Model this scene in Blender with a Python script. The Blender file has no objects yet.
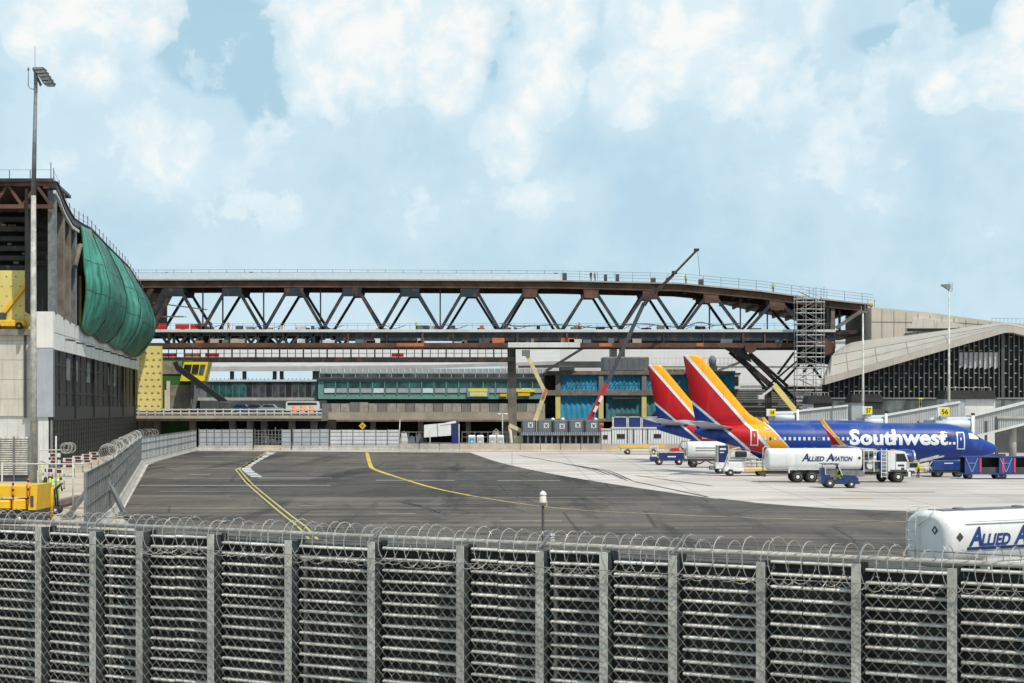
import bpy, bmesh, math, random
from mathutils import Vector, Matrix
random.seed(7)
R = math.radians
sc = bpy.context.scene
COL = sc.collection
# ---------------------------------------------------------------- survey: focal length in pixels, eye height, horizon row
FP, CX, HY, EYE = 1600.0, 512.0, 408.0, 6.9
def wx(px, Y): return (px - CX) / FP * Y
def wz(py, Y): return EYE - (py - HY) / FP * Y
def p3(px, py, Y): return (wx(px, Y), Y, wz(py, Y))
def gp(px, py, z=0.0):
    Y = (EYE - z) * FP / (py - HY)
    return (wx(px, Y), Y, z)
# ---------------------------------------------------------------- mesh builder
class MB:
    def __init__(s): s.v, s.f, s.sm, s.mi = [], [], [], []
    def add(s, vs, fs, smooth=False, mi=0):
        o = len(s.v); s.v.extend([tuple(p) for p in vs])
        for f in fs:
            s.f.append([o + i for i in f]); s.sm.append(smooth); s.mi.append(mi)
        return s
    def box(s, x0, x1, y0, y1, z0, z1, mi=0):
        x0, x1 = min(x0, x1), max(x0, x1); y0, y1 = min(y0, y1), max(y0, y1); z0, z1 = min(z0, z1), max(z0, z1)
        return s.add([(x0,y0,z0),(x1,y0,z0),(x1,y1,z0),(x0,y1,z0),(x0,y0,z1),(x1,y0,z1),(x1,y1,z1),(x0,y1,z1)],
              [(0,3,2,1),(4,5,6,7),(0,1,5,4),(1,2,6,5),(2,3,7,6),(3,0,4,7)], mi=mi)
    def bbox(s, x0, x1, y0, y1, z0, z1, b=.03, mi=0):     # box with chamfered vertical and top edges
        x0, x1 = min(x0, x1), max(x0, x1); y0, y1 = min(y0, y1), max(y0, y1)
        def ring(i, z): return [(x0+i,y0+i+b*0,z),(x1-i,y0+i,z),(x1-i,y1-i,z),(x0+i,y1-i,z)]
        def oct_(i, z):
            a0, a1, c0, c1 = x0+i, x1-i, y0+i, y1-i
            return [(a0+b,c0,z),(a1-b,c0,z),(a1,c0+b,z),(a1,c1-b,z),(a1-b,c1,z),(a0+b,c1,z),(a0,c1-b,z),(a0,c0+b,z)]
        return s.loft([oct_(0, z0), oct_(0, z1-b), oct_(b, z1)], mi=mi)
    def bar(s, p, q, w, h=None, up=(0,0,1), mi=0):
        h = w if h is None else h
        p, q = Vector(p), Vector(q); d = (q-p).normalized(); u = Vector(up)
        if abs(d.dot(u)) > .98: u = Vector((0,1,0))
        a = d.cross(u).normalized(); b = a.cross(d).normalized()
        vs = []
        for c in (p, q):
            for i, j in ((-1,-1),(1,-1),(1,1),(-1,1)): vs.append(c + a*(i*w/2) + b*(j*h/2))
        return s.add(vs, [(0,1,2,3),(7,6,5,4),(0,4,5,1),(1,5,6,2),(2,6,7,3),(3,7,4,0)], mi=mi)
    def tube(s, pts, r, n=6, cap=True, smooth=True, mi=0):
        pts = [Vector(p) for p in pts]; rings = []
        a = None
        for i, p in enumerate(pts):
            d = (pts[min(i+1, len(pts)-1)] - pts[max(i-1, 0)])
            if d.length < 1e-9: d = Vector((0,0,1))
            d.normalize()
            if a is None:
                u = Vector((0,0,1)) if abs(d.z) < .9 else Vector((1,0,0))
                a = d.cross(u).normalized()
            else:
                a = a - d*a.dot(d)
                if a.length < 1e-6: a = d.cross(Vector((.3,.7,.2)))
                a.normalize()
            b = d.cross(a)
            rr = r[i] if isinstance(r, (list, tuple)) else r
            rings.append([p + a*(rr*math.cos(t)) + b*(rr*math.sin(t)) for t in [k*2*math.pi/n for k in range(n)]])
        return s.loft(rings, smooth=smooth, cap=cap, mi=mi)
    def cyl(s, p, q, r, n=12, r2=None, mi=0): return s.tube([p, q], [r, r if r2 is None else r2], n, mi=mi, smooth=n > 6)
    def loft(s, rings, smooth=False, cap=True, closed=True, mi=0):
        n = len(rings[0]); vs = [p for r_ in rings for p in r_]; fs = []
        for i in range(len(rings)-1):
            for k in range(n if closed else n-1):
                k2 = (k+1) % n
                fs.append((i*n+k, i*n+k2, (i+1)*n+k2, (i+1)*n+k))
        s.add(vs, fs, smooth, mi)
        if cap and closed:
            o = len(s.v) - len(vs)
            s.f.append([o+k for k in reversed(range(n))]); s.sm.append(False); s.mi.append(mi)
            s.f.append([o+(len(rings)-1)*n+k for k in range(n)]); s.sm.append(False); s.mi.append(mi)
        return s
    def prism(s, poly, ax, t0, t1, mi=0):
        def m(a, b, t): return {'x': (t,a,b), 'y': (a,t,b), 'z': (a,b,t)}[ax]
        return s.loft([[m(a,b,t0) for a,b in poly], [m(a,b,t1) for a,b in poly]], mi=mi)
    def poly(s, pts, mi=0): return s.add(pts, [tuple(range(len(pts)))], mi=mi)
    def lathe(s, c, ax, prof, n=20, mi=0, smooth=True):       # prof: (radius, offset along axis)
        rings = []
        for r_, t in prof:
            ring = []
            for k in range(n):
                a = k*2*math.pi/n; u, w = r_*math.cos(a), r_*math.sin(a)
                q = {'x': (t,u,w), 'y': (u,t,w), 'z': (u,w,t)}[ax]
                ring.append((c[0]+q[0], c[1]+q[1], c[2]+q[2]))
            rings.append(ring)
        return s.loft(rings, smooth=smooth, mi=mi)
WM = {}
def link(o): COL.objects.link(o); return o
def part(mb, name, m, parent=None, world=True, label=None):
    me = bpy.data.meshes.new(name)
    vs = mb.v
    if parent is not None and world:
        inv = WM[parent.name].inverted(); vs = [tuple(inv @ Vector(p)) for p in vs]
    me.from_pydata(vs, [], mb.f); me.update()
    me.polygons.foreach_set('use_smooth', mb.sm)
    for x in (m if isinstance(m, (list, tuple)) else [m]): me.materials.append(x)
    if any(mb.mi): me.polygons.foreach_set('material_index', mb.mi)
    bm = bmesh.new(); bm.from_mesh(me); bmesh.ops.recalc_face_normals(bm, faces=bm.faces); bm.to_mesh(me); bm.free()
    o = link(bpy.data.objects.new(name, me))
    if parent is not None: o.parent = parent; WM[o.name] = WM[parent.name].copy()
    else: WM[o.name] = Matrix.Identity(4)
    if label: o['label'] = label
    return o
def tag(o, label, cat, group=None):
    o['label'] = label; o['category'] = cat
    if group: o['group'] = group
    return o
def thing(name, label, cat, loc=(0,0,0), rotz=0, group=None):
    o = link(bpy.data.objects.new(name, None)); o.location = loc; o.rotation_euler = (0,0,rotz); o.empty_display_size = .2
    WM[o.name] = Matrix.Translation(loc) @ Matrix.Rotation(rotz, 4, 'Z')
    return tag(o, label, cat, group)
def struct(mb, name, m):
    o = part(mb, name, m); o['kind'] = 'structure'; return o
def copy_tree(o, parent=None):
    c = o.copy(); link(c); c.parent = parent
    for ch in list(o.children): copy_tree(ch, c)
    return c
def dup(o, loc, rotz=0, label=None, group=None):
    c = copy_tree(o); c.location = loc; c.rotation_euler = (0,0,rotz)
    if label: c['label'] = label
    if group: c['group'] = group
    return c
# ---------------------------------------------------------------- materials
class NT:
    def __init__(s, m): s.t = m.node_tree; s.n = s.t.nodes; s.l = s.t.links
    def new(s, ty, **k):
        n = s.n.new(ty)
        for a, b in k.items(): setattr(n, a, b)
        return n
    def val(s, x, inp):
        if isinstance(x, (int, float)): inp.default_value = x
        elif isinstance(x, (tuple, list)): inp.default_value = tuple(x) + ((1,) if len(x) == 3 and inp.type == 'RGBA' else ())
        else: s.l.new(x, inp)
    def math(s, op, a, b=0.0, c=None, clamp=False):
        n = s.new('ShaderNodeMath', operation=op, use_clamp=clamp)
        s.val(a, n.inputs[0]); s.val(b, n.inputs[1])
        if c is not None: s.val(c, n.inputs[2])
        return n.outputs[0]
    def mix(s, f, a, b, bt='MIX'):
        n = s.new('ShaderNodeMix', data_type='RGBA', blend_type=bt)
        s.val(f, n.inputs[0]); s.val(a, n.inputs[6]); s.val(b, n.inputs[7])
        return n.outputs[2]
    def smooth(s, x, lo, hi, a=0.0, b=1.0):
        n = s.new('ShaderNodeMapRange', interpolation_type='SMOOTHSTEP')
        s.val(x, n.inputs[0]); n.inputs[1].default_value = lo; n.inputs[2].default_value = hi
        n.inputs[3].default_value = a; n.inputs[4].default_value = b
        return n.outputs[0]
    def coord(s, scale=(1,1,1), kind='Object'):
        tc = s.new('ShaderNodeTexCoord'); mp = s.new('ShaderNodeMapping'); mp.inputs['Scale'].default_value = scale
        s.l.new(tc.outputs[kind], mp.inputs[0]); return mp.outputs[0]
    def noise(s, vec, scale, detail=4, rough=.55, dist=0):
        n = s.new('ShaderNodeTexNoise'); s.l.new(vec, n.inputs['Vector'])
        n.inputs['Scale'].default_value = scale; n.inputs['Detail'].default_value = detail
        n.inputs['Roughness'].default_value = rough; n.inputs['Distortion'].default_value = dist
        return n.outputs['Fac']
    def xyz(s, vec):
        n = s.new('ShaderNodeSeparateXYZ'); s.l.new(vec, n.inputs[0]); return n.outputs
    def bump(s, h, strength, dist=.02):
        n = s.new('ShaderNodeBump'); n.inputs['Strength'].default_value = strength; n.inputs['Distance'].default_value = dist
        s.l.new(h, n.inputs['Height']); s.l.new(n.outputs[0], s.bsdf.inputs['Normal'])
def newmat(name):
    m = bpy.data.materials.new(name); m.use_nodes = True
    t = NT(m); t.bsdf = t.n['Principled BSDF']; return m, t
def mul(c, k): return tuple(min(1, x*k) for x in c)
def mat(name, rgb, rough=.65, metal=0.0, var=.3, scale=1.2, fine=14.0, grime=.25, streak=.0, coat=0.0, bump=0.0, spec=None, rust=0.0):
    m, t = newmat(name)
    v = t.coord()
    n1 = t.noise(v, scale, 6, .6, .4); n2 = t.noise(v, fine, 3, .6)
    col = t.mix(t.smooth(n1, .3, .72), mul(rgb, 1-var), mul(rgb, 1+var*.6))
    col = t.mix(t.math('MULTIPLY', t.smooth(n2, .45, .75), grime), col, mul(rgb, .45))
    if streak:
        n3 = t.noise(t.coord((3.2,3.2,.16)), 1.0, 5, .6)
        col = t.mix(t.math('MULTIPLY', t.smooth(n3, .5, .72), streak), col, mul((.16,.12,.09), 1))
    if rust:
        n4 = t.noise(t.coord((.7,.7,.5)), 1.0, 7, .65)
        col = t.mix(t.math('MULTIPLY', t.smooth(n4, .5, .62), rust), col, (.19,.075,.035))
    t.l.new(col, t.bsdf.inputs['Base Color'])
    t.bsdf.inputs['Metallic'].default_value = metal
    t.l.new(t.math('ADD', t.math('MULTIPLY', n2, .25), rough-.12, clamp=True), t.bsdf.inputs['Roughness'])
    if coat: t.bsdf.inputs['Coat Weight'].default_value = coat; t.bsdf.inputs['Coat Roughness'].default_value = .08
    if spec is not None: t.bsdf.inputs['Specular IOR Level'].default_value = spec
    if bump: t.bump(n2, bump)
    return m
M = {}
M['galv'] = mat('galvanised_steel', (.60,.575,.50), .65, .0, .3, 2.2, 30, .45, .25, bump=.15)
M['galv_mid'] = mat('dulled_galvanised', (.45,.43,.38), .65, .0, .35, 2.2, 30, .5, .3, bump=.15)
M['web'] = mat('shaded_blue_galvanised', (.040,.052,.056), .65, .05, .35, 1.5, 20, .5, .35, bump=.15)  # shade on the post sides put into a dark bluish colour
M['galv_dark'] = mat('weathered_or_backlit_galvanised', (.20,.21,.205), .6, .25, .35, 1.5, 24, .5, .3, bump=.15)
M['louvre_shade'] = mat('louvre_shade_sheet', (.095,.09,.081), .8, .0, .4, 3.0, 26, .5, .4, bump=.2)  # shade between the slats put into a darker sheet colour
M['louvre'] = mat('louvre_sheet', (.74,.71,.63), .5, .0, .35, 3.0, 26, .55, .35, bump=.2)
M['wire'] = mat('wire', (.28,.265,.225), .6, .05, .35, 4, 40, .5)
M['razor'] = mat('razor_wire', (.44,.42,.38), .5, .2, .25, 4, 40, .3)
M['black'] = mat('black_paint', (.016,.016,.017), .5, 0, .3)
M['rubber'] = mat('rubber', (.022,.021,.02), .8, 0, .3, 4)
M['white'] = mat('white_paint', (.78,.775,.75), .4, 0, .08, .8, 9, .18, .15, coat=.2)
M['white_clean'] = mat('white_gloss', (.82,.82,.82), .35, 0, .03, 1, 9, .05, coat=.3)
M['bandwhite'] = mat('white_band_panel', (.74,.71,.655), .6, 0, .08, .4, 8, .15, .18)
M['blackclad'] = mat('black_cladding', (.020,.0195,.0185), .5, .0, .3, .5, 8, .3, .2)
M['palecanopy'] = mat('pale_canopy', (.46,.43,.405), .6, 0, .12, .3, 5, .25, .2)
M['offwhite'] = mat('offwhite_panel', (.66,.65,.61), .6, 0, .12, .4, 8, .25, .22)
M['cream'] = mat('cream_panel', (.62,.565,.48), .65, 0, .12, .3, 6, .2, .35)
M['greypanel'] = mat('grey_panel', (.42,.44,.46), .5, .2, .12, .5, 8, .2, .2)
M['concrete_b'] = mat('concrete', (.42,.395,.35), .85, 0, .22, .9, 10, .35, .3, bump=.3)
M['concrete_d'] = mat('old_concrete', (.24,.215,.18), .88, 0, .35, .8, 9, .5, .45, bump=.3)
M['tan'] = mat('tan_concrete', (.47,.40,.31), .9, 0, .22, .3, 5, .3)
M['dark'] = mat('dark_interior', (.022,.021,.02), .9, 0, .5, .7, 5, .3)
M['steel_blue'] = mat('blue_primed_steel', (.022,.036,.046), .5, .2, .35, .5, 5, .35, rust=.55)
M['steel_dark'] = mat('dark_steel', (.035,.03,.027), .6, .2, .4, .5, 5, .35, rust=.4)
M['steel_rust'] = mat('rusted_steel', (.13,.065,.042), .8, .1, .45, .4, 6, .4)
M['orange_primer'] = mat('orange_primer', (.50,.16,.06), .8, 0, .25, .8)
M['steel_brown'] = mat('brown_column', (.20,.17,.14), .8, .1, .4, .4, 5, .45, .4)
M['scaff'] = mat('scaffold_tube', (.42,.42,.41), .45, .6, .2)
M['navy'] = mat('navy_paint', (.012,.03,.14), .35, 0, .15, 1, 9, .15, coat=.4)
M['blue_cart'] = mat('cart_blue', (.014,.05,.24), .4, 0, .18, 1, 9, .25, coat=.3)
M['blue_tarp'] = mat('blue_sheeting', (.04,.36,.60), .55, 0, .3, .35, 3.5, .35, .2, bump=.3)
M['teal_tarp'] = mat('teal_sheeting', (.07,.24,.29), .6, 0, .3, .35, 3.5, .35, .25, bump=.3)
M['teal'] = mat('teal_frame', (.15,.31,.27), .5, 0, .15)
M['yellow'] = mat('yellow_paint', (.80,.47,.015), .45, 0, .12, 1, 9, .22, coat=.2)
M['signyellow'] = mat('sign_yellow', (.86,.66,.02), .5, 0, .03, grime=.05)
M['insul'] = mat('insulation_board', (.78,.64,.20), .75, 0, .14, .25, 5, .15, .1)
M['beigeboom'] = mat('beige_boom_paint', (.66,.54,.30), .5, 0, .15, 1, 8, .3)
M['red'] = mat('red_paint', (.50,.025,.025), .45, 0, .15, coat=.2)
M['orange'] = mat('orange_plastic', (.85,.23,.02), .6, 0, .1)
M['lime'] = mat('lime_vest', (.50,.75,.04), .7, 0, .1)
M['skin'] = mat('skin', (.45,.27,.19), .6, 0, .1)
M['denim'] = mat('dark_trousers', (.025,.03,.05), .85, 0, .2)
M['turf'] = mat('green_board', (.03,.12,.02), .8, 0, .3, .5)
M['dkgrey'] = mat('dark_grey_cladding', (.075,.075,.077), .55, .1, .25, .5, 8, .3)
M['midgrey'] = mat('mid_grey_cladding', (.24,.235,.22), .6, .1, .18, .4, 8, .3, .3)
M['roofmetal'] = mat('roof_metal', (.47,.40,.33), .5, .15, .1, .25, 5, .15, .12)
M['whitehall'] = mat('white_hangar', (.72,.69,.66), .6, 0, .06, .1, 4, .1, .1)
M['graycont'] = mat('container_grey', (.14,.165,.19), .6, .1, .15, .7, 8, .3, .25)
M['silver'] = mat('bare_aluminium', (.62,.62,.63), .3, .85, .1)
M['planegrey'] = mat('wing_grey', (.38,.39,.40), .4, .1, .1, .8)
M['aircond'] = mat('pale_blue_duct', (.62,.70,.74), .5, 0, .08)
M['pink'] = mat('magenta_curtain', (.60,.05,.10), .7, 0, .2)
def glassmat(name, rgb=(.012,.013,.014), rough=.08):
    m, t = newmat(name); v = t.coord()
    n = t.noise(v, .35, 4, .6)
    t.l.new(t.mix(t.smooth(n, .35, .7), mul(rgb, .6), mul(rgb, 2.2)), t.bsdf.inputs['Base Color'])
    t.l.new(t.math('ADD', t.math('MULTIPLY', n, .12), rough), t.bsdf.inputs['Roughness'])
    t.bsdf.inputs['IOR'].default_value = 1.5
    t.bump(t.noise(v, .8, 2, .5), .05, .05)
    return m
M['glass'] = glassmat('dark_glazing', (.022,.022,.021), .22)
M['glass_dull'] = glassmat('dusty_glazing', (.018,.0175,.0165), .38); M['glass_dull'].node_tree.nodes['Principled BSDF'].inputs['Specular IOR Level'].default_value = .22
M['glass_teal'] = glassmat('teal_glazing', (.02,.07,.065), .1)
M['glass_grey'] = glassmat('grey_glazing', (.05,.055,.055), .12)
def tarpmat(k=1.0):
    m, t = newmat('green_tarpaulin'); v = t.coord((1,1,.35))
    n = t.noise(v, .5, 6, .6, .6); n2 = t.noise(t.coord(), 6, 4, .6)
    c = t.mix(t.smooth(n, .3, .7), mul((.012,.14,.09), k), mul((.06,.34,.235), k))
    c = t.mix(t.math('MULTIPLY', t.smooth(n2, .5, .8), .35), c, (.01,.06,.045))
    t.l.new(c, t.bsdf.inputs['Base Color']); t.bsdf.inputs['Roughness'].default_value = .5
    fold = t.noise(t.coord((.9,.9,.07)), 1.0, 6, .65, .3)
    c = t.mix(t.math('MULTIPLY', t.smooth(fold, .5, .64), .75), c, (.006,.055,.042)); c = t.mix(t.math('MULTIPLY', t.smooth(fold, .47, .36), .5), c, mul((.11,.44,.33), k))  # fold shading put into the colour as dark and light stripes
    t.l.new(c, t.bsdf.inputs['Base Color'])
    t.bump(fold, .8, .5)
    return m
M['tarp'] = tarpmat(1.05); M['tarp_dark'] = tarpmat(.55)
def asphalt():
    m, t = newmat('asphalt'); v = t.coord()
    big = t.noise(v, .045, 7, .68, .8); strk = t.noise(t.coord((.035,.45,1)), 1.0, 7, .65, .3)
    strk2 = t.noise(t.coord((.25,.02,1)), 1.0, 6, .6, .2)
    fine = t.noise(v, 3.0, 5, .7); grain = t.noise(v, 22, 2, .6)
    c = t.mix(t.smooth(big, .32, .68), (.046,.0385,.032), (.118,.099,.081))
    c = t.mix(t.math('MULTIPLY', t.smooth(strk, .44, .66), .75), c, (.19,.16,.13))
    c = t.mix(t.math('MULTIPLY', t.smooth(strk2, .52, .66), .75), c, (.017,.0155,.0145))
    pt = t.new('ShaderNodeTexVoronoi', feature='F1', distance='CHEBYCHEV'); t.l.new(t.coord((.03,.055,1)), pt.inputs['Vector']); pt.inputs['Scale'].default_value = 1.0
    px_ = t.xyz(pt.outputs['Color'])[0]
    blot = t.noise(t.coord((.32,.07,1)), 1.0, 7, .68, .6)
    c = t.mix(t.math('MULTIPLY', t.smooth(blot, .50, .70), .55), c, (.175,.146,.117)); c = t.mix(t.math('MULTIPLY', t.smooth(blot, .46, .30), .55), c, (.032,.027,.0225))
    c = t.mix(t.math('MULTIPLY', t.math('GREATER_THAN', px_, .72), .35), c, (.10,.089,.078)); c = t.mix(t.math('MULTIPLY', t.math('LESS_THAN', px_, .2), .4), c, (.022,.020,.018))
    ck = t.new('ShaderNodeTexVoronoi', feature='DISTANCE_TO_EDGE'); t.l.new(t.coord((.11,.075,1)), ck.inputs['Vector']); ck.inputs['Scale'].default_value = 1.0
    c = t.mix(t.math('MULTIPLY', t.math('LESS_THAN', t.math('ADD', ck.outputs['Distance'], t.math('MULTIPLY', t.math('SUBTRACT', fine, .5), .05)), .008), .55), c, (.012,.011,.011))
    c = t.mix(t.math('MULTIPLY', t.smooth(fine, .5, .8), .35), c, (.12,.11,.10))
    c = t.mix(t.math('MULTIPLY', t.smooth(grain, .5, .7), .3), c, (.025,.024,.023))
    t.l.new(c, t.bsdf.inputs['Base Color']); t.bsdf.inputs['Roughness'].default_value = .85
    t.bsdf.inputs['Specular IOR Level'].default_value = .25
    t.bump(grain, .3, .02); return m
def apron():
    m, t = newmat('apron_concrete'); v = t.coord()
    big = t.noise(v, .05, 6, .6, .6); strk = t.noise(t.coord((.04,.4,1)), 1.0, 7, .65, .4); fine = t.noise(v, 2.2, 5, .7)
    c = t.mix(t.smooth(big, .3, .7), (.42,.37,.33), (.60,.54,.49))
    c = t.mix(t.math('MULTIPLY', t.smooth(strk, .47, .66), .6), c, (.235,.195,.17))
    tyre = t.noise(t.coord((.012,.9,1)), 1.0, 5, .6, .2)
    c = t.mix(t.math('MULTIPLY', t.smooth(tyre, .56, .68), .5), c, (.17,.15,.135))
    c = t.mix(t.math('MULTIPLY', t.smooth(fine, .52, .8), .3), c, (.30,.27,.25))
    x, y, z = t.xyz(v)
    j = None
    for a, k in ((x, 7.5), (y, 7.5)):
        fr = t.math('FRACT', t.math('DIVIDE', a, k)); d = t.math('ABSOLUTE', t.math('SUBTRACT', fr, .5))
        g = t.math('GREATER_THAN', d, .4925); j = g if j is None else t.math('MAXIMUM', j, g)
    c = t.mix(t.math('MULTIPLY', j, .55), c, (.14,.125,.115))
    spots = t.noise(t.coord((.11,.3,1)), 1.0, 5, .6, .5)
    c = t.mix(t.math('MULTIPLY', t.smooth(spots, .63, .76), .8), c, (.10,.09,.085))
    t.l.new(c, t.bsdf.inputs['Base Color']); t.bsdf.inputs['Roughness'].default_value = .88
    t.bump(fine, .2, .02); return m
M['asphalt'], M['apron'] = asphalt(), apron()
def linepaint(name, rgb, worn=.5):
    m, t = newmat(name); v = t.coord()
    n = t.noise(v, 1.4, 6, .7); n2 = t.noise(v, .12, 4, .6)
    f = t.math('MULTIPLY', t.smooth(t.math('ADD', t.math('MULTIPLY', n, .7), t.math('MULTIPLY', n2, .5)), .5, .75), worn)
    t.l.new(t.mix(f, rgb, (.07,.066,.06)), t.bsdf.inputs['Base Color']); t.bsdf.inputs['Roughness'].default_value = .7
    return m
M['line_y'] = linepaint('yellow_line_paint', (.66,.47,.04), .45)
M['line_yl'] = linepaint('pale_yellow_line_paint', (.60,.46,.10), .5)
M['tyre'] = linepaint('tyre_rubber', (.016,.015,.014), .95); M['tyre_pale'] = linepaint('scuffed_asphalt', (.13,.115,.10), .9)
M['line_yw'] = linepaint('faded_yellow_line_paint', (.50,.38,.16), .8)
M['line_w'] = linepaint('white_line_paint', (.62,.62,.60), .5)
M['line_f'] = linepaint('faded_line_paint', (.44,.37,.28), .75)
M['line_k'] = linepaint('black_line_paint', (.03,.03,.03), .3)
M['line_o'] = linepaint('rust_stain_paint', (.50,.27,.09), .6)
# ---------------------------------------------------------------- lettering
def letters(s, size=1.0, bold=0.0, shear=0.0):
    cu = bpy.data.curves.new('lettering', 'FONT'); cu.body = s; cu.size = size; cu.offset = bold; cu.shear = shear; cu.resolution_u = 3
    ob = bpy.data.objects.new('lettering', cu); COL.objects.link(ob)
    bpy.context.view_layer.update()
    me = bpy.data.meshes.new_from_object(ob.evaluated_get(bpy.context.evaluated_depsgraph_get()))
    bpy.data.objects.remove(ob); bpy.data.curves.remove(cu)
    bm = bmesh.new(); bm.from_mesh(me); bpy.data.meshes.remove(me)
    vs = [v.co.xy.copy() for v in bm.verts]; fs = [[v.index for v in f.verts] for f in bm.faces]; bm.free()
    return vs, fs
def fit(vf, x0, x1, y0, y1, keep_y=None):
    vs, fs = vf
    a, b = min(v[0] for v in vs), max(v[0] for v in vs); c, d = min(v[1] for v in vs), max(v[1] for v in vs)
    return [(x0+(v[0]-a)/(b-a)*(x1-x0), y0+(v[1]-c)/(d-c)*(y1-y0)) for v in vs], fs
def text_mb(vf, fn, cuts=None):           # fn maps (u, v) of the lettering to a point; cuts = rows to slice it at so it can follow a curve
    vs, fs = vf
    bm = bmesh.new(); bv = [bm.verts.new((v[0], v[1], 0)) for v in vs]
    for f in fs:
        try: bm.faces.new([bv[i] for i in f])
        except ValueError: pass
    if cuts:
        for c in cuts: bmesh.ops.bisect_plane(bm, geom=bm.verts[:]+bm.edges[:]+bm.faces[:], plane_co=(0,c,0), plane_no=(0,1,0))
    bm.verts.index_update(); mb = MB()
    mb.add([fn(v.co.x, v.co.y) for v in bm.verts], [[v.index for v in f.verts] for f in bm.faces]); bm.free()
    return mb
# ---------------------------------------------------------------- small shared builders
def wheel(parent, x, y, z, r, w, rimmat=None, name='wheel'):
    t = part(MB().lathe((x,y,z), 'y', [(r*.55,-w/2),(r*.92,-w/2),(r,-w*.36),(r,w*.36),(r*.92,w/2),(r*.55,w/2)], 20), name, M['rubber'], parent, False)
    part(MB().lathe((x,y,z), 'y', [(r*.12,-w*.53),(r*.3,-w*.5),(r*.54,-w*.40),(r*.62,-w*.53),(r*.62,w*.53),(r*.54,w*.40),(r*.12,w*.5)], 16), 'rim', rimmat or M['white'], t, False)
    return t
def jersey(p, q, h=.82):
    prof = [(-.3,0),(.3,0),(.3,.08),(.14,.33),(.08,h),(-.08,h),(-.14,.33),(-.3,.08)]
    p, q = Vector(p), Vector(q); d = (q-p).normalized(); n = Vector((-d.y, d.x, 0))
    return MB().loft([[c + n*a + Vector((0,0,b)) for a, b in prof] for c in (p, q)])
def catmull(pts, k=8):
    out = []
    for i in range(len(pts)-1):
        p0, p1, p2, p3_ = pts[max(i-1,0)], pts[i], pts[i+1], pts[min(i+2,len(pts)-1)]
        for j in range(k):
            t = j/k
            out.append(tuple(.5*((2*b)+(-a+c)*t+(2*a-5*b+4*c-d)*t*t+(-a+3*b-3*c+d)*t**3) for a,b,c,d in zip(p0,p1,p2,p3_)))
    out.append(tuple(pts[-1])); return out
def ribbon(pts, w, z, mb=None):
    mb = mb or MB(); L, Rr = [], []
    for i, p in enumerate(pts):
        a, b = Vector(pts[max(i-1,0)][:2]), Vector(pts[min(i+1,len(pts)-1)][:2]); d = (b-a).normalized(); n = Vector((-d.y, d.x))
        L.append((p[0]+n.x*w/2, p[1]+n.y*w/2, z)); Rr.append((p[0]-n.x*w/2, p[1]-n.y*w/2, z))
    k = len(pts)
    return mb.add(L+Rr, [(i, i+1, k+i+1, k+i) for i in range(k-1)])
# ================================================================ CAMERA, SKY, SUN
cam = bpy.data.cameras.new('camera'); co = link(bpy.data.objects.new('camera', cam))
co.location = (0, 0, EYE); co.rotation_euler = (R(90), 0, 0)
cam.sensor_width = 36; cam.lens = FP*36/1024; cam.shift_y = (HY-341.5)/1024; cam.clip_start = .3; cam.clip_end = 6000
sc.camera = co
SUN = Vector((.32, -.46, .83)).normalized()
sl = bpy.data.lights.new('sun', 'SUN'); sl.energy = 3.8; sl.angle = R(.6); sl.color = (1, .925, .83)
so = link(bpy.data.objects.new('sun', sl)); so.rotation_euler = SUN.to_track_quat('Z', 'Y').to_euler(); so.location = (0,0,60)
w = bpy.data.worlds.new('World'); sc.world = w; w.use_nodes = True
t = NT(w); bg = t.n['Background']; bg.inputs['Strength'].default_value = .1
sky = t.new('ShaderNodeTexSky', sky_type='NISHITA', sun_disc=False)
sky.sun_elevation = math.asin(SUN.z); sky.sun_rotation = math.atan2(SUN.x, SUN.y); sky.air_density = 1.0; sky.dust_density = 1.5; sky.ozone_density = 1.5
tc = t.new('ShaderNodeTexCoord'); gen = tc.outputs['Generated']
gx, gy, gz = t.xyz(gen)
az = t.math('ARCTAN2', gx, gy); el = t.math('ARCSINE', gz)
cv = t.new('ShaderNodeCombineXYZ'); t.l.new(az, cv.inputs[0]); t.l.new(el, cv.inputs[1])
vec = cv.outputs[0]
nA = t.noise(vec, 11, 9, .56, .25); nB = t.noise(vec, 30, 7, .6, .2); nC = t.noise(vec, 3.2, 5, .5)
wob = t.math('ADD', t.math('MULTIPLY', t.math('SUBTRACT', nA, .5), 1.6), t.math('MULTIPLY', t.math('SUBTRACT', nB, .5), 1.1))
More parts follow.
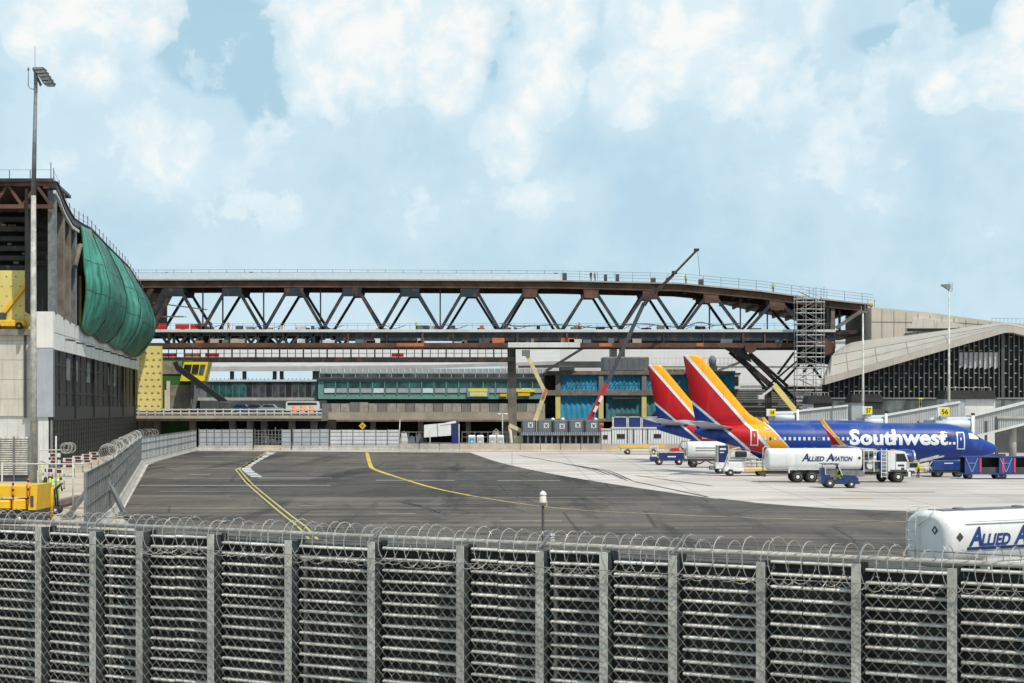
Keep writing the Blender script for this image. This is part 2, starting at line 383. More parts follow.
# soft veil everywhere, a few openings of deeper blue, and cumulus heads (azimuth, elevation, half sizes, weight in 1/1600 radian)
def field(lst):
    f = None
    for bx_, by_, rx, ry, wt in lst:
        dx = t.math('DIVIDE', t.math('SUBTRACT', az, (bx_-CX)/FP), rx*1.25/FP); dy = t.math('DIVIDE', t.math('SUBTRACT', el, (HY-by_)/FP), ry*1.25/FP)
        g = t.math('MULTIPLY', t.math('SUBTRACT', 1.0, t.math('SQRT', t.math('ADD', t.math('MULTIPLY', dx, dx), t.math('MULTIPLY', dy, dy)))), wt)
        f = g if f is None else t.math('MAXIMUM', f, g)
    return t.math('MAXIMUM', f, -.7)
holes = [(225,55,62,50,1),(180,20,40,40,.8),(265,95,30,40,.8),(498,48,26,38,1),(945,28,44,26,1),(880,55,40,16,.7),(-160,60,80,60,1),(1150,40,70,50,1)]
banks = [(95,5,85,62,1.0),(55,60,30,26,.7),(100,85,24,30,.6),(390,15,100,85,1.1),(320,75,36,50,.8),(440,60,50,50,.8),(540,85,42,42,1.0),(560,20,40,44,.8),(512,135,26,40,.5),(545,198,34,14,.35),
         (680,35,75,60,1.1),(625,95,36,34,.9),(665,80,30,26,.8),(735,90,36,26,.4),(790,85,26,18,.4),(932,108,26,18,1.0),(1005,45,22,24,1.1),(990,88,40,30,.8),(330,205,70,16,.15),(400,195,36,14,.1),(760,60,60,60,.3),(230,130,60,40,.1),(860,80,50,50,.1),(-110,60,90,70,1),(1120,110,70,50,1)]
hole = t.smooth(t.math('ADD', field(holes), t.math('MULTIPLY', wob, .45)), .0, .24)
dens = t.math('ADD', field(banks), t.math('MULTIPLY', wob, .95))
mp1 = t.new('ShaderNodeMapping'); mp1.inputs['Location'].default_value = (.010, -.012, 0); t.l.new(vec, mp1.inputs[0])
r1 = t.noise(vec, 26, 9, .6, .35); r2 = t.noise(mp1.outputs[0], 26, 9, .6, .35)
relief = t.smooth(t.math('SUBTRACT', r1, r2), -.16, .16)
halo = t.smooth(dens, -.62, .10); edge = t.smooth(dens, -.03, .09); core = t.smooth(dens, .02, .50)
soft = t.smooth(t.math('ADD', t.math('MULTIPLY', nA, .6), t.math('MULTIPLY', nC, .6)), .46, .76)
base = t.mix(.86, sky.outputs[0], (5.1, 7.35, 8.75))
base = t.mix(t.math('MULTIPLY', soft, .30), base, (7.3, 8.9, 9.6))
base = t.mix(t.math('MULTIPLY', t.smooth(el, .10, .0), .45), base, (6.4, 8.4, 9.5))
band = t.math('MULTIPLY', t.smooth(t.math('ABSOLUTE', t.math('SUBTRACT', el, .118)), .032, .0), t.smooth(nC, .38, .62))
base = t.mix(t.math('MULTIPLY', band, .55), base, (4.5, 6.5, 7.8))
base = t.mix(t.math('MULTIPLY', hole, .85), base, (3.9, 6.2, 7.6))
lit = t.mix(relief, (7.3, 8.7, 9.4), (10.0, 9.85, 9.5))
base = t.mix(t.math('MULTIPLY', t.math('MULTIPLY', halo, t.math('SUBTRACT', 1.0, t.math('MULTIPLY', hole, .8))), .42), base, (7.6, 8.9, 9.5))
c1 = t.mix(t.math('MULTIPLY', edge, .55), base, t.mix(relief, (6.4, 8.2, 9.2), (8.3, 9.3, 9.7)))
c1 = t.mix(t.math('MULTIPLY', core, .85), c1, lit)
t.l.new(c1, bg.inputs['Color'])
sc.view_settings.view_transform = 'Standard'; sc.view_settings.look = 'None'; sc.view_settings.exposure = 0; sc.view_settings.gamma = 1
sc.render.engine = 'CYCLES'

# ================================================================ GROUND
g = MB(); g.add([(-900,46,-.012),(900,46,-.012),(900,3000,-.012),(-900,3000,-.012)], [(0,1,2,3)])
struct(g, 'ground', M['concrete_d'])
e = MB(); prof = [(-60,5.2),(3,5.2),(8.5,3.35),(18,3.3),(50,-.3)]
for i in range(len(prof)-1):
    (a, za), (b, zb) = prof[i], prof[i+1]; e.add([(-120,a,za),(120,a,za),(120,b,zb),(-120,b,zb)], [(0,1,2,3)])
struct(e, 'embankment', M['concrete_d'])
a = MB(); a.poly([(-90,46.5,-.006),(200,46.5,-.006),(200,262,-.006),(-90,262,-.006)]); struct(a, 'apron', M['apron'])
edge_px = [(470,452.5),(500,462.5),(545,472.5),(600,482),(660,491),(720,499),(790,505.5),(860,509.5),(940,511.5),(1060,512.5)]
edge_g = [gp(x, y)[:2] for x, y in catmull(edge_px, 6)]
left_g = [(-7,48),(-20.5,88),(-25.2,103),(-44.3,195),(-52.6,258)]
a = MB(); a.poly([(x, y, 0) for x, y in left_g + edge_g + [(90, edge_g[-1][1]), (90,48)]]); struct(a, 'taxiway', M['asphalt'])
a = MB(); a.poly([(x, y, .0) for x, y in [(-120,60),(-12,60),(-20.9,88),(-25.6,103),(-44.8,195),(-53.2,258),(-53.2,262),(-90,262)][::-1]]); struct(a, 'pavement', M['tan'])
def mark(name, px, w, m, z=.006, sm=True):
    pts = [gp(*p)[:2] for p in px]
    if sm and len(pts) > 2: pts = catmull(pts, 8)
    return struct(ribbon(pts, w, z), name, m)
tl = [(367,452.6),(370,464),(374,469),(392,475.5),(430,487),(470,495.5),(520,503.5),(580,510),(660,514),(760,518),(900,521.5),(1000,524)]
mark('taxiway_centreline', tl[:4], .50, M['line_y']); mark('taxiway_centreline', tl[3:6], .36, M['line_y']); mark('taxiway_centreline', tl[5:], .26, M['line_yw'])
ed = [(318,545),(302,527),(285,513.5),(262,494.5),(248,482),(240,472.5),(237.5,469.5)]
for off in (-.22, .22):
    pts = catmull([(p[0]+off, p[1]) for p in [gp(*q)[:2] for q in ed]], 6); struct(ribbon(pts, .15, .007), 'edge_line', M['line_yl'])
pts = catmull([gp(*q)[:2] for q in ed], 6); struct(ribbon(pts, .9, .003), 'edge_line_border', M['line_k'])
mark('edge_line', [(237.5,469.5),(245,466),(257,458.5),(270,450.5)], .5, M['line_yw'], sm=False)
zp = [(257,477),(249,471.5),(246,467.5),(252,463),(262,457.5),(275,451.2)]
zg = catmull([gp(*q)[:2] for q in zp], 10)
for k in range(0, len(zg)-4, 4): struct(ribbon(zg[k:k+4], 1.1, .006), 'zipper_marking', M['line_w'])
for x0, x1, y, wd, mm in [(160,245,478.5,.35,'line_f'),(140,330,485.3,.5,'line_w'),(135,240,477.8,.3,'line_f'),(160,262,491.3,.3,'line_f'),(128,230,496.2,.25,'line_f'),
        (158,285,508,.22,'line_yw'),(165,240,468.5,.45,'line_f'),(186,238,461.5,.4,'line_f'),(205,262,456.3,.4,'line_f'),(190,210,474.5,.4,'line_w'),(258,332,477.9,.4,'line_w'),(376,455,480.3,.5,'line_w'),(497,560,480.6,.4,'line_w'),
        (300,322,505.5,.3,'line_f'),(378,416,513.6,.3,'line_f'),(500,562,521,.25,'line_f'),(675,752,528,.2,'line_f'),(930,1024,520,.25,'line_f'),(560,700,507,.2,'line_f')]:
    mark('painted_line', [(x0, y), (x1, y)], wd, M[mm], .004)
for px in [[(634,481.5),(680,491),(708,497)],[(718,498.5),(752,502.5)],[(520,455.5),(556,462),(602,470.5)],[(636,475.5),(712,486)]]:
    mark('apron_seam', px, .32, M['line_k'], .004)
for x0, x1, y, wd in [(830,872,498.5,.9),(640,668,476.5,.8),(548,572,456.8,1.0),(590,606,461.5,.8)]: mark('faded_marking', [(x0, y), (x1, y)], wd, M['line_o'], .004)
rt_ = random.Random(9)
for k in range(16):                                              # faint curved tyre marks on the taxiway
    x = rt_.uniform(170,620); y = rt_.uniform(462,505); s_ = rt_.uniform(20,70); q = rt_.uniform(-.4,.4)
    for o_ in (0, 5): mark('tyre_mark', [(x+o_,y),(x+o_+s_*.5,y+s_*.10+q*4),(x+o_+s_,y+s_*.28)], rt_.uniform(.10,.2), M['tyre'], .003)
mark('dark_strip', [(690,474.5),(735,475.5),(800,474.5)], 1.6, M['line_k'], .003)  # dark strip laid on the apron beneath the tail
mark('dark_strip', [(845,491),(880,492.3),(935,492)], .5, M['line_k'], .003)  # wing tip shadow painted on the ground as a strip

# ================================================================ NEAR BLAST FENCE, CHAIN LINK AND RAZOR WIRE
WA = Vector((-4.93, 15.4, 0)); WB = Vector((3.52, 11.0, 0)); wl = (WB-WA).length; wrot = math.atan2(WB.y-WA.y, WB.x-WA.x)
TOPZ, LOWZ = 5.83, 3.3
ev = (WB-WA).normalized(); nv = Vector((ev.y, -ev.x, 0))
def wall_u(px):
    k = (px-CX)/FP; o_ = WA + nv*.21
    return (o_.y*k - o_.x)/(ev.x - ev.y*k)
bf = thing('blast_fence', 'galvanised louvred blast fence with steel posts behind the chain link', 'blast fence', tuple(WA), wrot)
posts = [wall_u(p) for p in (-78,-24,38,92.5,139,210.5,288,371,460,539.5,603.5,672.5,760.5,856,952,1056)]
for i, u in enumerate(posts):
    h = TOPZ - .035 - (.0 if i % 3 else .02)
    p = MB().box(u-.033,u+.033,-.215,-.203,LOWZ-.1,h)
    if i in (6, 9, 3): p.box(u+.036,u+.062,-.03,.0,LOWZ-.1,h-.12)
    po = part(p, 'post', M['galv'] if i % 4 else M['galv_mid'], bf, False)
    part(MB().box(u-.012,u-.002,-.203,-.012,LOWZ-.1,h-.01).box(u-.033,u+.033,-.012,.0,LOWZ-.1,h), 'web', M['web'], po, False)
pitch = .092
prof = [(-.010,.036),(-.030,.036),(-.044,.034),(-.052,.029),(-.054,.022),(-.048,.015),(-.030,.012),(.030,.006),(.060,-.014),(.066,-.032),(.050,-.046),(.012,-.0545)]
for i in range(len(posts)-1):
    u0, u1 = posts[i]+.036, posts[i+1]-.036; off = random.uniform(-.03,.03); ty = random.uniform(.0,.012)
    segs = [(u0,u1)] if random.random() < .5 else [(u0,u0+(u1-u0)*.38-.003),(u0+(u1-u0)*.38+.003,u1)]
    mb = MB()
    for s0, s1 in segs:
        rows = []; z = TOPZ-.11+off
        dz = random.uniform(-.004,.004)
        while z > LOWZ-.05:
            rows += [(y+ty-.05, z+q+dz) for y, q in prof]; z -= pitch
        n = 5; rows = [(.03, TOPZ-.06)] + rows; strips = []
        for y, zz in rows: strips.append([(s0+(s1-s0)*k/n, y+random.uniform(-.0015,.0015), zz) for k in range(n+1)])
        mb.loft(strips, smooth=True, cap=False, closed=False)
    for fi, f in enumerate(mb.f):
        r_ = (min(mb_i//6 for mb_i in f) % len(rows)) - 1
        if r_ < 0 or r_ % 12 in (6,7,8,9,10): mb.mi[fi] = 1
    part(mb, 'louvre_panel', [M['louvre'], M['louvre_shade']], bf, False)
part(MB().tube([(-1.6,-.07,TOPZ-.005),(wl+2,-.07,TOPZ-.005)], .021, 10), 'top_rail', M['galv_mid'], bf, False)
part(MB().box(-1.6,wl+2,.05,.07,LOWZ-.2,TOPZ-.06), 'back_sheet', M['galv_dark'], bf, False)
cl = thing('chain_link_fence', 'fine chain link mesh stretched across the front of the louvred blast fence', 'chain link fence', tuple(WA), wrot)
mesh = MB(); cw, chh = .043, .100; u = -1.2; k = 0
while u < wl+1.6:
    pts = []; z = TOPZ-.17; j = 0
    while z > LOWZ-.05:
        pts.append((u + (cw/2 if (j+k) % 2 else -cw/2) + random.uniform(-.002,.002), -.25 + (.004 if (j+k) % 2 else -.004) + .006*math.sin(u*2.1+z*3), z)); z -= chh/2; j += 1
    mesh.tube(pts, .0027, 3, cap=False, smooth=False); u += cw; k += 1
part(mesh, 'wire_mesh', M['wire'], cl, False)
part(MB().tube([(-1.2,-.25,TOPZ-.17),(wl+1.6,-.25,TOPZ-.165)], .0028, 5), 'selvage_wire', M['wire'], cl, False)
tw = []
for k in range(60): tw.append((-1.4+(wl+3)*k/59, -.02, TOPZ+.058+.004*math.sin(k*.7)))
part(MB().tube(tw, .0045, 5), 'tension_wire', M['galv_dark'], cl, False)
for u in posts[1::2]: part(MB().bar((u,-.225,TOPZ-.02),(u+.03,-.03,TOPZ+.11),.02,.006), 'wire_bracket', M['galv_dark'], cl, False)
rz = MB(); pts = []; th = 0; u = -1.4; R0 = .165
pitchw = .112; rr = 1; ox = oz = 0
while u < wl+1.8:
    if int(th/(2*math.pi)) != int((th-.32)/(2*math.pi)):
        rr = random.uniform(.90,1.09); ox = random.uniform(-.03,.03); oz = random.uniform(-.014,.014); pw = pitchw*random.uniform(.7,1.35)
    th += .32; u += pitchw*.32/(2*math.pi)*random.uniform(.6,1.4)
    pts.append((u + ox*math.sin(th*.5) + .05*math.cos(th), -.185 + R0*.72*rr*math.cos(th), TOPZ-.055+oz + R0*rr*math.sin(th)))
rz.tube(pts, .0031, 4, cap=False, smooth=False)
acc = 0
for i in range(1, len(pts)-1):
    p, q = Vector(pts[i]), Vector(pts[i+1]); acc += (q-p).length
    if acc > .07:
        acc = 0; d = (q-p).normalized(); n = d.cross(Vector((random.uniform(-1,1),1,random.uniform(-1,1)))).normalized()
        for s in (1, -1):
            rz.add([p-d*.004, p+d*.004, p+n*s*.017+d*.012*s], [(0,1,2)])
o = part(rz, 'razor_wire', M['razor']); o.location = tuple(WA); o.rotation_euler = (0,0,wrot)
tag(o, 'looped razor wire coiled along the top rail of the louvred blast fence', 'razor wire')
# small security sensor on a black pole just behind the fence
t_ = thing('camera_post', 'thin black pole topped by a small pale domed camera behind the razor wire', 'camera post', (wx(543,14.0),14.0,3.3))
X, Y = wx(543,14.0), 14.0
part(MB().cyl((X,Y,3.3),(X,Y,6.06),.0115,10), 'pole', M['black'], t_)
part(MB().lathe((X,Y,6.06),'z',[(.018,-.02),(.022,0),(.038,.01),(.036,.022),(.030,.028),(.028,.075)],16), 'housing', M['cream'], t_)
part(MB().lathe((X,Y,6.06),'z',[(.030,.075),(.031,.08),(.027,.098),(.014,.110),(.004,.116)],16), 'dome', M['white'], t_)
part(MB().box(X+.027,X+.037,Y-.01,Y+.01,6.045,6.07), 'bracket', M['cream'], t_)
t_ = thing('junction_box', 'small pale junction box fixed to a fence post below the domed camera', 'junction box', (wx(553,13.0),13.0,5.75))
X, Y = wx(552.5,12.93), 12.93
part(MB().bbox(X-.018,X+.018,Y-.02,Y+.02,5.79,5.84,.004), 'lower_box', M['cream'], t_); part(MB().bbox(X-.018,X+.018,Y-.02,Y+.02,5.85,5.885,.004), 'upper_box', M['white'], t_)
part(MB().box(X-.006,X+.006,Y-.006,Y+.006,5.74,5.85), 'stem', M['galv'], t_)
# ================================================================ TALL FLOODLIGHT MAST
Y = 110.0; X = wx(33.5, Y); zt = wz(88, Y)
lm = thing('light_mast', 'very tall grey floodlight mast beside the unfinished terminal', 'light mast', (X, Y, 0))
part(MB().cyl((X,Y,.3),(X,Y,zt-7.4),.25,16,.17), 'lower_pole', M['galv_mid'], lm)
part(MB().cyl((X,Y,zt-7.4),(X+.15,Y,zt),.17,14,.11), 'upper_pole', M['galv_dark'], lm)  # backlit look of the upper pole put into a darker material
part(MB().lathe((X,Y,0),'z',[(.5,0),(.5,.3),(.34,.32),(.3,.6)],16), 'base', M['concrete_b'], lm)
X2 = X+.15
part(MB().tube([(X2,Y,zt-.1),(X2-.35,Y,zt-.05),(X2-.5,Y,zt+.1),(X2-.5,Y,zt+1.25)],.035,6).lathe((X2-.5,Y,zt+1.25),'z',[(.02,-.1),(.08,0),(.07,.1),(.01,.2)],8), 'hook_arm', M['galv_dark'], lm)
part(MB().bar((X2-.1,Y-.3,zt+1.3),(X2+.35,Y+.1,zt+.2),.12,.1).bar((X2-.2,Y+.3,zt+1.3),(X2+.25,Y+.3,zt+.2),.12,.1).box(X2-.1,X2+.1,Y-.1,Y+.1,zt-.3,zt+1.2), 'lamp_frame', M['galv_dark'], lm)
for k in range(5):
    a = k/4; x0 = X2-.08+a*.62; zz = zt+1.32-a*.95
    fl = part(MB().add([(x0,Y-.5,zz),(x0+.72,Y-.5,zz+.02),(x0+.72,Y+.5,zz+.02),(x0,Y+.5,zz),(x0+.12,Y-.5,zz-.17),(x0+.66,Y-.5,zz-.13),(x0+.66,Y+.5,zz-.13),(x0+.12,Y+.5,zz-.17)],
              [(0,1,2,3),(7,6,5,4),(0,4,5,1),(1,5,6,2),(2,6,7,3),(3,7,4,0)]), 'floodlight', M['galv_dark'], lm)
    part(MB().box(x0+.14,x0+.64,Y-.46,Y+.46,zz-.2,zz-.14), 'lens', M['glass_grey'], fl)
part(MB().cyl((X2-.05,Y,zt+1.2),(X2-.05,Y,zt+2.9),.018,5), 'lightning_rod', M['galv_dark'], lm)
# ================================================================ UNFINISHED TERMINAL ON THE LEFT
N0, F0 = Vector((-51.3,178,0)), Vector((-64.7,276,0)); fd = (F0-N0); fl_ = fd.length; fu = fd/fl_; fn = Vector((fu.y,-fu.x,0))
def fp(tt, off=0, z=0): return tuple(N0 + fd*tt + fn*off + Vector((0,0,z)))
tb = thing('unfinished_terminal', 'terminal under construction with open steel frame above white band and dark glazing', 'terminal', tuple(N0))
def fstrip(mb, tops, z0, off0=0.0, thick=.4, n=24, t0=0, t1=1):
    rings = []
    for i in range(n+1):
        tt = t0+(t1-t0)*i/n; zt_ = tops(tt); rings.append([fp(tt,off0,z0(tt) if callable(z0) else z0), fp(tt,off0,zt_), fp(tt,off0-thick,zt_), fp(tt,off0-thick,z0(tt) if callable(z0) else z0)])
    return mb.loft(rings)
def lerp(pts):
    def f(x):
        for (a, b), (c, d) in zip(pts, pts[1:]):
            if x <= c: return b + (d-b)*max(0,(x-a))/(c-a)
        return pts[-1][1]
    return f
band_top = lerp([(0,17.6),(.03,17.55),(.09,17.25),(.14,17.1),(.3,17.05),(1,16.8)])
bnd = part(fstrip(MB(), band_top, 13.45, .35, .8), 'white_band', M['bandwhite'], tb)
for z in (15.3,): part(fstrip(MB(), lambda x: z+.05, z, .37, .03), 'panel_joint', M['midgrey'], bnd)
for tt in [.0+.085*k for k in range(1,12)]: part(fstrip(MB(), lambda x: band_top(x)-.02, 13.5, .365, .02, 1, tt, tt+.0006), 'panel_joint', M['midgrey'], bnd)
for k in range(9):
    tt = .09+.095*k; p = Vector(fp(tt,.35,14.9)); q = p+fn*.9+Vector((0,0,-.12))
    part(MB().bar(p,q,.12,.22).box(q.x-.18,q.x+.18,q.y-.3,q.y+.3,q.z-.1,q.z+.05), 'bracket_lamp', M['dkgrey'], tb)
gz_ = part(fstrip(MB(), lambda x: 13.45, 5.6, 0, .3), 'upper_glazing', M['glass_dull'], tb)
part(fstrip(MB(), lambda x: 5.6, 0, .06, .3), 'lower_cladding', M['blackclad'], tb)
mu = MB()
for k in range(0, 17):
    tt = k/16; mu.bar(fp(tt,.03,5.6), fp(tt,.03,13.45), .14 if k % 3 else .6, .10)
for z in (8.7, 11.8): 
    rings = MB(); fstrip(rings, lambda x: z+.09, z-.09, .08, .12, 2); mu.add(rings.v, rings.f)
part(mu, 'mullions', M['blackclad'], tb)
part(fstrip(MB(), lambda x: 7.1, 5.5, .16, .3), 'spandrel', M['blackclad'], tb)
lw = MB()
for k in range(0, 44): lw.bar(fp(k/43,.1,.2), fp(k/43,.1,5.5), .06, .08)
for k in range(1, 9): lw.bar(fp(0,.1,k*.62), fp(1,.1,k*.62), .05, .06)
part(lw, 'cladding_ribs', M['dark'], tb)
for tt, ww in ((.12,.05),(.2,.03),(.31,.05),(.38,.03),(.55,.06),(.63,.04)):
    part(fstrip(MB(), lambda x: 12.8, 10.2, .1, .05, 1, tt, tt+ww*.6), 'vent_panel', M['galv_dark'], tb)
# front faces towards the viewer: stained cream wall, pale corner pier
xa, ya = wx(38,178.6), 178.0
part(MB().box(xa-.15,N0.x+.3,ya-.25,ya+.3,5.9,17.6), 'corner_pier', M['greypanel'], tb)
part(MB().box(xa-.15,N0.x+.32,ya-.3,ya+.3,13.6,17.62), 'pier_head', M['bandwhite'], tb)
part(MB().box(xa+.2,N0.x+.1,ya,ya+.3,0,5.9), 'pier_base', M['offwhite'], tb)
part(MB().box(-110,xa-.1,ya+2.2,ya+2.8,6.0,15.1), 'cream_wall', M['cream'], tb)
part(MB().box(-110,xa+.2,ya+2.4,ya+2.9,0,6.0), 'lower_wall', M['offwhite'], tb)
part(MB().box(-110,xa-.1,ya+1.6,ya+8,15.1,15.75), 'floor_slab', M['concrete_d'], tb)
part(MB().bar((xa-1.9,ya+2.1,5.8),(xa-1.9,ya+2.1,15.2),.22), 'downpipe', M['dkgrey'], tb)
for k in range(4): part(MB().box(-110,xa-.2,ya+2.19,ya+2.2,7.9+k*2.2,7.94+k*2.2), 'wall_joint', M['midgrey'], tb)
# insulation boards seen through the open bay
iy = ya+3.4; ib = MB().box(-110,wx(34,iy),iy,iy+.3,15.75,22.5)
part(ib, 'insulation_wall', M['insul'], tb)
dots = MB()
for r_ in range(6):
    for k in range(14):
        x = wx(34,iy)-.5-k*1.05-(r_%2)*.5; z = 16.3+r_*1.1; dots.prism([(x-.13,z-.05),(x+.13,z-.05),(x,z+.10)],'y',iy-.03,iy)
part(dots, 'fixing_pattern', M['concrete_d'], tb)
# upper hall: dark soffit frames, deck
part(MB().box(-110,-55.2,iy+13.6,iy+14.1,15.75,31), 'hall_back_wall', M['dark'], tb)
for k in range(7):
    z = 22.6+k*1.15; part(MB().box(-110,N0.x-1.0,ya+4.2+k*.4,ya+4.6+k*.4,z,z+.55), 'floor_beam', M['steel_dark'] if k % 2 else M['turf'] if k == 1 else M['steel_dark'], tb)
rnd = random.Random(5)
for k in range(20):
    x = -56.5-rnd.random()*9; z = 23.3+rnd.randrange(6)*1.15; part(MB().box(x,x+rnd.uniform(.3,.8),iy+13.4,iy+13.55,z,z+rnd.uniform(.15,.3)), 'light_hole_patch', M['cream'], tb)  # cream blocks painted as light showing through holes in the deck
tr = MB()
zr = 32.0
for z in (29.1, 31.6): tr.box(-110,N0.x+.2,ya-.1,ya+.35,z,z+.45)
for k in range(12):
    x = N0.x-k*3.2; tr.bar((x,ya+.1,29.4),(x-1.6,ya+.1,31.7),.3); tr.bar((x-1.6,ya+.1,31.7),(x-3.2,ya+.1,29.4),.3)
part(tr, 'roof_truss', M['steel_rust'], tb)
part(MB().prism([(-110,ya-.4),(N0.x+.3,ya-.4),(N0.x-1.6,ya+14),(-110,ya+14)],'z',32.05,32.4), 'roof_deck', M['steel_blue'], tb)
roof = lerp([(-.02,32.3),(.02,31.9),(.07,30.6),(.14,29.7),(.22,29.9),(.3,30.3),(.5,29.9),(.8,29.5),(1.0,28.0),(1.15,26.3)])
part(fstrip(MB(), roof, lambda x: roof(x)-.75, .6, 1.4, 40, 0, 1.15), 'roof_edge', M['steel_blue'], tb)
part(fstrip(MB(), lambda x: roof(x)+.03, lambda x: roof(x)-.10, .75, 9, 40, 0, 1.15), 'roof_sheet', M['steel_dark'], tb)
part(fstrip(MB(), lambda x: roof(x)-.95, lambda x: roof(x)-1.3, .55, .3, 40, 0, 1.1), 'edge_channel', M['galv'], tb)
for k in range(11):
    tt = .012+.028*k+.004*(k % 3); tw_ = .55 if k % 2 else .8
    part(MB().bar(fp(tt,.0-.3*(k%2),band_top(tt)-.2), fp(tt,.0-.3*(k%2),roof(tt)-.7), tw_, tw_), 'frame_column', M['steel_brown'] if k % 3 else M['galv_dark'], tb)
for k in range(9):
    tt = .36+.08*k; part(MB().bar(fp(tt,-.4,band_top(tt)), fp(tt,-.4,roof(tt)-.7), .7, .7), 'frame_column', M['steel_dark'], tb)
for tt, z0, z1 in ((.24,17.1,23.5),(.32,17.1,24),(.39,17.1,23),(.46,17.1,24.5)): part(MB().bar(fp(tt,.15,z0), fp(tt,.15,z1), .28, .28), 'scaffold_pole', M['insul'], tb)
part(MB().tube([fp(.16,.5,24.0),fp(.19,.7,26.8),fp(.25,.9,27.5),fp(.27,.9,29.6)],.32,8), 'elbow_duct', M['steel_brown'], tb)
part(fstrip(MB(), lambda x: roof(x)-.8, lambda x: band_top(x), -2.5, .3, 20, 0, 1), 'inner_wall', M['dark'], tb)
gr = MB()
for k in range(27):
    tt = .0+.043*k; z = roof(tt); gr.bar(fp(tt,.3,z), fp(tt,.3,z+1.5), .09)
for h in (.6, 1.2): gr.tube([fp(.01*k,.3,roof(.01*k)+h) for k in range(0,115,3)], .02, 4)
for k in range(9): gr.bar((N0.x-k*2.3,ya,32.4),(N0.x-k*2.3,ya,34.2 if k % 3 == 0 else 33.4),.09)
gr.tube([(N0.x,ya,33.4),(N0.x-20,ya,33.4)],.02,4)
part(gr, 'edge_guardrail', M['galv_dark'], tb)
M['tarpcrest'] = mat('tarp_crest_shade', (.015,.07,.05), .8, 0, .2)  # dark green for the shade lines along the tarpaulin crests
# green tarpaulins billowing over the edge
tarp_where = ['nearest the open columns', 'second from the open columns', 'third from the open columns', 'at the bridge end of the roof']
for i, (ta, tb_, bul, zb) in enumerate([(.20,.37,2.5,16.9),(.33,.55,2.7,16.6),(.50,.75,3.0,16.3),(.68,1.0,3.1,16.0)]):
    grid = []; nu, nv = 30, 24
    for a in range(nu+1):
        row = []
        uu = a/nu
        for b in range(nv+1):
            v_ = b/nv; tt = ta+(tb_-ta)*uu; z = (roof(tt)-.4)*(1-v_) + zb*v_
            prof_ = math.sin(math.pi*min(1,v_**1.25))**.8*(.92 if v_ < .5 else 1)
            sag = max(0,math.sin(math.pi*(.04+.76*uu)))**.85
            o_ = .7 + bul*prof_*(.02+.98*sag) + (.20*math.sin(uu*17+v_*2.2+i*2)+.10*math.sin(uu*31-v_*4+i))*math.sin(math.pi*v_)**.6 + .05*math.sin(v_*13+uu*5)
            row.append(fp(tt, o_, z - .7*math.sin(math.pi*uu)*v_))
        grid.append(row)
    mb = MB().loft(grid, smooth=True, cap=False, closed=False)
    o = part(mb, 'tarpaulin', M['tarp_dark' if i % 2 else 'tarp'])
    sd = o.modifiers.new('thick', 'SOLIDIFY'); sd.thickness = .05
    for e_, rr_ in ((nu,.11),(0,.09)): part(MB().tube(grid[e_], rr_, 5), 'hem', M['steel_brown'] if e_ else M['turf'], o)
    part(MB().tube([tuple(Vector(g_)+fn*.10) for g_ in grid[19]], .10, 5), 'crest_shade_line', M['tarpcrest'], o)  # dark line added along the crest in place of shading between lobes
    for b_ in (8,15): part(MB().tube([tuple(Vector(g_[b_])+fn*.08) for g_ in grid], .022, 4), 'tie_rope', M['dkgrey'], o)
    tag(o, 'billowing green tarpaulin on the terminal edge, ' + tarp_where[i], 'tarpaulin', 'green tarpaulins hung along the terminal edge')
# boom lift on the open floor
X, Y = wx(8,181), 181.3
bl = thing('boom_lift', 'yellow boom lift parked on the open floor of the unfinished terminal', 'boom lift', (X,Y,15.75))
part(MB().bbox(X-1.6,X+2.0,Y-.8,Y+.8,16.15,16.85,.1), 'chassis', M['yellow'], bl)
part(MB().bbox(X-1.9,X-.3,Y-.7,Y+.7,16.85,17.7,.12), 'turntable', M['dkgrey'], bl)
part(MB().bar((X-.9,Y,17.3),(X+2.3,Y,21.3),.42), 'lower_boom', M['yellow'], bl); part(MB().bar((X-.6,Y+.3,17.2),(X+.6,Y+.3,17.5),.3).bar((X+.2,Y+.3,16.9),(X+1.5,Y+.3,19.6),.2), 'lift_cylinder', M['beigeboom'], bl)
part(MB().bar((X+2.3,Y,21.3),(X+2.6,Y,20.5),.3), 'boom_head', M['dkgrey'], bl)
for dx in (-1.1,1.4):
    for dy in (-.75,.75): wheel(bl, dx, dy, .42, .42, .3, M['yellow'])
# ================================================================ SMALL LOUVRED FENCE BY THE MAST
Y = 150.0
sf = thing('louvred_fence', 'low grey louvred fence with angled spikes along its top beside the mast', 'fence', (wx(10,Y),Y,0))
x0, x1 = wx(-60,Y), wx(29,Y); z0, z1 = .0, wz(437,Y)
sl_ = MB()
for k in range(17): z = .6+k*(z1-.6)/17; sl_.add([(x0,Y,z),(x1,Y,z),(x1,Y-.05,z+.09),(x0,Y-.05,z+.09),(x1,Y+.1,z+.2),(x0,Y+.1,z+.2)],[(0,1,2,3),(3,2,4,5)])
part(sl_, 'louvres', M['galv'], sf); part(MB().box(x0,x1,Y+.12,Y+.2,0,z1), 'backing', M['dkgrey'], sf)
for k in range(7): x = x0+(x1-x0)*k/6; part(MB().box(x-.07,x+.07,Y-.1,Y,0,z1+.05), 'post', M['galv_dark'], sf)
sp = MB()
for k in range(14): x = x0+(x1-x0)*(k+.5)/14; sp.bar((x,Y,z1),(x-.25,Y-.15,z1+.55),.05)
part(sp, 'spikes', M['galv'], sf)
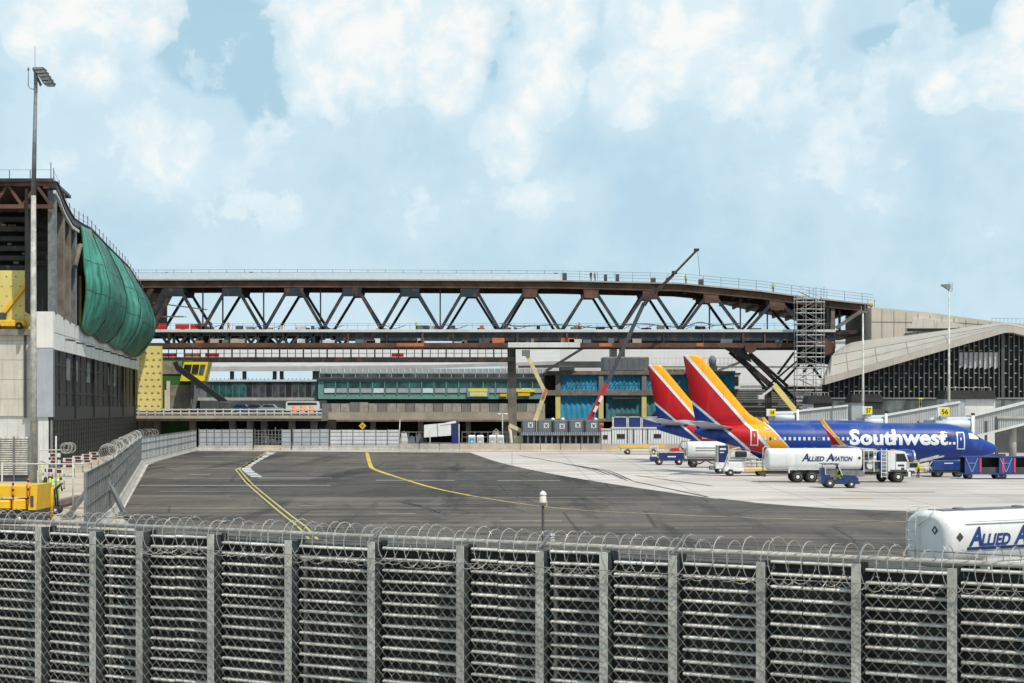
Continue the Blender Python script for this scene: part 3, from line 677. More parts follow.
# ================================================================ PERIMETER PANEL FENCE RUNNING AWAY FROM THE VIEWER
pf = thing('perimeter_fence', 'grey panel fence with coiled razor wire on top running along the tarmac edge', 'fence', (-25.5,103,0))
line = [Vector((-22.4,84,0)),Vector((-25.8,103,0)),Vector((-45.2,195,0)),Vector((-51.6,261.5,0))]
hts = [3.5,3.6,3.35,3.3]
for si in range(3):
    p, q = line[si], line[si+1]; d = (q-p); n = max(1,round(d.length/4.6)); dd = d.normalized(); nn = Vector((dd.y,-dd.x,0))
    for k in range(n):
        a, b = p+d*(k/n), p+d*((k+1)/n); ha, hb = hts[si]+(hts[si+1]-hts[si])*k/n, hts[si]+(hts[si+1]-hts[si])*(k+1)/n
        part(MB().bar(a, a+Vector((0,0,ha+.03)), .14), 'post', M['galv_dark'], pf)
        m = M['midgrey'] if si == 0 else M['white'] if k % 3 else M['offwhite']
        part(MB().add([a+Vector((0,0,.5)),b+Vector((0,0,.5)),b+Vector((0,0,hb)),a+Vector((0,0,ha))]+[x-nn*.05 for x in [a+Vector((0,0,.5)),b+Vector((0,0,.5)),b+Vector((0,0,hb)),a+Vector((0,0,ha))]],
             [(0,1,2,3),(7,6,5,4),(0,4,5,1),(1,5,6,2),(2,6,7,3),(3,7,4,0)]), 'panel', m, pf)
        rl = MB()
        for f_ in (.18,.5,.78,1): rl.bar(a+nn*.05+Vector((0,0,ha*f_)), b+nn*.05+Vector((0,0,hb*f_)), .055)
        for f_ in (.33,.66): c = a+(b-a)*f_; rl.bar(c+nn*.04+Vector((0,0,.5)), c+nn*.04+Vector((0,0,ha)), .04)
        part(rl, 'rail', M['galv_dark'], pf)
    c0 = jersey(p+nn*.15, q+nn*.15, .55); part(c0, 'kerb_block', M['concrete_b'], pf)
A = line[1]
for s in (0,1):
    o_ = Vector((.0,-s*1.6,0)); top = A+Vector((.05,0,3.5))-Vector((0,s*.5,0)); 
p_ = Vector((-24.9,101.2,0))
part(MB().bar(p_+Vector((-.55,0,3.5)),p_+Vector((-2.6,-2,.25)),.26).bar(p_+Vector((-.5,0,2.0)),p_+Vector((.45,-.4,.3)),.3,.2).bar(p_+Vector((-1.3,-.8,1.7)),p_+Vector((-.3,0,1.75)),.12)
     .add([p_+Vector(v) for v in [(-.75,0,3.4),(-.45,0,3.4),(-.35,-.1,1.7),(-1.3,-.6,1.7)]],[(0,1,2,3)]).box(p_.x-3.0,p_.x-2.2,p_.y-2.3,p_.y-1.6,.1,.3).box(p_.x+.15,p_.x+.75,p_.y-.7,p_.y-.1,.1,.35), 'brace', M['galv_dark'], pf)
cw_ = MB(); pts = []; th = 0
tot = [(line[1],line[2],3.6,3.35),(line[2],line[2]+(line[3]-line[2])*.25,3.35,3.3)]
for p, q, ha, hb in tot:
    L = (q-p).length; n = int(L/.13)
    d = (q-p).normalized(); nn = Vector((d.y,-d.x,0))
    for k in range(n):
        th += .62; f_ = k/n; c = p+(q-p)*f_; r_ = .46*(1+.3*math.sin(f_*37))
        pts.append(c - nn*.35 + nn*r_*math.cos(th) + Vector((0,0,ha+(hb-ha)*f_+.35+r_*math.sin(th))) + d*random.uniform(-.15,.15))
cw_.tube(pts, .02, 3, cap=False, smooth=False)
o = part(cw_, 'razor_wire', M['razor']); tag(o, 'tangled razor wire coil heaped along the grey panel fence beside the glazing', 'razor wire')
# ================================================================ CLUTTER LEFT OF THE PERIMETER FENCE
Y = 96.0
yp = thing('loading_platform', 'bright yellow steel platform with striped corner posts below the tall mast', 'platform', (wx(10,Y),Y,0))
x0, x1 = wx(-40,Y), wx(41,Y)
part(MB().bbox(x0,wx(33,Y),Y-1,Y+2,wz(496,Y),wz(484.5,Y),.06), 'body', M['yellow'], yp)
part(MB().add([(wx(33,Y),Y-1,wz(509,Y)),(x1,Y-1,wz(509,Y)),(x1+.1,Y-1,wz(484,Y)),(wx(36,Y),Y-1,wz(484,Y)),(wx(33,Y),Y+2,wz(509,Y)),(x1,Y+2,wz(509,Y)),(x1+.1,Y+2,wz(484,Y)),(wx(36,Y),Y+2,wz(484,Y))],
    [(0,1,2,3),(7,6,5,4),(0,4,5,1),(1,5,6,2),(2,6,7,3),(3,7,4,0)]), 'end_frame', M['yellow'], yp)
part(MB().box(wx(35.5,Y),wx(38.5,Y),Y-1.03,Y-.9,wz(506,Y),wz(495,Y)), 'vent_panel', M['dkgrey'], yp)
part(MB().box(x0,x1,Y-.9,Y+1.9,.15,wz(509,Y)), 'underframe', M['dkgrey'], yp)
part(MB().bbox(x0,wx(16,Y),Y-1.3,Y+.5,wz(507,Y),wz(499,Y),.1).bbox(wx(18,Y),wx(31,Y),Y-1.2,Y+.5,wz(508,Y),wz(498,Y),.1), 'tank', M['yellow'], yp)
for px, a, b in ((5,495,508),(19,482,500),(34,478,503)):
    pp = part(MB().cyl((wx(px,Y),Y-1.15,wz(b,Y)),(wx(px,Y),Y-1.15,wz(a,Y)),.055,8), 'striped_post', M['orange'], yp)
    for k in range(3): z = wz(b,Y)+(wz(a,Y)-wz(b,Y))*(k+.6)/3; part(MB().cyl((wx(px,Y),Y-1.15,z),(wx(px,Y),Y-1.15,z+.16),.06,8), 'black_band', M['black'], pp)
for dx in (-1.8,.9): wheel(yp, dx, -1.0, .35, .35, .25)
Y = 98.0
for px, mm, lb in ((45.5,'black','black bollard standing beside the yellow platform'),(51.5,'yellow','yellow pipe bollard standing beside the black bollard')):
    b = thing('bollard', lb, 'bollard', (wx(px,Y),Y,0))
    part(MB().lathe((wx(px,Y),Y,0),'z',[(.11,0),(.11,wz(477 if mm == 'black' else 487,Y)-.06),(.07,wz(477 if mm == 'black' else 487,Y))],12), 'tube', M[mm], b)
    part(MB().box(wx(px,Y)-.16,wx(px,Y)+.16,Y-.16,Y+.16,0,.06), 'base_plate', M['galv_dark'], b)
# pipe gate
Y = 106.0
pg = thing('pipe_gate', 'grey tubular gate with thin rails standing on the tan concrete', 'gate', (wx(60,Y),Y,0))
zt, zm, zb = wz(464,Y), wz(476,Y), wz(508,Y)
for px in (47,73): part(MB().cyl((wx(px,Y),Y,0),(wx(px,Y),Y,zt+.05),.06,8), 'post', M['galv'], pg)
part(MB().cyl((wx(2,Y),Y,zt),(wx(84,Y),Y,zt),.05,8), 'top_rail', M['galv'], pg); part(MB().cyl((wx(47,Y),Y,zm),(wx(73,Y),Y,zm),.03,6).cyl((wx(47,Y),Y,zb),(wx(84,Y),Y,zb),.04,6), 'lower_rail', M['galv_dark'], pg)
for px in (2,): part(MB().cyl((wx(px,Y),Y,0),(wx(px,Y),Y,zt+.05),.06,8), 'post', M['galv'], pg)
Y = 128.0
pg = thing('pipe_stand', 'grey pipe frame with a small wire coil beside the dark cladding', 'frame', (wx(50,Y),Y,0))
for px, py in ((40,443),(56,436)): part(MB().cyl((wx(px,Y),Y,0),(wx(px,Y),Y,wz(py,Y)),.07,8), 'post', M['galv'], pg)
part(MB().cyl((wx(40,Y),Y,wz(450,Y)),(wx(70,Y),Y,wz(450,Y)),.05,6), 'top_rail', M['galv'], pg); part(MB().cyl((wx(40,Y),Y,wz(461,Y)),(wx(60,Y),Y,wz(468,Y)),.04,6), 'cross_rail', M['galv_dark'], pg)
pts = [(wx(64+k*.05,Y)+.5*math.cos(k*.5)*.8, Y+.4*math.sin(k*.4), wz(448,Y)+.42*math.sin(k*.5)) for k in range(120)]
part(MB().tube(pts,.03,3,cap=False), 'wire_coil', M['razor'], pg)
M['darkred'] = mat('dark_red_panel', (.14,.012,.016), .5, 0, .25, 2)
# barricades
bar_spots = [(54,455,150,'white barricade with red panel standing highest beside the pipe frame'),(69,460,160,'white barricade with red panel below the small wire coil'),(78,458,172,'white barricade with red panel third along the cladding'),(87,456,184,'white barricade with red panel fourth along the cladding'),(94,454,196,'white barricade with red panel farthest along the cladding'),(49,470,132,'low white barricade nearest the black bollard'),(58,471,136,'low white barricade behind the lime delineator posts')]
bc0 = None
for px, py, Y, lb in bar_spots:
    X = wx(px,Y); z = max(1.25, wz(py-2,Y))
    b = thing('barricade', lb, 'barricade', (X,Y,0), 0, 'barricades along the dark cladding')
    part(MB().box(-.6,.6,-.04,.04,z-.4,z).box(-.6,.6,-.04,.04,z-1.0,z-.65), 'board', M['offwhite'], b, False)
    st = MB().box(-.34,.3,-.05,-.04,z-.34,z-.06).box(-.3,.36,-.05,-.04,z-.94,z-.7)
    part(st, 'red_panel', M['darkred'], b, False)
    for s in (-.5,.5): part(MB().box(s-.04,s+.04,-.3,.3,0,.08).box(s-.03,s+.03,.045,.1,0,z+.05), 'leg', M['galv_dark'], b, False)
for k, (px, py0, py1) in enumerate(((42,465,474),(50,478,487),(53,479,486),(58,475,484))):
    Y = 112.0+k*1.5 if k else 140.0
    X = wx(px,Y); zt = wz(py0,Y); d = thing('delineator_post', ['lime delineator post nearest the mast','lime delineator post beside the black bollard','lime delineator post second along the kerb timber','lime delineator post at the far end of the kerb timber'][k], 'delineator', (X,Y,0), 0, 'lime delineator posts')
    part(MB().lathe((X,Y,0),'z',[(.09,.1),(.09,zt-.1),(.05,zt)],10), 'post', M['lime'], d); part(MB().lathe((X,Y,0),'z',[(.25,0),(.25,.06),(.12,.12)],10), 'foot', M['rubber'], d)
    part(MB().lathe((X,Y,0),'z',[(.094,zt-.5),(.094,zt-.32)],10), 'reflective_band', M['white'], d)
o = part(MB().bar((wx(50,108),108,.35),(wx(64,112),116,.42),.5,.35).bar((wx(50,108),108,.1),(wx(64,112),116,.1),.3,.2), 'timber_baulk', M['steel_brown']); tag(o, 'long dark timber baulk lying on the tan concrete', 'timber')
hd = thing('hand_truck', 'small black hand truck parked by the dark timber baulk', 'hand truck', (wx(56,104),104,0))
X, Y = wx(56,104),104
part(MB().tube([(X,Y,.25),(X-.1,Y,1.6),(X+.3,Y,2.0),(X+.4,Y,1.5)],.06,6).tube([(X,Y+.5,.25),(X-.1,Y+.5,1.6),(X+.3,Y+.5,2.0)],.06,6).bar((X-.05,Y,1.0),(X-.05,Y+.5,1.0),.08), 'frame', M['black'], hd)
for dy in (-.1,.6): wheel(hd, 0, dy, .28, .28, .12)
# ================================================================ PEOPLE (one continuous mesh each)
def person(loc, rotz, label, vest='lime', pose='stand', helmet='white', group=None):
    t_ = thing('person', label, 'person', loc, rotz, group)
    ar = .35 if pose != 'work' else .9
    if pose == 'sit':
        V = [(0,0,.55),(0,.02,.85),(0,.03,1.10),(0,.02,1.22),(0,0,1.36),(.1,-.05,.55),(.12,-.45,.52),(.12,-.5,.1),(-.1,-.05,.55),(-.12,-.45,.52),(-.12,-.5,.1),(.2,.03,1.08),(.25,-.12,.82),(.12,-.4,.9),(-.2,.03,1.08),(-.25,-.12,.82),(-.12,-.4,.9),(.12,-.64,.05),(-.12,-.64,.05)]
    else:
        V = [(0,0,.95),(0,.0,1.2),(0,.01,1.42),(0,0,1.53),(0,-.02,1.68),(.09,0,.9),(.11,-.06,.5),(.12,.02,.09),(-.09,0,.9),(-.13,.08,.5),(-.14,.16,.09),(.19,.0,1.40),(.25,-.02-.1*ar,1.14),(.22,-.1-.4*ar,.98+.2*ar),(-.19,0,1.40),(-.25,.0,1.14),(-.24,-.14*ar,.9),(.12,-.12,.05),(-.14,.02,.05)]
    E = [(0,1),(1,2),(2,3),(3,4),(0,5),(5,6),(6,7),(7,17),(0,8),(8,9),(9,10),(10,18),(2,11),(11,12),(12,13),(2,14),(14,15),(15,16)]
    rad = [.14,.15,.15,.06,.105,.10,.07,.05,.10,.07,.05,.065,.05,.04,.065,.05,.04,.05,.05]
    me = bpy.data.meshes.new('person'); me.from_pydata(V, E, [])
    ob = bpy.data.objects.new('body', me); COL.objects.link(ob)
    md = ob.modifiers.new('skin', 'SKIN')
    for i, sv in enumerate(me.skin_vertices[0].data): sv.radius = (rad[i], rad[i]*.85); sv.use_root = (i == 0)
    ob.modifiers.new('sub', 'SUBSURF').levels = 1
    bpy.context.view_layer.update()
    m2 = bpy.data.meshes.new_from_object(ob.evaluated_get(bpy.context.evaluated_depsgraph_get()))
    bpy.data.objects.remove(ob)
    for mm in (M['denim'], M[vest], M['skin']): m2.materials.append(mm)
    hips, neck = (.58, 1.22) if pose == 'sit' else (.93, 1.50)
    for p in m2.polygons:
        c = p.center; p.use_smooth = True
        p.material_index = 2 if c.z > neck or (abs(c.x) > .17 and c.z < hips+.2 and c.z > hips-.1) else 1 if c.z > hips else 0
    body = link(bpy.data.objects.new('body', m2)); body.parent = t_; WM[body.name] = WM[t_.name].copy()
    hz = V[4][2]; hy = V[4][1]
    part(MB().lathe((0,hy,hz),'z',[(.15,.02),(.125,.03),(.118,.09),(.08,.14),(.01,.155)],12), 'helmet', M[helmet], t_, False)
    return t_
# ================================================================ STEEL TRUSS BRIDGE
YN, YF = 285.0, 298.0
def bx(px): return wx(px, YN)
def bz(py): return wz(py, YN)
br = thing('truss_bridge', 'long unfinished steel truss bridge spanning above the tarmac', 'bridge', (bx(510),YN,bz(348)))
top_py = lerp([(100,284.5),(300,284.0),(560,285.2),(680,288.0),(760,295.5),(800,301),(870,309)])
def tz(px): return bz(top_py(px))
back = lerp([(100,0),(560,0),(690,2),(760,9),(870,16)])         # how far the roof widens to the rear at its right end
xs = [118,200,300,400,500,560,600,640,680,720,760,800,840,872]
for nm, yy, dz, m in (('top_chord',YN,0,'steel_rust'),('top_chord',YF,0,'steel_dark')):
    mb = MB().loft([[(bx(p),yy-.45,tz(p)-.6),(bx(p),yy+.45,tz(p)-.6),(bx(p),yy+.45,tz(p)+.55),(bx(p),yy-.45,tz(p)+.55)] for p in xs]); part(mb, nm, M[m], br)
part(MB().loft([[(bx(p),YN-.9,tz(p)+.55),(bx(p),YF+1+back(p)*2.2,tz(p)+.55-back(p)*.05),(bx(p),YF+1+back(p)*2.2,tz(p)+.85-back(p)*.05),(bx(p),YN-.9,tz(p)+.85)] for p in xs]), 'roof_slab', M['steel_dark'], br)
part(MB().loft([[(bx(p),YN-1.0,tz(p)+.62),(bx(p),YN-.92,tz(p)+.62),(bx(p),YN-.92,tz(p)+.80),(bx(p),YN-1.0,tz(p)+.80)] for p in xs]), 'roof_edge_strip', M['tan'], br)
ra = MB()
for k in range(11): p = 690+k*17; ra.bar((bx(p),YN+.5,tz(p)+.3),(bx(p),YF+back(p)*2.2,tz(p)+.2-back(p)*.05),.4,.6)
part(ra, 'roof_rafters', M['steel_rust'], br)
part(MB().loft([[(bx(p),YN-.85,tz(p)+.85),(bx(p),YN-.78,tz(p)+.85),(bx(p),YN-.78,tz(p)+1.95),(bx(p),YN-.85,tz(p)+1.95)] for p in xs[:6]]), 'parapet_screen', M['aircond'], br)
part(MB().loft([[(bx(p),YF+.4,tz(p)+.85),(bx(p),YF+.5,tz(p)+.85),(bx(p),YF+.5,tz(p)+1.7),(bx(p),YF+.4,tz(p)+1.7)] for p in xs[:8]]), 'rear_parapet', M['offwhite'], br)
gr = MB()
for k in range(43): p = 122+k*17.6; gr.bar((bx(p),YN-.8,tz(p)+.8),(bx(p),YN-.8,tz(p)+2.55),.07)
for h in (1.5, 2.0, 2.5): gr.tube([(bx(p),YN-.8,tz(p)+h) for p in xs], .03, 4)
for k in range(30): p = 300+k*19; gr.bar((bx(p),YF+.5,tz(p)+.8),(bx(p),YF+.5,tz(p)+2.2),.06)
part(gr, 'roof_guardrail', M['galv_dark'], br)
rnd = random.Random(3)
for p in (143,152,158,165,178,190,214,226,250,268,346,352,516,530,556,565,606,618,654,668,702):
    x = bx(p); z = tz(p)+.85; w_ = rnd.uniform(.15,.45); part(MB().box(x-w_,x+w_,YN+1,YN+2,z,z+rnd.uniform(.9,1.5)), 'roof_equipment', M['dkgrey'], br)
# lower deck
dx0, dx1 = bx(120), bx(835)
part(MB().box(dx0,dx1,YN-.5,YF+.5,bz(333),bz(331)), 'deck_slab', M['midgrey'], br)
part(MB().box(dx0,dx1,YN-.75,YN-.5,bz(332.2),bz(329.6)), 'deck_edge', M['offwhite'], br)
part(MB().box(dx0,bx(336),YN-.2,YN+.3,bz(336),bz(333)), 'deck_girder', M['steel_blue'], br)
part(MB().box(bx(336),dx1,YN-.2,YN+.3,bz(341),bz(333)), 'deck_girder', M['steel_blue'], br, label='deeper blue deck girder')
part(MB().box(bx(478),dx1,YF-.3,YF+.2,bz(342),bz(333)), 'rear_girder', M['steel_dark'], br)
part(MB().box(dx0,bx(336),YF-.2,YF+.3,bz(335.5),bz(333)), 'rear_girder', M['steel_dark'], br)
part(MB().box(dx0,dx1,YN-.6,YN+.4,bz(347),bz(343)), 'bottom_chord', M['steel_rust'], br)
part(MB().box(dx0,dx1,YF-.4,YF+.6,bz(346.5),bz(343)), 'bottom_chord', M['steel_dark'], br)
part(MB().box(dx0,dx1,YN-.65,YN-.4,bz(348.2),bz(347)), 'lower_flange', M['steel_dark'], br)
for a, b in ((397,424),(599,612),(696,703)): part(MB().box(bx(a),bx(b),YN-.68,YN-.6,bz(346.6),bz(343.2)), 'primer_patch', M['orange_primer'], br)
part(MB().box(bx(508),bx(580),YN-.72,YN-.6,bz(347.5),bz(342.5)), 'pale_cladding', M['offwhite'], br)
for a, b in ((376,424),(452,492)): part(MB().box(bx(a),bx(b),YN+1.0,YN+4,bz(343),bz(333)), 'plant_box', M['steel_brown'], br)
for k in range(13):                                              # small warren bracing under the deck on the left half
    a = 160+k*14.0
    for yy, m in ((YN,'steel_blue'),(YF,'steel_dark')):
        part(MB().bar((bx(a),yy,bz(333.5)),(bx(a+7),yy,bz(343))if k % 2 == 0 else (bx(a-0),yy,bz(343)) ,.45).bar((bx(a+7),yy,bz(343)),(bx(a+14),yy,bz(333.5)),.45), 'brace', M[m], br)
for a in (206,262,316): part(MB().prism([(bx(a-9),bz(343)),(bx(a+9),bz(343)),(bx(a),bz(335))],'y',YN+2,YN+9), 'gusset_frame', M['steel_dark'], br)
# big diagonals
apex = [174,232,294,352,410,470,530,591,650,711,777]
for i, p in enumerate(apex):
    zt_, zb_ = tz(p)-.6, bz(330)
    for yy, gap, spread, w_, m in ((YN,5.0,25.5,.54,'steel_blue'),(YF,2.0,24,.46,'steel_dark')):
        if p > 500: gap = 3.0
        for s in (-1, 1):
            part(MB().bar((bx(p+s*gap),yy,tz(p+s*gap)-.6),(bx(p+s*(spread+4)),yy,zb_),w_,.5,(0,1,0)), 'diagonal', M[m], br)
        part(MB().prism([(bx(p-gap-3.5),tz(p)-2.2 if yy == YN else tz(p)-1.6),(bx(p+gap+3.5),tz(p)-2.2 if yy == YN else tz(p)-1.6),(bx(p+gap+5),tz(p)-.4),(bx(p-gap-5),tz(p)-.4)],'y',yy-.36,yy-.28), 'gusset', M['steel_blue' if p < 480 else 'steel_rust'], br)
    part(MB().bar((bx(p),YN,tz(p)-.4),(bx(p),YF,tz(p)-.4),.45), 'cross_beam', M['steel_dark'], br)
for p in (202,222,263,320,440,710,741,768): part(MB().bar((bx(p),YN+.8,bz(330)),(bx(p),YN+.8,tz(p)-.5),.24), 'hanger', M['steel_dark'], br)
for p in (138,152,160): part(MB().bar((bx(p+14),YN,tz(p)-.6),(bx(p-8),YN,bz(330)),.8,.6,(0,1,0)), 'end_diagonal', M['steel_dark'], br)
part(MB().box(bx(112),bx(150),YF+1,YF+1.3,bz(330),bz(286)), 'end_wall', M['steel_brown'], br)
part(MB().bar((bx(150),YN+2,bz(302)),(bx(205),YN+2,bz(309)),.2).bar((bx(150),YN+2,bz(316)),(bx(184),YN+2,bz(316)),.25), 'stay_bar', M['galv'], br)
gr = MB()
for k in range(66): p = 150+k*10.4; gr.bar((bx(p),YN-.6,bz(330)),(bx(p),YN-.6,bz(323.5)),.05)
for py in (325.6, 323.6): gr.bar((bx(150),YN-.6,bz(py)),(bx(832),YN-.6,bz(py)),.045)
part(gr, 'deck_guardrail', M['galv_dark'], br)
part(MB().tube(catmull([(bx(p),YN+1,bz(q)) for p, q in ((500,323),(520,326),(560,324.5),(600,327.5),(640,323.5),(680,327),(700,322),(715,325),(740,323))],5),.09,5), 'hose', M['black'], br)
for p in (152,175,190): part(MB().box(bx(p),bx(p+14),YN+.2,YN+.3,bz(329),bz(324)), 'red_barrier', M['red'], br)
rnd = random.Random(21)
cm = ['galv','offwhite','steel_rust','dkgrey','tan','graycont','orange_primer','steel_brown','galv_dark']
for k in range(44):                                              # plant, pallets and bundles standing along the deck
    p = 158+rnd.random()*650; w_, h_ = rnd.uniform(.25,1.1), rnd.uniform(.3,1.15); yy = YN+rnd.uniform(.4,6)
    part(MB().bbox(bx(p)-w_,bx(p)+w_,yy,yy+.8,bz(331),bz(331)+h_,.04), 'deck_stack', M[cm[k % 9]], br)
for k in range(30):                                              # fittings hung below the deck
    p = 168+rnd.random()*650; w_, h_ = rnd.uniform(.2,1.4), rnd.uniform(.25,.9)
    part(MB().box(bx(p)-w_,bx(p)+w_,YN-.3,YN+.6,bz(343)-h_*.2,bz(343)+h_), 'under_deck_fitting', M[cm[(k*5) % 9]], br)
for k in range(18):
    p = 175+k*35+rnd.uniform(-8,8); part(MB().bar((bx(p),YN-.45,bz(331.5)),(bx(p),YN-.45,bz(343.5)),rnd.choice((.12,.25,.4))), 'deck_stiffener', M['steel_rust' if k % 2 else 'steel_dark'], br)
for k in range(9):
    p = 190+k*62; part(MB().tube(catmull([(bx(p),YN+.3,bz(329)),(bx(p+9),YN+.3,bz(326-rnd.random()*2)),(bx(p+18),YN+.3,bz(328.5)),(bx(p+30),YN+.3,bz(325))],5),.05,4), 'cable', M['black'], br)
# suspended gangway
gw = MB().box(bx(161),bx(514),YN-1.2,YN+2.5,bz(362),bz(357.3)); part(gw, 'gangway_floor', M['steel_dark'], br)
gr = MB()
for k in range(45): p = 162+k*7.9; gr.bar((bx(p),YN-1.1,bz(359)),(bx(p),YN-1.1,bz(348)),.13 if k % 3 else .25)
for py in (353.5, 349.5): gr.bar((bx(161),YN-1.1,bz(py)),(bx(514),YN-1.1,bz(py)),.08)
part(gr, 'gangway_rail', M['steel_dark'], br)
for a, b, m in ((162,178,'red'),(186,202,'orange_primer'),(206,220,'red'),(392,404,'red')): part(MB().box(bx(a),bx(b),YN-.9,YN-.85,bz(357),bz(353.5)), 'netting', M[m], br)
# piers
part(MB().bar((bx(513),YN+4,0),(bx(511.5),YN+4,bz(347)),1.5,1.4,(0,1,0)), 'pier', M['steel_brown'], br)
part(MB().prism([(bx(723),bz(347.5)),(bx(820),bz(347.5)),(bx(820),bz(350)),(bx(746),bz(350)),(bx(752),bz(362)),(bx(742),bz(358))],'y',YN+.2,YN+1.2), 'support_head', M['steel_dark'], br)
part(MB().prism([(bx(744),bz(345)),(bx(756),bz(345)),(bx(755),bz(351)),(bx(750),bz(354)),(bx(745),bz(351))],'y',YN-.9,YN-.3), 'rusty_bearing', M['steel_rust'], br)
for (a, b, c, d, ww) in ((738,355,806,414,.9),(750,354,800,402,.6),(752,353,790,386,.5),(731,352,775,388,.5),(796,352,780,374,.4),(812,352,786,381,.4),(744,362,768,388,.45),(800,360,770,386,.3),(806,356,824,378,.4),(822,352,806,372,.35)):
    part(MB().bar((bx(a),YN+2,bz(b)),(bx(c),YN+2.6,bz(d)),ww,ww,(0,1,0)), 'support_strut', M['steel_dark'], br)
part(MB().box(bx(766),bx(826),YN+1,YN+5,bz(389),bz(386.5)), 'support_deck', M['steel_dark'], br)
part(MB().bar((bx(770),YN+2,0),(bx(770),YN+2,bz(388)),1.0).bar((bx(816),YN+2,0),(bx(816),YN+2,bz(388)),1.0), 'pier', M['steel_dark'], br)
part(MB().box(bx(826),bx(829),YN-.5,YF,bz(350),bz(303)).box(bx(826),bx(868),YF+16,YF+16.5,bz(360),bz(300)), 'end_bay_wall', M['dark'], br)
part(MB().box(bx(829),bx(870),YN,YF+14,bz(334),bz(330)), 'end_bay_floor', M['steel_dark'], br)
part(MB().bar((bx(836),YN-.2,bz(328)),(bx(861),YN-.2,bz(311)),.6).bar((bx(832),YN+.2,bz(345)),(bx(833),YN+.2,bz(304)),.7).bar((bx(843),YN+3,bz(330)),(bx(843),YN+3,bz(309)),.4), 'end_bay_brace', M['steel_brown'], br)
part(MB().prism([(bx(824),bz(338)),(bx(831),bz(342)),(bx(832),bz(352)),(bx(824),bz(356))],'y',YN-.8,YN-.5), 'rusty_bearing', M['steel_rust'], br)
# scaffold tower
sY = YN-4.5
def sx(px): return wx(px, sY)
def szz(py): return wz(py, sY)
st = thing('scaffold_tower', 'tall scaffold stair tower standing against the truss bridge', 'scaffold', (sx(811),sY,0))
pl = MB()
for px in (797,806,816,824):
    for dy in (0, 2.6): pl.cyl((sx(px),sY+dy,0),(sx(px),sY+dy,szz(287 if px in (803,816,824) else 294)),.07,5)
part(pl, 'standards', M['scaff'], st)
py = 412; k = 0; lg = MB(); sr = MB(); bd = MB()
while py > 292:
    for dy in (0, 2.6): lg.cyl((sx(796),sY+dy,szz(py)),(sx(825),sY+dy,szz(py)),.06,5); lg.cyl((sx(796),sY+dy,szz(py-4)),(sx(825),sY+dy,szz(py-4)),.045,5)
    bd.box(sx(797),sx(824),sY,sY+2.6,szz(py+.3),szz(py-.3))
    a, b = (799,822) if k % 2 else (822,799)
    sr.bar((sx(a),sY+.7,szz(py)),(sx(b),sY+.7,szz(py-11)),.10,.5,(0,1,0)); sr.bar((sx(a),sY-.05,szz(py-4)),(sx(b),sY-.05,szz(py-15)),.07)
    py -= 11; k += 1
part(lg, 'ledgers', M['scaff'], st); part(bd, 'platforms', M['galv_dark'], st); part(sr, 'stair_flights', M['scaff'], st)
s2 = thing('scaffold_mast', 'narrow scaffold bracket at the pale wall where the bridge ends', 'scaffold', (wx(869,YN-2),YN-2,bz(338)))
mb = MB()
for px in (865.5,872): mb.cyl((bx(px),YN-2,bz(338)),(bx(px),YN-2,bz(300)),.08,5)
part(mb, 'uprights', M['scaff'], s2); mb = MB()
for k in range(9): mb.bar((bx(865),YN-2,bz(336-k*4)),(bx(873),YN-2,bz(336-k*4)),.1); mb.bar((bx(865.5),YN-2,bz(336-k*4)),(bx(872),YN-2,bz(332-k*4)),.07)
part(mb, 'rungs', M['insul'], s2)
ppl = [(416.5,330,YN+.5,'lime','white','worker in lime vest standing on the bridge deck above the green corridor'),(211,330,YN+.5,'denim','white','worker in dark clothes on the bridge deck nearest the tarpaulins'),(228.5,330,YN+.8,'orange','white','worker in orange top on the bridge deck near the tarpaulins'),
       (579,330,YN+.5,'orange','white','worker in orange top standing on the bridge deck by the crane boom')]
for px, py, Y, v_, h_, lb in ppl: person((wx(px,Y),Y,bz(331)), R(random.uniform(-60,60)), lb, v_, 'work' if px > 400 else 'stand', h_, 'workers on the bridge')
for px, v_, lb in ((591,'denim','worker in dark clothes standing on the bridge roof beside the crane boom'),(595,'orange','worker in orange top standing on the bridge roof beside the crane boom'),(686,'lime','worker in lime vest on the bridge roof behind the crane tip'),(773,'lime','worker in lime vest on the sloping end of the bridge roof')):
    person((bx(px),YN+.2,tz(px)+.85), R(random.uniform(-60,60)), lb, v_, 'work', 'white', 'workers on the bridge')
# ================================================================ MOBILE CRANE
M['boomgrey'] = mat('boom_dark_grey', (.055,.065,.075), .5, 0, .2)
Y = 276.0
def kx(px): return wx(px, Y)
def kz(py): return wz(py, Y)
cr = thing('mobile_crane', 'mobile crane with long telescopic boom raised across the bridge', 'crane', (kx(588),Y,0))
def seg(a, b, w0, nm, m): return part(MB().bar((kx(a[0]),Y,kz(a[1])),(kx(b[0]),Y,kz(b[1])),w0,w0*1.1,(0,1,0)), nm, M[m], cr)
seg((589,420),(607,384),.8,'boom_base','red'); seg((606,386),(644,303),.66,'boom_section','boomgrey'); seg((643,305),(661,286.5),.5,'boom_section','red')
seg((649,299),(673,275),.55,'boom_tip_section','steel_dark'); seg((672,276),(697,250),.38,'boom_tip','steel_dark')
part(MB().bar((kx(599),Y-.65,kz(402)),(kx(602),Y-.65,kz(396)),.5).bar((kx(594),Y-.65,kz(412)),(kx(597),Y-.65,kz(406)),.5), 'boom_marking', M['white'], cr)
part(MB().bar((kx(655),Y-.2,kz(288)),(kx(644),Y-.2,kz(305)),.7), 'boom_head', M['steel_dark'], cr)
part(MB().box(kx(672),kx(677),Y-.5,Y+.5,kz(274),kz(271)), 'jib_joint', M['steel_dark'], cr); part(MB().box(kx(694),kx(699),Y-.3,Y+.3,kz(251),kz(248.6)), 'sheave_head', M['steel_dark'], cr)
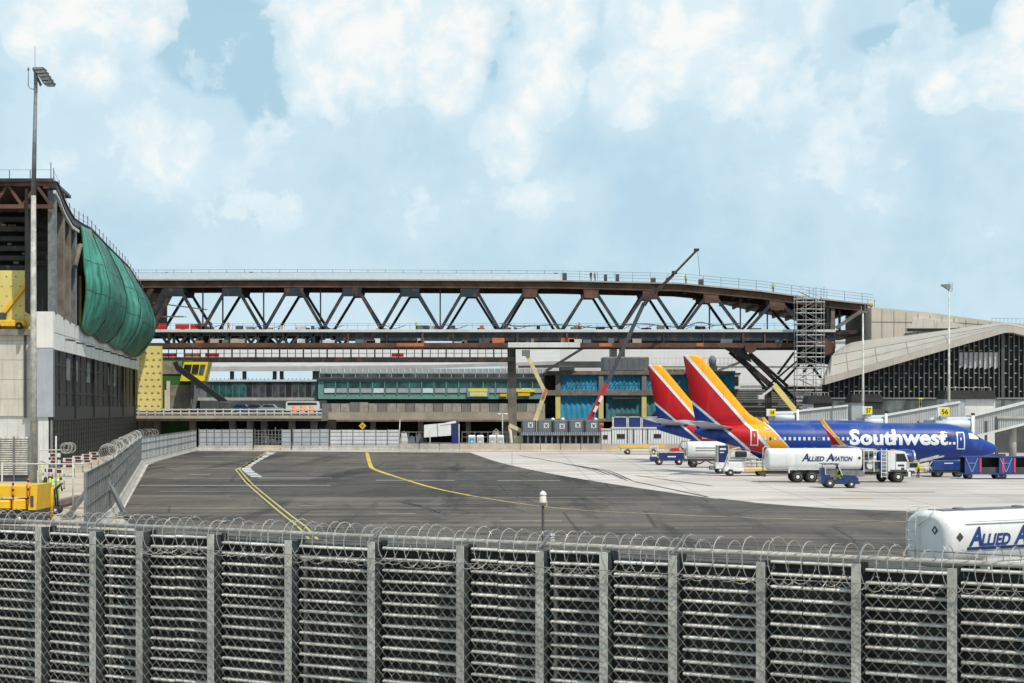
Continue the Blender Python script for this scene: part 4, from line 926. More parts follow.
part(MB().cyl((kx(697.5),Y,kz(250)),(kx(700),Y,kz(277)),.035,4), 'hoist_rope', M['black'], cr)
part(MB().bbox(kx(588)-2.2,kx(588)+2.6,Y-1.3,Y+1.3,1.5,kz(424),.2), 'turntable_cab', M['red'], cr)
part(MB().bbox(kx(588)-5,kx(588)+6,Y-1.35,Y+1.35,.7,1.6,.1), 'carrier', M['midgrey'], cr)
for dx in (-4,-2.4,2.6,4.4):
    for dy in (-1.1,1.1): wheel(cr, dx, dy, .6, .6, .45)
# ================================================================ ROADS ON STILTS
Y = 274.0
vd = thing('viaduct', 'low road viaduct with pale guard rail running under the bridge from the yellow wall', 'viaduct', (wx(220,Y),Y,0))
part(MB().box(wx(60,Y),wx(322,Y),Y,Y+9.5,wz(421,Y),wz(412.5,Y)), 'deck', M['concrete_d'], vd)
part(MB().box(wx(60,Y),wx(322,Y),Y-.3,Y,wz(418.5,Y),wz(415.5,Y)), 'edge_beam', M['tan'], vd)
gr = MB()
for py in (409.5, 413): gr.box(wx(100,Y),wx(322,Y),Y-.35,Y-.25,wz(py+.6,Y),wz(py-.6,Y))
for k in range(23): p = 130+k*8.5; gr.box(wx(p,Y)-.1,wx(p,Y)+.1,Y-.3,Y-.1,wz(416,Y),wz(408.6,Y))
part(gr, 'guard_rail', M['offwhite'], vd)
for px in (154,190,230,248,262,290,312): part(MB().box(wx(px-3,Y),wx(px+3,Y),Y+2,Y+3.4,0,wz(420,Y)), 'pier', M['steel_brown'] if px % 4 else M['concrete_d'], vd)
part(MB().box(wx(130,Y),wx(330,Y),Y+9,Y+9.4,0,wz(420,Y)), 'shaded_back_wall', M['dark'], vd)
o = part(MB().box(wx(200,340),wx(326,340),340,342,0,wz(400.5,340)), 'retaining_wall', M['dkgrey']); tag(o, 'dark band of parked plant and wall behind the viaduct', 'wall')
def road_car(px, Yc, m, label, bus=False):
    zb = wz(412.5, 274.0); k_ = thing('parked_car' if not bus else 'minibus', label, 'car' if not bus else 'bus', (wx(px,Yc),Yc,zb), 0, 'vehicles on the viaduct')
    L_, H_ = (2.9, 1.95) if bus else (2.1, 1.42)
    side = [(-L_,.3),(L_,.3),(L_,1.1),(L_-.15,H_-.1),(L_-.4,H_),(-L_+.2,H_),(-L_,H_-.3)] if bus else [(-L_,.3),(L_,.3),(L_,.72),(1.05,.88),(.45,H_-.04),(-1.1,H_),(-1.75,.92),(-L_,.85)]
    bd_ = part(MB().prism(side,'y',-.85,.85), 'body', M[m], k_, False)
    wn = [(-L_+.3,1.25),(L_-.3,1.3),(L_-.45,1.72),(-L_+.3,1.72)] if bus else [(-1.45,.92),(.92,.92),(.42,H_-.14),(-1.02,H_-.1)]
    part(MB().prism(wn,'y',-.87,-.852), 'side_window', M['glass'], bd_, False)
    for x in (-L_*.62, L_*.62): wheel(k_, x, -.76, .32, .32, .2, M['silver'])
for px, Yc, m_, lb, bs_ in ((243,280,'blue_cart','blue car on the viaduct nearest the black boom lift',False),(257,280.5,'dkgrey','dark car on the viaduct behind the blue car',False),(271,280,'silver','silver car on the viaduct between dark car and white minibus',False),(303,281,'offwhite','white minibus on the viaduct behind the orange barrels',True)): road_car(px, Yc, m_, lb, bs_)
for k, px in enumerate((293,301,310)):
    o = thing('road_barrel', ['orange road barrel leftmost of three on the viaduct','orange road barrel in the middle of three on the viaduct','orange road barrel beside the pale parapet end'][k], 'barrel', (wx(px,Y-.8),Y+1,wz(412.5,Y)), 0, 'orange road barrels')
    part(MB().lathe((0,0,0),'z',[(.5,0),(.5,.1),(.42,.12),(.36,1.1),(.2,1.15)],12), 'drum', M['orange'], o, False)
    part(MB().lathe((0,0,0),'z',[(.425,.35),(.405,.55)],12), 'reflective_band', M['white'], o, False)
Y = 318.0
pr = thing('parapet_road', 'raised road with pale concrete parapet panels below the green corridor', 'viaduct', (wx(430,Y),Y,0))
part(MB().box(wx(322,Y),wx(545,Y),Y-.2,Y+10,wz(420,Y),wz(412,Y)), 'deck', M['tan'], pr)
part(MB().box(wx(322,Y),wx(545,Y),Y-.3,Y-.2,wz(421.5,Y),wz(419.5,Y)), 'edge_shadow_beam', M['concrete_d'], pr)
for k in range(24):
    a = 322+k*9.3; part(MB().box(wx(a+.2,Y),wx(a+9,Y),Y-.25,Y,wz(411.8,Y),wz(403.5 - (1.2 if k in (3,4) else 0),Y)), 'parapet_panel', M['concrete_b'] if k % 3 else M['midgrey'], pr)
for px in (330,372,420,468,505,535): part(MB().box(wx(px-2.5,Y),wx(px+2.5,Y),Y+2,Y+3.2,0,wz(420,Y)), 'pier', M['concrete_d'], pr)
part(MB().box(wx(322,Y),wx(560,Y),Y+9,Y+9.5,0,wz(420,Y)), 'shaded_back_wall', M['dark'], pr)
# ================================================================ BUILDINGS BEHIND
Y = 350.0
gc = thing('glazed_corridor', 'long green framed corridor with a strip of dark windows', 'corridor', (wx(430,Y),Y,0))
a0, a1 = 318, 548
part(MB().box(wx(a0,Y),wx(a1,Y),Y,Y+14,wz(399,Y),wz(379,Y)), 'wall', M['teal'], gc)
part(MB().box(wx(a0,Y),wx(a1,Y),Y-.6,Y+14,wz(379.5,Y),wz(377.6,Y)), 'eave', M['dkgrey'], gc)
part(MB().box(wx(a0+1,Y),wx(a1,Y),Y+.4,Y+14,wz(377.6,Y),wz(368.5,Y)), 'roof_screen', M['greypanel'], gc)
rs = MB()
for k in range(19): p = a0+2+k*12; rs.box(wx(p,Y),wx(p+11,Y),Y+.3,Y+.4,wz(376.8,Y),wz(373.5,Y))
part(rs, 'roof_glazing', M['glass_grey'], gc); rs = MB()
for k in range(38): p = a0+2+k*6; rs.box(wx(p,Y),wx(p+.8,Y),Y+.25,Y+.4,wz(372.8,Y),wz(368.5,Y))
part(rs, 'roof_fins', M['offwhite'], gc)
for k in range(18):
    p = 324+k*12.3
    if p > 540: break
    f_ = part(MB().box(wx(p,Y),wx(p+11,Y),Y-.14,Y-.02,wz(393.5,Y),wz(381.8,Y)), 'window', M['glass_teal'], gc)
    part(MB().box(wx(p+.3,Y),wx(p+10.7,Y),Y-.2,Y-.14,wz(392.8,Y),wz(388.3,Y)), 'blind', M['greypanel'] if k % 4 else M['aircond'], f_)
    part(MB().box(wx(p+11.2,Y),wx(p+12.1,Y),Y-.22,Y,wz(395,Y),wz(380.5,Y)), 'mullion', M['teal'], gc)
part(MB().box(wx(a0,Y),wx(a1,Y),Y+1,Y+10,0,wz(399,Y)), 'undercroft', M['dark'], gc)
for a, b, c, d, m in ((467,489,388,397,'teal'),(468.5,487.5,388.6,391.5,'signyellow'),(470,487,392.3,396.3,'offwhite'),(473,484,393.6,395.2,'signyellow'),(516,535,389,392,'signyellow'),(518,530,393,396,'yellow'),(500,507,394,396.5,'yellow')):
    part(MB().box(wx(a,Y),wx(b,Y),Y-.5+.02*(388-c),Y-.24,wz(d,Y),wz(c,Y)), 'banner', M[m], gc)
Y = 352.0
gb = thing('grey_terminal', 'grey terminal wing with a row of narrow dark windows beyond the viaduct', 'terminal', (wx(260,Y),Y,0))
part(MB().box(wx(185,Y),wx(317,Y),Y,Y+12,wz(400,Y),wz(381,Y)), 'wall', M['graycont'], gb)
part(MB().box(wx(185,Y),wx(317,Y),Y-.5,Y+12,wz(381.5,Y),wz(379.6,Y)), 'parapet', M['offwhite'], gb)
part(MB().box(wx(185,Y),wx(317,Y),Y-.5,Y+1,wz(400.5,Y),wz(397.6,Y)), 'base_course', M['concrete_b'], gb)
for k in range(16):
    p = 207+k*6.6; part(MB().box(wx(p,Y),wx(p+5.3,Y),Y-.12,Y-.02,wz(396.5,Y),wz(382.8,Y)), 'window', M['glass_teal'] if k in (0,1,2,3,4,5) else M['glass_grey'] if k % 3 else M['dark'], gb)
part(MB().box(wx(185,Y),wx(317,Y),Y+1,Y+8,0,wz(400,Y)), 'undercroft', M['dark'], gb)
rl = MB()
for k in range(30): p = 200+k*4; rl.box(wx(p,Y),wx(p+.5,Y),Y+.2,Y+.4,wz(379.6,Y),wz(378.2,Y))
part(rl, 'roof_rail', M['dkgrey'], gb)
Y = 372.0
cn = thing('canopy_roof', 'long pale sloping canopy roof on dark columns behind the grey wing', 'canopy', (wx(400,Y),Y,0))
part(MB().loft([[(wx(p,Y),Y,wz(q1,Y)),(wx(p,Y),Y+26,wz(q1,Y)+1.0),(wx(p,Y+26),Y+26,wz(q2,Y+26)),(wx(p,Y),Y,wz(q0,Y))] for p, q0, q1, q2 in ((196,366.5,371.5,347),(320,366,371,346),(430,365,368.5,345),(560,361,364.5,345))]), 'roof', M['palecanopy'], cn)
for px in (230,242.5,273,280,315,350,380,420,470): part(MB().box(wx(px-1.6,Y),wx(px+1.6,Y),Y+2,Y+3.5,0,wz(370,Y)), 'column', M['dkgrey'], cn)
part(MB().box(wx(312,Y),wx(324,Y),Y+1,Y+6,0,wz(370,Y)), 'stair_core', M['dkgrey'], cn)
Y = 410.0
hg = thing('white_hangar', 'huge pale hangar wall rising behind the blue sheeted building', 'hangar', (wx(690,Y),Y,0))
part(MB().box(wx(500,Y),wx(850,Y),Y,Y+60,0,wz(341,Y)), 'wall', M['whitehall'], hg)
part(MB().box(wx(500,Y),wx(850,Y),Y-.4,Y+60,wz(341.5,Y),wz(339.5,Y)), 'parapet', M['offwhite'], hg)
part(MB().box(wx(600,Y),wx(850,Y),Y-.2,Y-.01,wz(366.6,Y),wz(366,Y)).box(wx(600,Y),wx(850,Y),Y-.2,Y-.01,wz(386.6,Y),wz(385.4,Y)), 'cladding_joint', M['midgrey'], hg)
part(MB().box(wx(518,Y),wx(600,Y),Y-6,Y-2,wz(368,Y),wz(362,Y)), 'low_roof', M['dkgrey'], hg)
Y = 352.0
sd = thing('ribbed_annex', 'grey horizontally clad annex with dark slots behind the aircraft tail', 'annex', (wx(760,Y),Y,0))
part(MB().box(wx(690,Y),wx(842,Y),Y,Y+14,0,wz(389,Y)), 'wall', M['midgrey'], sd)
rb = MB()
for k in range(12): py = 391+k*2.3; rb.box(wx(690,Y),wx(842,Y),Y-.12,Y-.01,wz(py+.35,Y),wz(py,Y))
part(rb, 'cladding_lines', M['dkgrey'], sd)
for a, b, c, d in ((742,758,402.2,404),(762,778,402.2,404),(742,800,408,409.8),(730,745,411,414),(750,770,412,415)): part(MB().box(wx(a,Y),wx(b,Y),Y-.2,Y-.02,wz(d,Y),wz(c,Y)), 'slot', M['dark'], sd)
gr = MB()
for k in range(24): p = 740+k*4; gr.bar((wx(p,Y),Y,wz(389,Y)),(wx(p,Y),Y,wz(384,Y)),.07)
for py in (386.5,384): gr.bar((wx(738,Y),Y,wz(py,Y)),(wx(835,Y),Y,wz(py,Y)),.07)
part(gr, 'roof_rail', M['galv'], sd)
Y = 350.0
cb = thing('rooftop_cabin', 'pale rooftop cabin with two dark windows above the ribbed annex', 'cabin', (wx(729,Y),Y,wz(389,Y)))
part(MB().bbox(wx(718,Y),wx(740,Y),Y,Y+4,wz(389,Y),wz(374,Y),.1), 'wall', M['offwhite'], cb); part(MB().box(wx(717,Y),wx(741,Y),Y-.2,Y+4.2,wz(374,Y),wz(372.8,Y)), 'roof', M['dkgrey'], cb)
for a, b in ((719.5,727),(728.5,738.5)): part(MB().box(wx(a,Y),wx(b,Y),Y-.1,Y-.01,wz(385.5,Y),wz(376.3,Y)), 'window', M['glass'], cb)
Y = 346.0
vt = thing('roof_vent_stack', 'dark rooftop ventilator with sloping duct beside the aircraft tail', 'ventilator', (wx(712,Y),Y,wz(376,Y)))
part(MB().lathe((wx(712.5,Y),Y,wz(361,Y)),'z',[(.5,-1.2),(.8,-.6),(.85,.3),(.5,1.0),(.2,1.2)],12), 'cowl', M['galv_dark'], vt); part(MB().box(wx(709,Y),wx(717,Y),Y-.6,Y+.6,0,wz(365.5,Y)), 'stack', M['dkgrey'], vt)
part(MB().bar((wx(712,Y),Y-.4,wz(373,Y)),(wx(742,Y),Y-.4,wz(361.5,Y)),.55).bar((wx(714,Y),Y-.4,wz(376.5,Y)),(wx(722,Y),Y-.4,wz(371,Y)),.4), 'duct', M['steel_brown'], vt)
# blue sheeted building
Y = 322.0
bb = thing('sheeted_building', 'two storey concrete frame building closed with blue sheeting', 'building', (wx(630,Y),Y,0))
for a, b in ((374.6,371),(395.3,390.2),(421.5,418.5)): part(MB().box(wx(545,Y),wx(735,Y),Y-.5,Y+18,wz(a,Y),wz(b,Y)), 'floor_slab', M['concrete_d'], bb)
for px in (558,601,644,690): part(MB().box(wx(px-2.4,Y),wx(px+2.4,Y),Y-.3,Y+.8,wz(390.3,Y),wz(374.6,Y)), 'column', M['midgrey'], bb); part(MB().box(wx(px-2.4,Y),wx(px+2.4,Y),Y-.3,Y+.8,0,wz(395.3,Y)), 'column', M['insul' if px < 680 else 'midgrey'], bb)
for a, b in ((560.5,598.5),(603.5,641.5),(646.5,687.5),(692,735)):
    sh = MB(); n = 26; rows = []
    for z in [wz(390.3,Y)+(wz(374.6,Y)-wz(390.3,Y))*k/8 for k in range(9)]: rows.append([(wx(a,Y)+(wx(b,Y)-wx(a,Y))*k/n, Y+.3+.12*math.sin(k*1.9+z*.7)+random.uniform(-.05,.05), z) for k in range(n+1)])
    part(sh.loft(rows, smooth=True, cap=False, closed=False), 'sheeting', M['blue_tarp'], bb)
for a, b, m in ((560.5,598.5,'blue_tarp'),(606,641.5,'teal_tarp'),(646.5,687.5,'teal_tarp')):
    sh = MB(); rows = []
    for z in [wz(418.5,Y)+(wz(395.3,Y)-wz(418.5,Y))*k/8 for k in range(9)]: rows.append([(wx(a,Y)+(wx(b,Y)-wx(a,Y))*k/26, Y+.5+.14*math.sin(k*1.7+z*.5)+random.uniform(-.05,.05), z) for k in range(27)])
    part(sh.loft(rows, smooth=True, cap=False, closed=False), 'sheeting', M[m], bb)
dm = MB()
for a in (560.5,603.5,646.5):
    for r_ in range(5):
        for k in range(11): x, z = wx(a+2+k*3.3+(r_ % 2)*1.2,Y), wz(377+r_*2.8,Y); dm.box(x-.16,x+.16,Y+.05,Y+.1,z-.07,z+.07)
part(dm, 'rivet_pattern', M['navy'], bb)
part(MB().box(wx(612,Y),wx(640,Y),Y-.6,Y-.2,wz(399,Y),wz(397.6,Y)).box(wx(616,Y),wx(640,Y),Y-1,Y-.2,wz(416,Y),wz(413.5,Y)), 'service_tray', M['dkgrey'], bb)
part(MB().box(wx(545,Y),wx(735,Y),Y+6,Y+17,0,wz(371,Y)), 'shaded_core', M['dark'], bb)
for a, b, c, d, m in ((603,650,356.5,371,'galv_dark'),(560,575,365.5,371,'dkgrey'),(655,700,367.5,371,'tan')):
    rp = part(MB().bbox(wx(a,Y),wx(b,Y),Y+2,Y+8,wz(d,Y),wz(c,Y),.15), 'roof_plant', M[m], bb)
    lv = MB(); n = int((b-a)/6)
    for k in range(n): lv.box(wx(a+1+k*6,Y),wx(a+6+k*6,Y),Y+1.9,Y+1.99,wz(d-1,Y),wz(c+2,Y))
    part(lv, 'louvre_face', M['graycont' if m == 'galv_dark' else 'dkgrey'], rp)
part(MB().box(wx(612,Y),wx(618,Y),Y+3,Y+9,wz(357,Y),wz(343,Y)).box(wx(622,Y),wx(626,Y),Y+3,Y+9,wz(357,Y),wz(343,Y)), 'lift_shaft', M['dkgrey'], bb)
gr = MB()
for k in range(22): p = 652+k*4; gr.bar((wx(p,Y),Y,wz(371,Y)),(wx(p,Y),Y,wz(358,Y)),.06)
for py in (358,364): gr.bar((wx(652,Y),Y,wz(py,Y)),(wx(736,Y),Y,wz(py,Y)),.06)
part(gr, 'roof_mesh_rail', M['galv'], bb)
part(MB().bar((wx(546,Y),Y-2,wz(371,Y)),(wx(585,Y),Y-2,wz(347,Y)),2.2,.5).bar((wx(585,Y),Y-2,wz(347,Y)),(wx(612,Y),Y-2,wz(346,Y)),2.0,.5), 'ramp_beam', M['dkgrey'], bb)
# yellow insulated wall and green boarded block under the bridge
Y = 279.0
yw = thing('insulated_wall', 'tall yellow insulation board wall at the bridge end with fixings', 'wall', (wx(149,Y),Y,0))
part(MB().box(wx(128,Y),wx(161,Y),Y,Y+1.2,wz(411,Y),wz(346,Y)), 'board', M['insul'], yw); part(MB().box(wx(126,Y),wx(160,Y),Y+.1,Y+1.1,0,wz(411,Y)), 'plinth', M['concrete_d'], yw)
dm = MB()
for r_ in range(9):
    for k in range(4): x, z = wx(139.5+k*6.4+(r_ % 2)*1.6,Y), wz(352.5+r_*6.6,Y); dm.prism([(x-.26,z-.1),(x+.26,z-.1),(x,z+.2)],'y',Y-.12,Y)
part(dm, 'fixing_pattern', M['tan'], yw)
Y = 280.5
gk = thing('boarded_block', 'green and grey boarded block beside the yellow insulation wall', 'building', (wx(180,Y),Y,0))
part(MB().box(wx(160,Y),wx(191,Y),Y,Y+3,0,wz(360,Y)), 'core', M['turf'], gk)
part(MB().box(wx(161,Y),wx(182,Y),Y-.2,Y-.01,wz(374,Y),wz(361,Y)).box(wx(171,Y),wx(191,Y),Y-.3,Y-.01,wz(411,Y),wz(385,Y)), 'cement_board', M['concrete_d'], gk)
part(MB().box(wx(167,Y),wx(170.5,Y),Y-.4,Y-.2,wz(411,Y),wz(381,Y)).box(wx(165,Y),wx(167,Y),Y-.35,Y-.2,wz(411,Y),wz(390,Y)), 'insulation_strip', M['cream'], gk)
Y = 277.5
cbn = thing('control_booth', 'yellow control booth with dark slanted windows on slanting legs', 'booth', (wx(193,Y),Y,wz(412,Y)))
part(MB().prism([(wx(180,Y),wz(381,Y)),(wx(204,Y),wz(381,Y)),(wx(208,Y),wz(362,Y)),(wx(184,Y),wz(362,Y))],'y',Y,Y+4), 'cab', M['signyellow'], cbn)
part(MB().prism([(wx(183.5,Y),wz(373,Y)),(wx(190.5,Y),wz(373.5,Y)),(wx(192,Y),wz(364.5,Y)),(wx(184.6,Y),wz(364.5,Y))],'y',Y-.15,Y-.02), 'window', M['glass'], cbn)
part(MB().prism([(wx(191.6,Y),wz(373.5,Y)),(wx(198,Y),wz(374,Y)),(wx(199.6,Y),wz(364.5,Y)),(wx(193,Y),wz(364.5,Y))],'y',Y-.15,Y-.02), 'window', M['glass'], cbn)
part(MB().prism([(wx(199,Y),wz(374,Y)),(wx(203.5,Y),wz(374.5,Y)),(wx(206,Y),wz(364.5,Y)),(wx(200.6,Y),wz(364.5,Y))],'y',Y-.15,Y-.02), 'window', M['glass_grey'], cbn)
part(MB().bar((wx(198,Y),Y+1,wz(381,Y)),(wx(192,Y),Y+1,wz(411,Y)),.6).bar((wx(209,Y),Y+1,wz(363,Y)),(wx(200,Y),Y+1,wz(391,Y)),.5).bar((wx(190,Y),Y+2,wz(384,Y)),(wx(190,Y),Y+2,wz(411,Y)),.5), 'slanting_leg', M['galv_dark'], cbn)
Y = 275.0
bbm = thing('boom_lift', 'black articulated boom lift reaching up from the viaduct to the gangway', 'boom lift', (wx(227,Y),Y+2,wz(412.5,Y)))
part(MB().bar((wx(229,Y),Y,wz(405,Y)),(wx(178,Y),Y,wz(368,Y)),.95), 'boom', M['black'], bbm); part(MB().bar((wx(178,Y),Y,wz(369,Y)),(wx(175,Y),Y,wz(362,Y)),.7), 'jib', M['black'], bbm)
part(MB().bbox(wx(220,Y),wx(231,Y),Y-.8,Y+2.2,wz(410,Y),wz(401.5,Y),.15), 'turret', M['dkgrey'], bbm); part(MB().box(wx(217,Y),wx(233,Y),Y-.9,Y+2.4,wz(411.5,Y),wz(409.5,Y)), 'chassis', M['black'], bbm)
for dx in (-1.3,1.2): wheel(bbm, dx, -2.6, .35, .45, .3)
# beige boom lifts
Y = 272.0
b2 = thing('boom_lift', 'beige articulated boom lift bent beside the dark bridge pier', 'boom lift', (wx(537,Y),Y,0))
part(MB().bar((wx(535,Y),Y,wz(421,Y)),(wx(545.5,Y),Y,wz(391,Y)),.75), 'lower_boom', M['beigeboom'], b2); part(MB().bar((wx(545.5,Y),Y,wz(393,Y)),(wx(526.5,Y),Y,wz(354,Y)),.65), 'upper_boom', M['beigeboom'], b2)
part(MB().bbox(wx(522,Y),wx(530,Y),Y-.6,Y+.6,wz(356,Y),wz(350,Y),.05), 'basket', M['galv_dark'], b2); part(MB().bar((wx(543,Y),Y-.45,wz(397,Y)),(wx(546.5,Y),Y-.45,wz(389,Y)),.5), 'elbow', M['orange_primer'], b2)
part(MB().bbox(wx(530,Y),wx(541,Y),Y-1,Y+1,.5,wz(420,Y),.2), 'chassis', M['beigeboom'], b2)
for dx in (-1.0,.9): wheel(b2, dx, -1.0, .45, .45, .3)
Y = 262.0
b3 = thing('boom_lift', 'yellow boom lift leaning against the bridge support behind the aircraft', 'boom lift', (wx(798,Y),Y,0))
part(MB().bar((wx(798,Y),Y,wz(414,Y)),(wx(774,Y),Y,wz(385,Y)),.85), 'boom', M['insul'], b3); part(MB().bar((wx(775,Y),Y,wz(386,Y)),(wx(763,Y),Y,wz(395,Y)),.35).bbox(wx(758,Y),wx(764,Y),Y-.5,Y+.5,wz(399,Y),wz(395,Y),.05), 'jib_basket', M['offwhite'], b3)
part(MB().bbox(wx(791,Y),wx(805,Y),Y-1,Y+1,.5,wz(412,Y),.2), 'chassis', M['insul'], b3)
for dx in (-.9,.9): wheel(b3, dx, -1.0, .45, .45, .3)
# ================================================================ AIRCRAFT
RED, YEL, BLU, WHT, DRK = (.47,.003,.008), (.90,.38,.006), (.005,.040,.25), (.74,.74,.74), (.02,.02,.022)
def gloss(t, rough=.42):
    t.bsdf.inputs['Roughness'].default_value = rough; t.bsdf.inputs['Specular IOR Level'].default_value = .3; t.bsdf.inputs['Coat Weight'].default_value = .22; t.bsdf.inputs['Coat Roughness'].default_value = .07
def livery():
    m, t = newmat('aircraft_livery'); v = t.coord(); x, y, z = t.xyz(v)
    L = t.math('ADD', z, t.math('MULTIPLY', x, 1.14)); Mm = t.math('ADD', z, t.math('MULTIPLY', x, .85))
    def gt(a, k): return t.math('GREATER_THAN', a, k)
    c = t.mix(gt(L, -7.42), RED, DRK); c = t.mix(gt(L, -7.34), c, WHT); c = t.mix(gt(L, -6.86), c, YEL)
    c = t.mix(gt(L, -4.76), c, WHT); c = t.mix(gt(L, -4.58), c, BLU)
    lo = t.mix(gt(Mm, -6.68), BLU, WHT); lo = t.mix(gt(Mm, -6.34), lo, DRK); sel = gt(Mm, -6.27)
    c = t.mix(sel, lo, c)
    n = t.noise(v, .6, 5, .6); c = t.mix(t.math('MULTIPLY', t.smooth(n, .45, .8), .22), c, t.mix(.5, c, DRK))
    ring = t.math('GREATER_THAN', t.math('ABSOLUTE', t.math('SUBTRACT', t.math('FRACT', t.math('DIVIDE', x, 2.2)), .5)), .488); lap = t.math('LESS_THAN', t.math('ABSOLUTE', t.math('SUBTRACT', t.math('FRACT', t.math('DIVIDE', z, .95)), .5)), .016)
    c = t.mix(t.math('MULTIPLY', t.math('MAXIMUM', ring, lap), .40), c, t.mix(.75, c, DRK))
    st = t.noise(t.coord((.5,.5,.06)), 1.0, 5, .6); c = t.mix(t.math('MULTIPLY', t.smooth(st, .52, .7), .15), c, t.mix(.5, c, WHT))
    t.l.new(c, t.bsdf.inputs['Base Color']); gloss(t)
    t.bump(t.noise(v, .9, 2, .5), .04, .05); return m
M['livery'] = livery()
def winglet_mat():
    m, t = newmat('winglet_livery'); x, y, z = t.xyz(t.coord())
    L = t.math('ADD', z, t.math('MULTIPLY', x, 1.03)); k = -.72
    def gt(a, k): return t.math('GREATER_THAN', a, k)
    c = t.mix(gt(L, k-.30), RED, WHT); c = t.mix(gt(L, k-.18), c, YEL)
    t.l.new(c, t.bsdf.inputs['Base Color']); gloss(t); return m
M['winglet'] = winglet_mat()
M['bluegloss'] = mat('aircraft_blue', BLU, .42, 0, .1, .8, 6, .1, coat=.06, spec=.3)
M['winshade'] = mat('window_shade', (.70,.72,.74), .4, 0, .05)
SEC = [(0,2.62,2.50,.06),(.25,2.92,2.22,.36),(.7,3.18,1.98,.66),(1.3,3.45,1.76,.98),(2.0,3.78,1.60,1.28),(2.7,4.30,1.49,1.53),(3.4,4.74,1.42,1.68),(4.4,5.06,1.35,1.80),(5.6,5.24,1.31,1.87),(6.8,5.30,1.30,1.88),
       (12,5.30,1.30,1.88),(19.5,5.30,1.30,1.88),(21.5,5.30,1.40,1.87),(23.2,5.29,1.66,1.80),(25,5.26,2.05,1.64),(27,5.20,2.55,1.38),(29,5.08,3.10,1.02),(30.7,4.92,3.60,.66),(31.8,4.76,3.95,.36),(32.25,4.62,4.12,.18)]
def sec_at(s):
    for a, b in zip(SEC, SEC[1:]):
        if s <= b[0]:
            f = (s-a[0])/(b[0]-a[0]); return [a[i]+(b[i]-a[i])*f for i in range(4)]
    return list(SEC[-1])
def skin_y(s, z, off=.012):
    _, t_, b, hw = sec_at(s); zc, hh = (t_+b)/2, (t_-b)/2
    q = max(0, 1-((z-zc)/(hh))**2); return -(hw*math.sqrt(q)+off)
def airfoil(le, te, z, y, th, k=7):
    ring = []
    c = te-le
    up = [(0,0),(.03,.32),(.12,.62),(.3,.98),(.5,.92),(.75,.5),(1,.05)]
    for f, h in up: ring.append((le+c*f, y, z+h*th*.6))
    for f, h in reversed(up[1:]): ring.append((le+c*f, y, z-h*th*.4))
    return ring
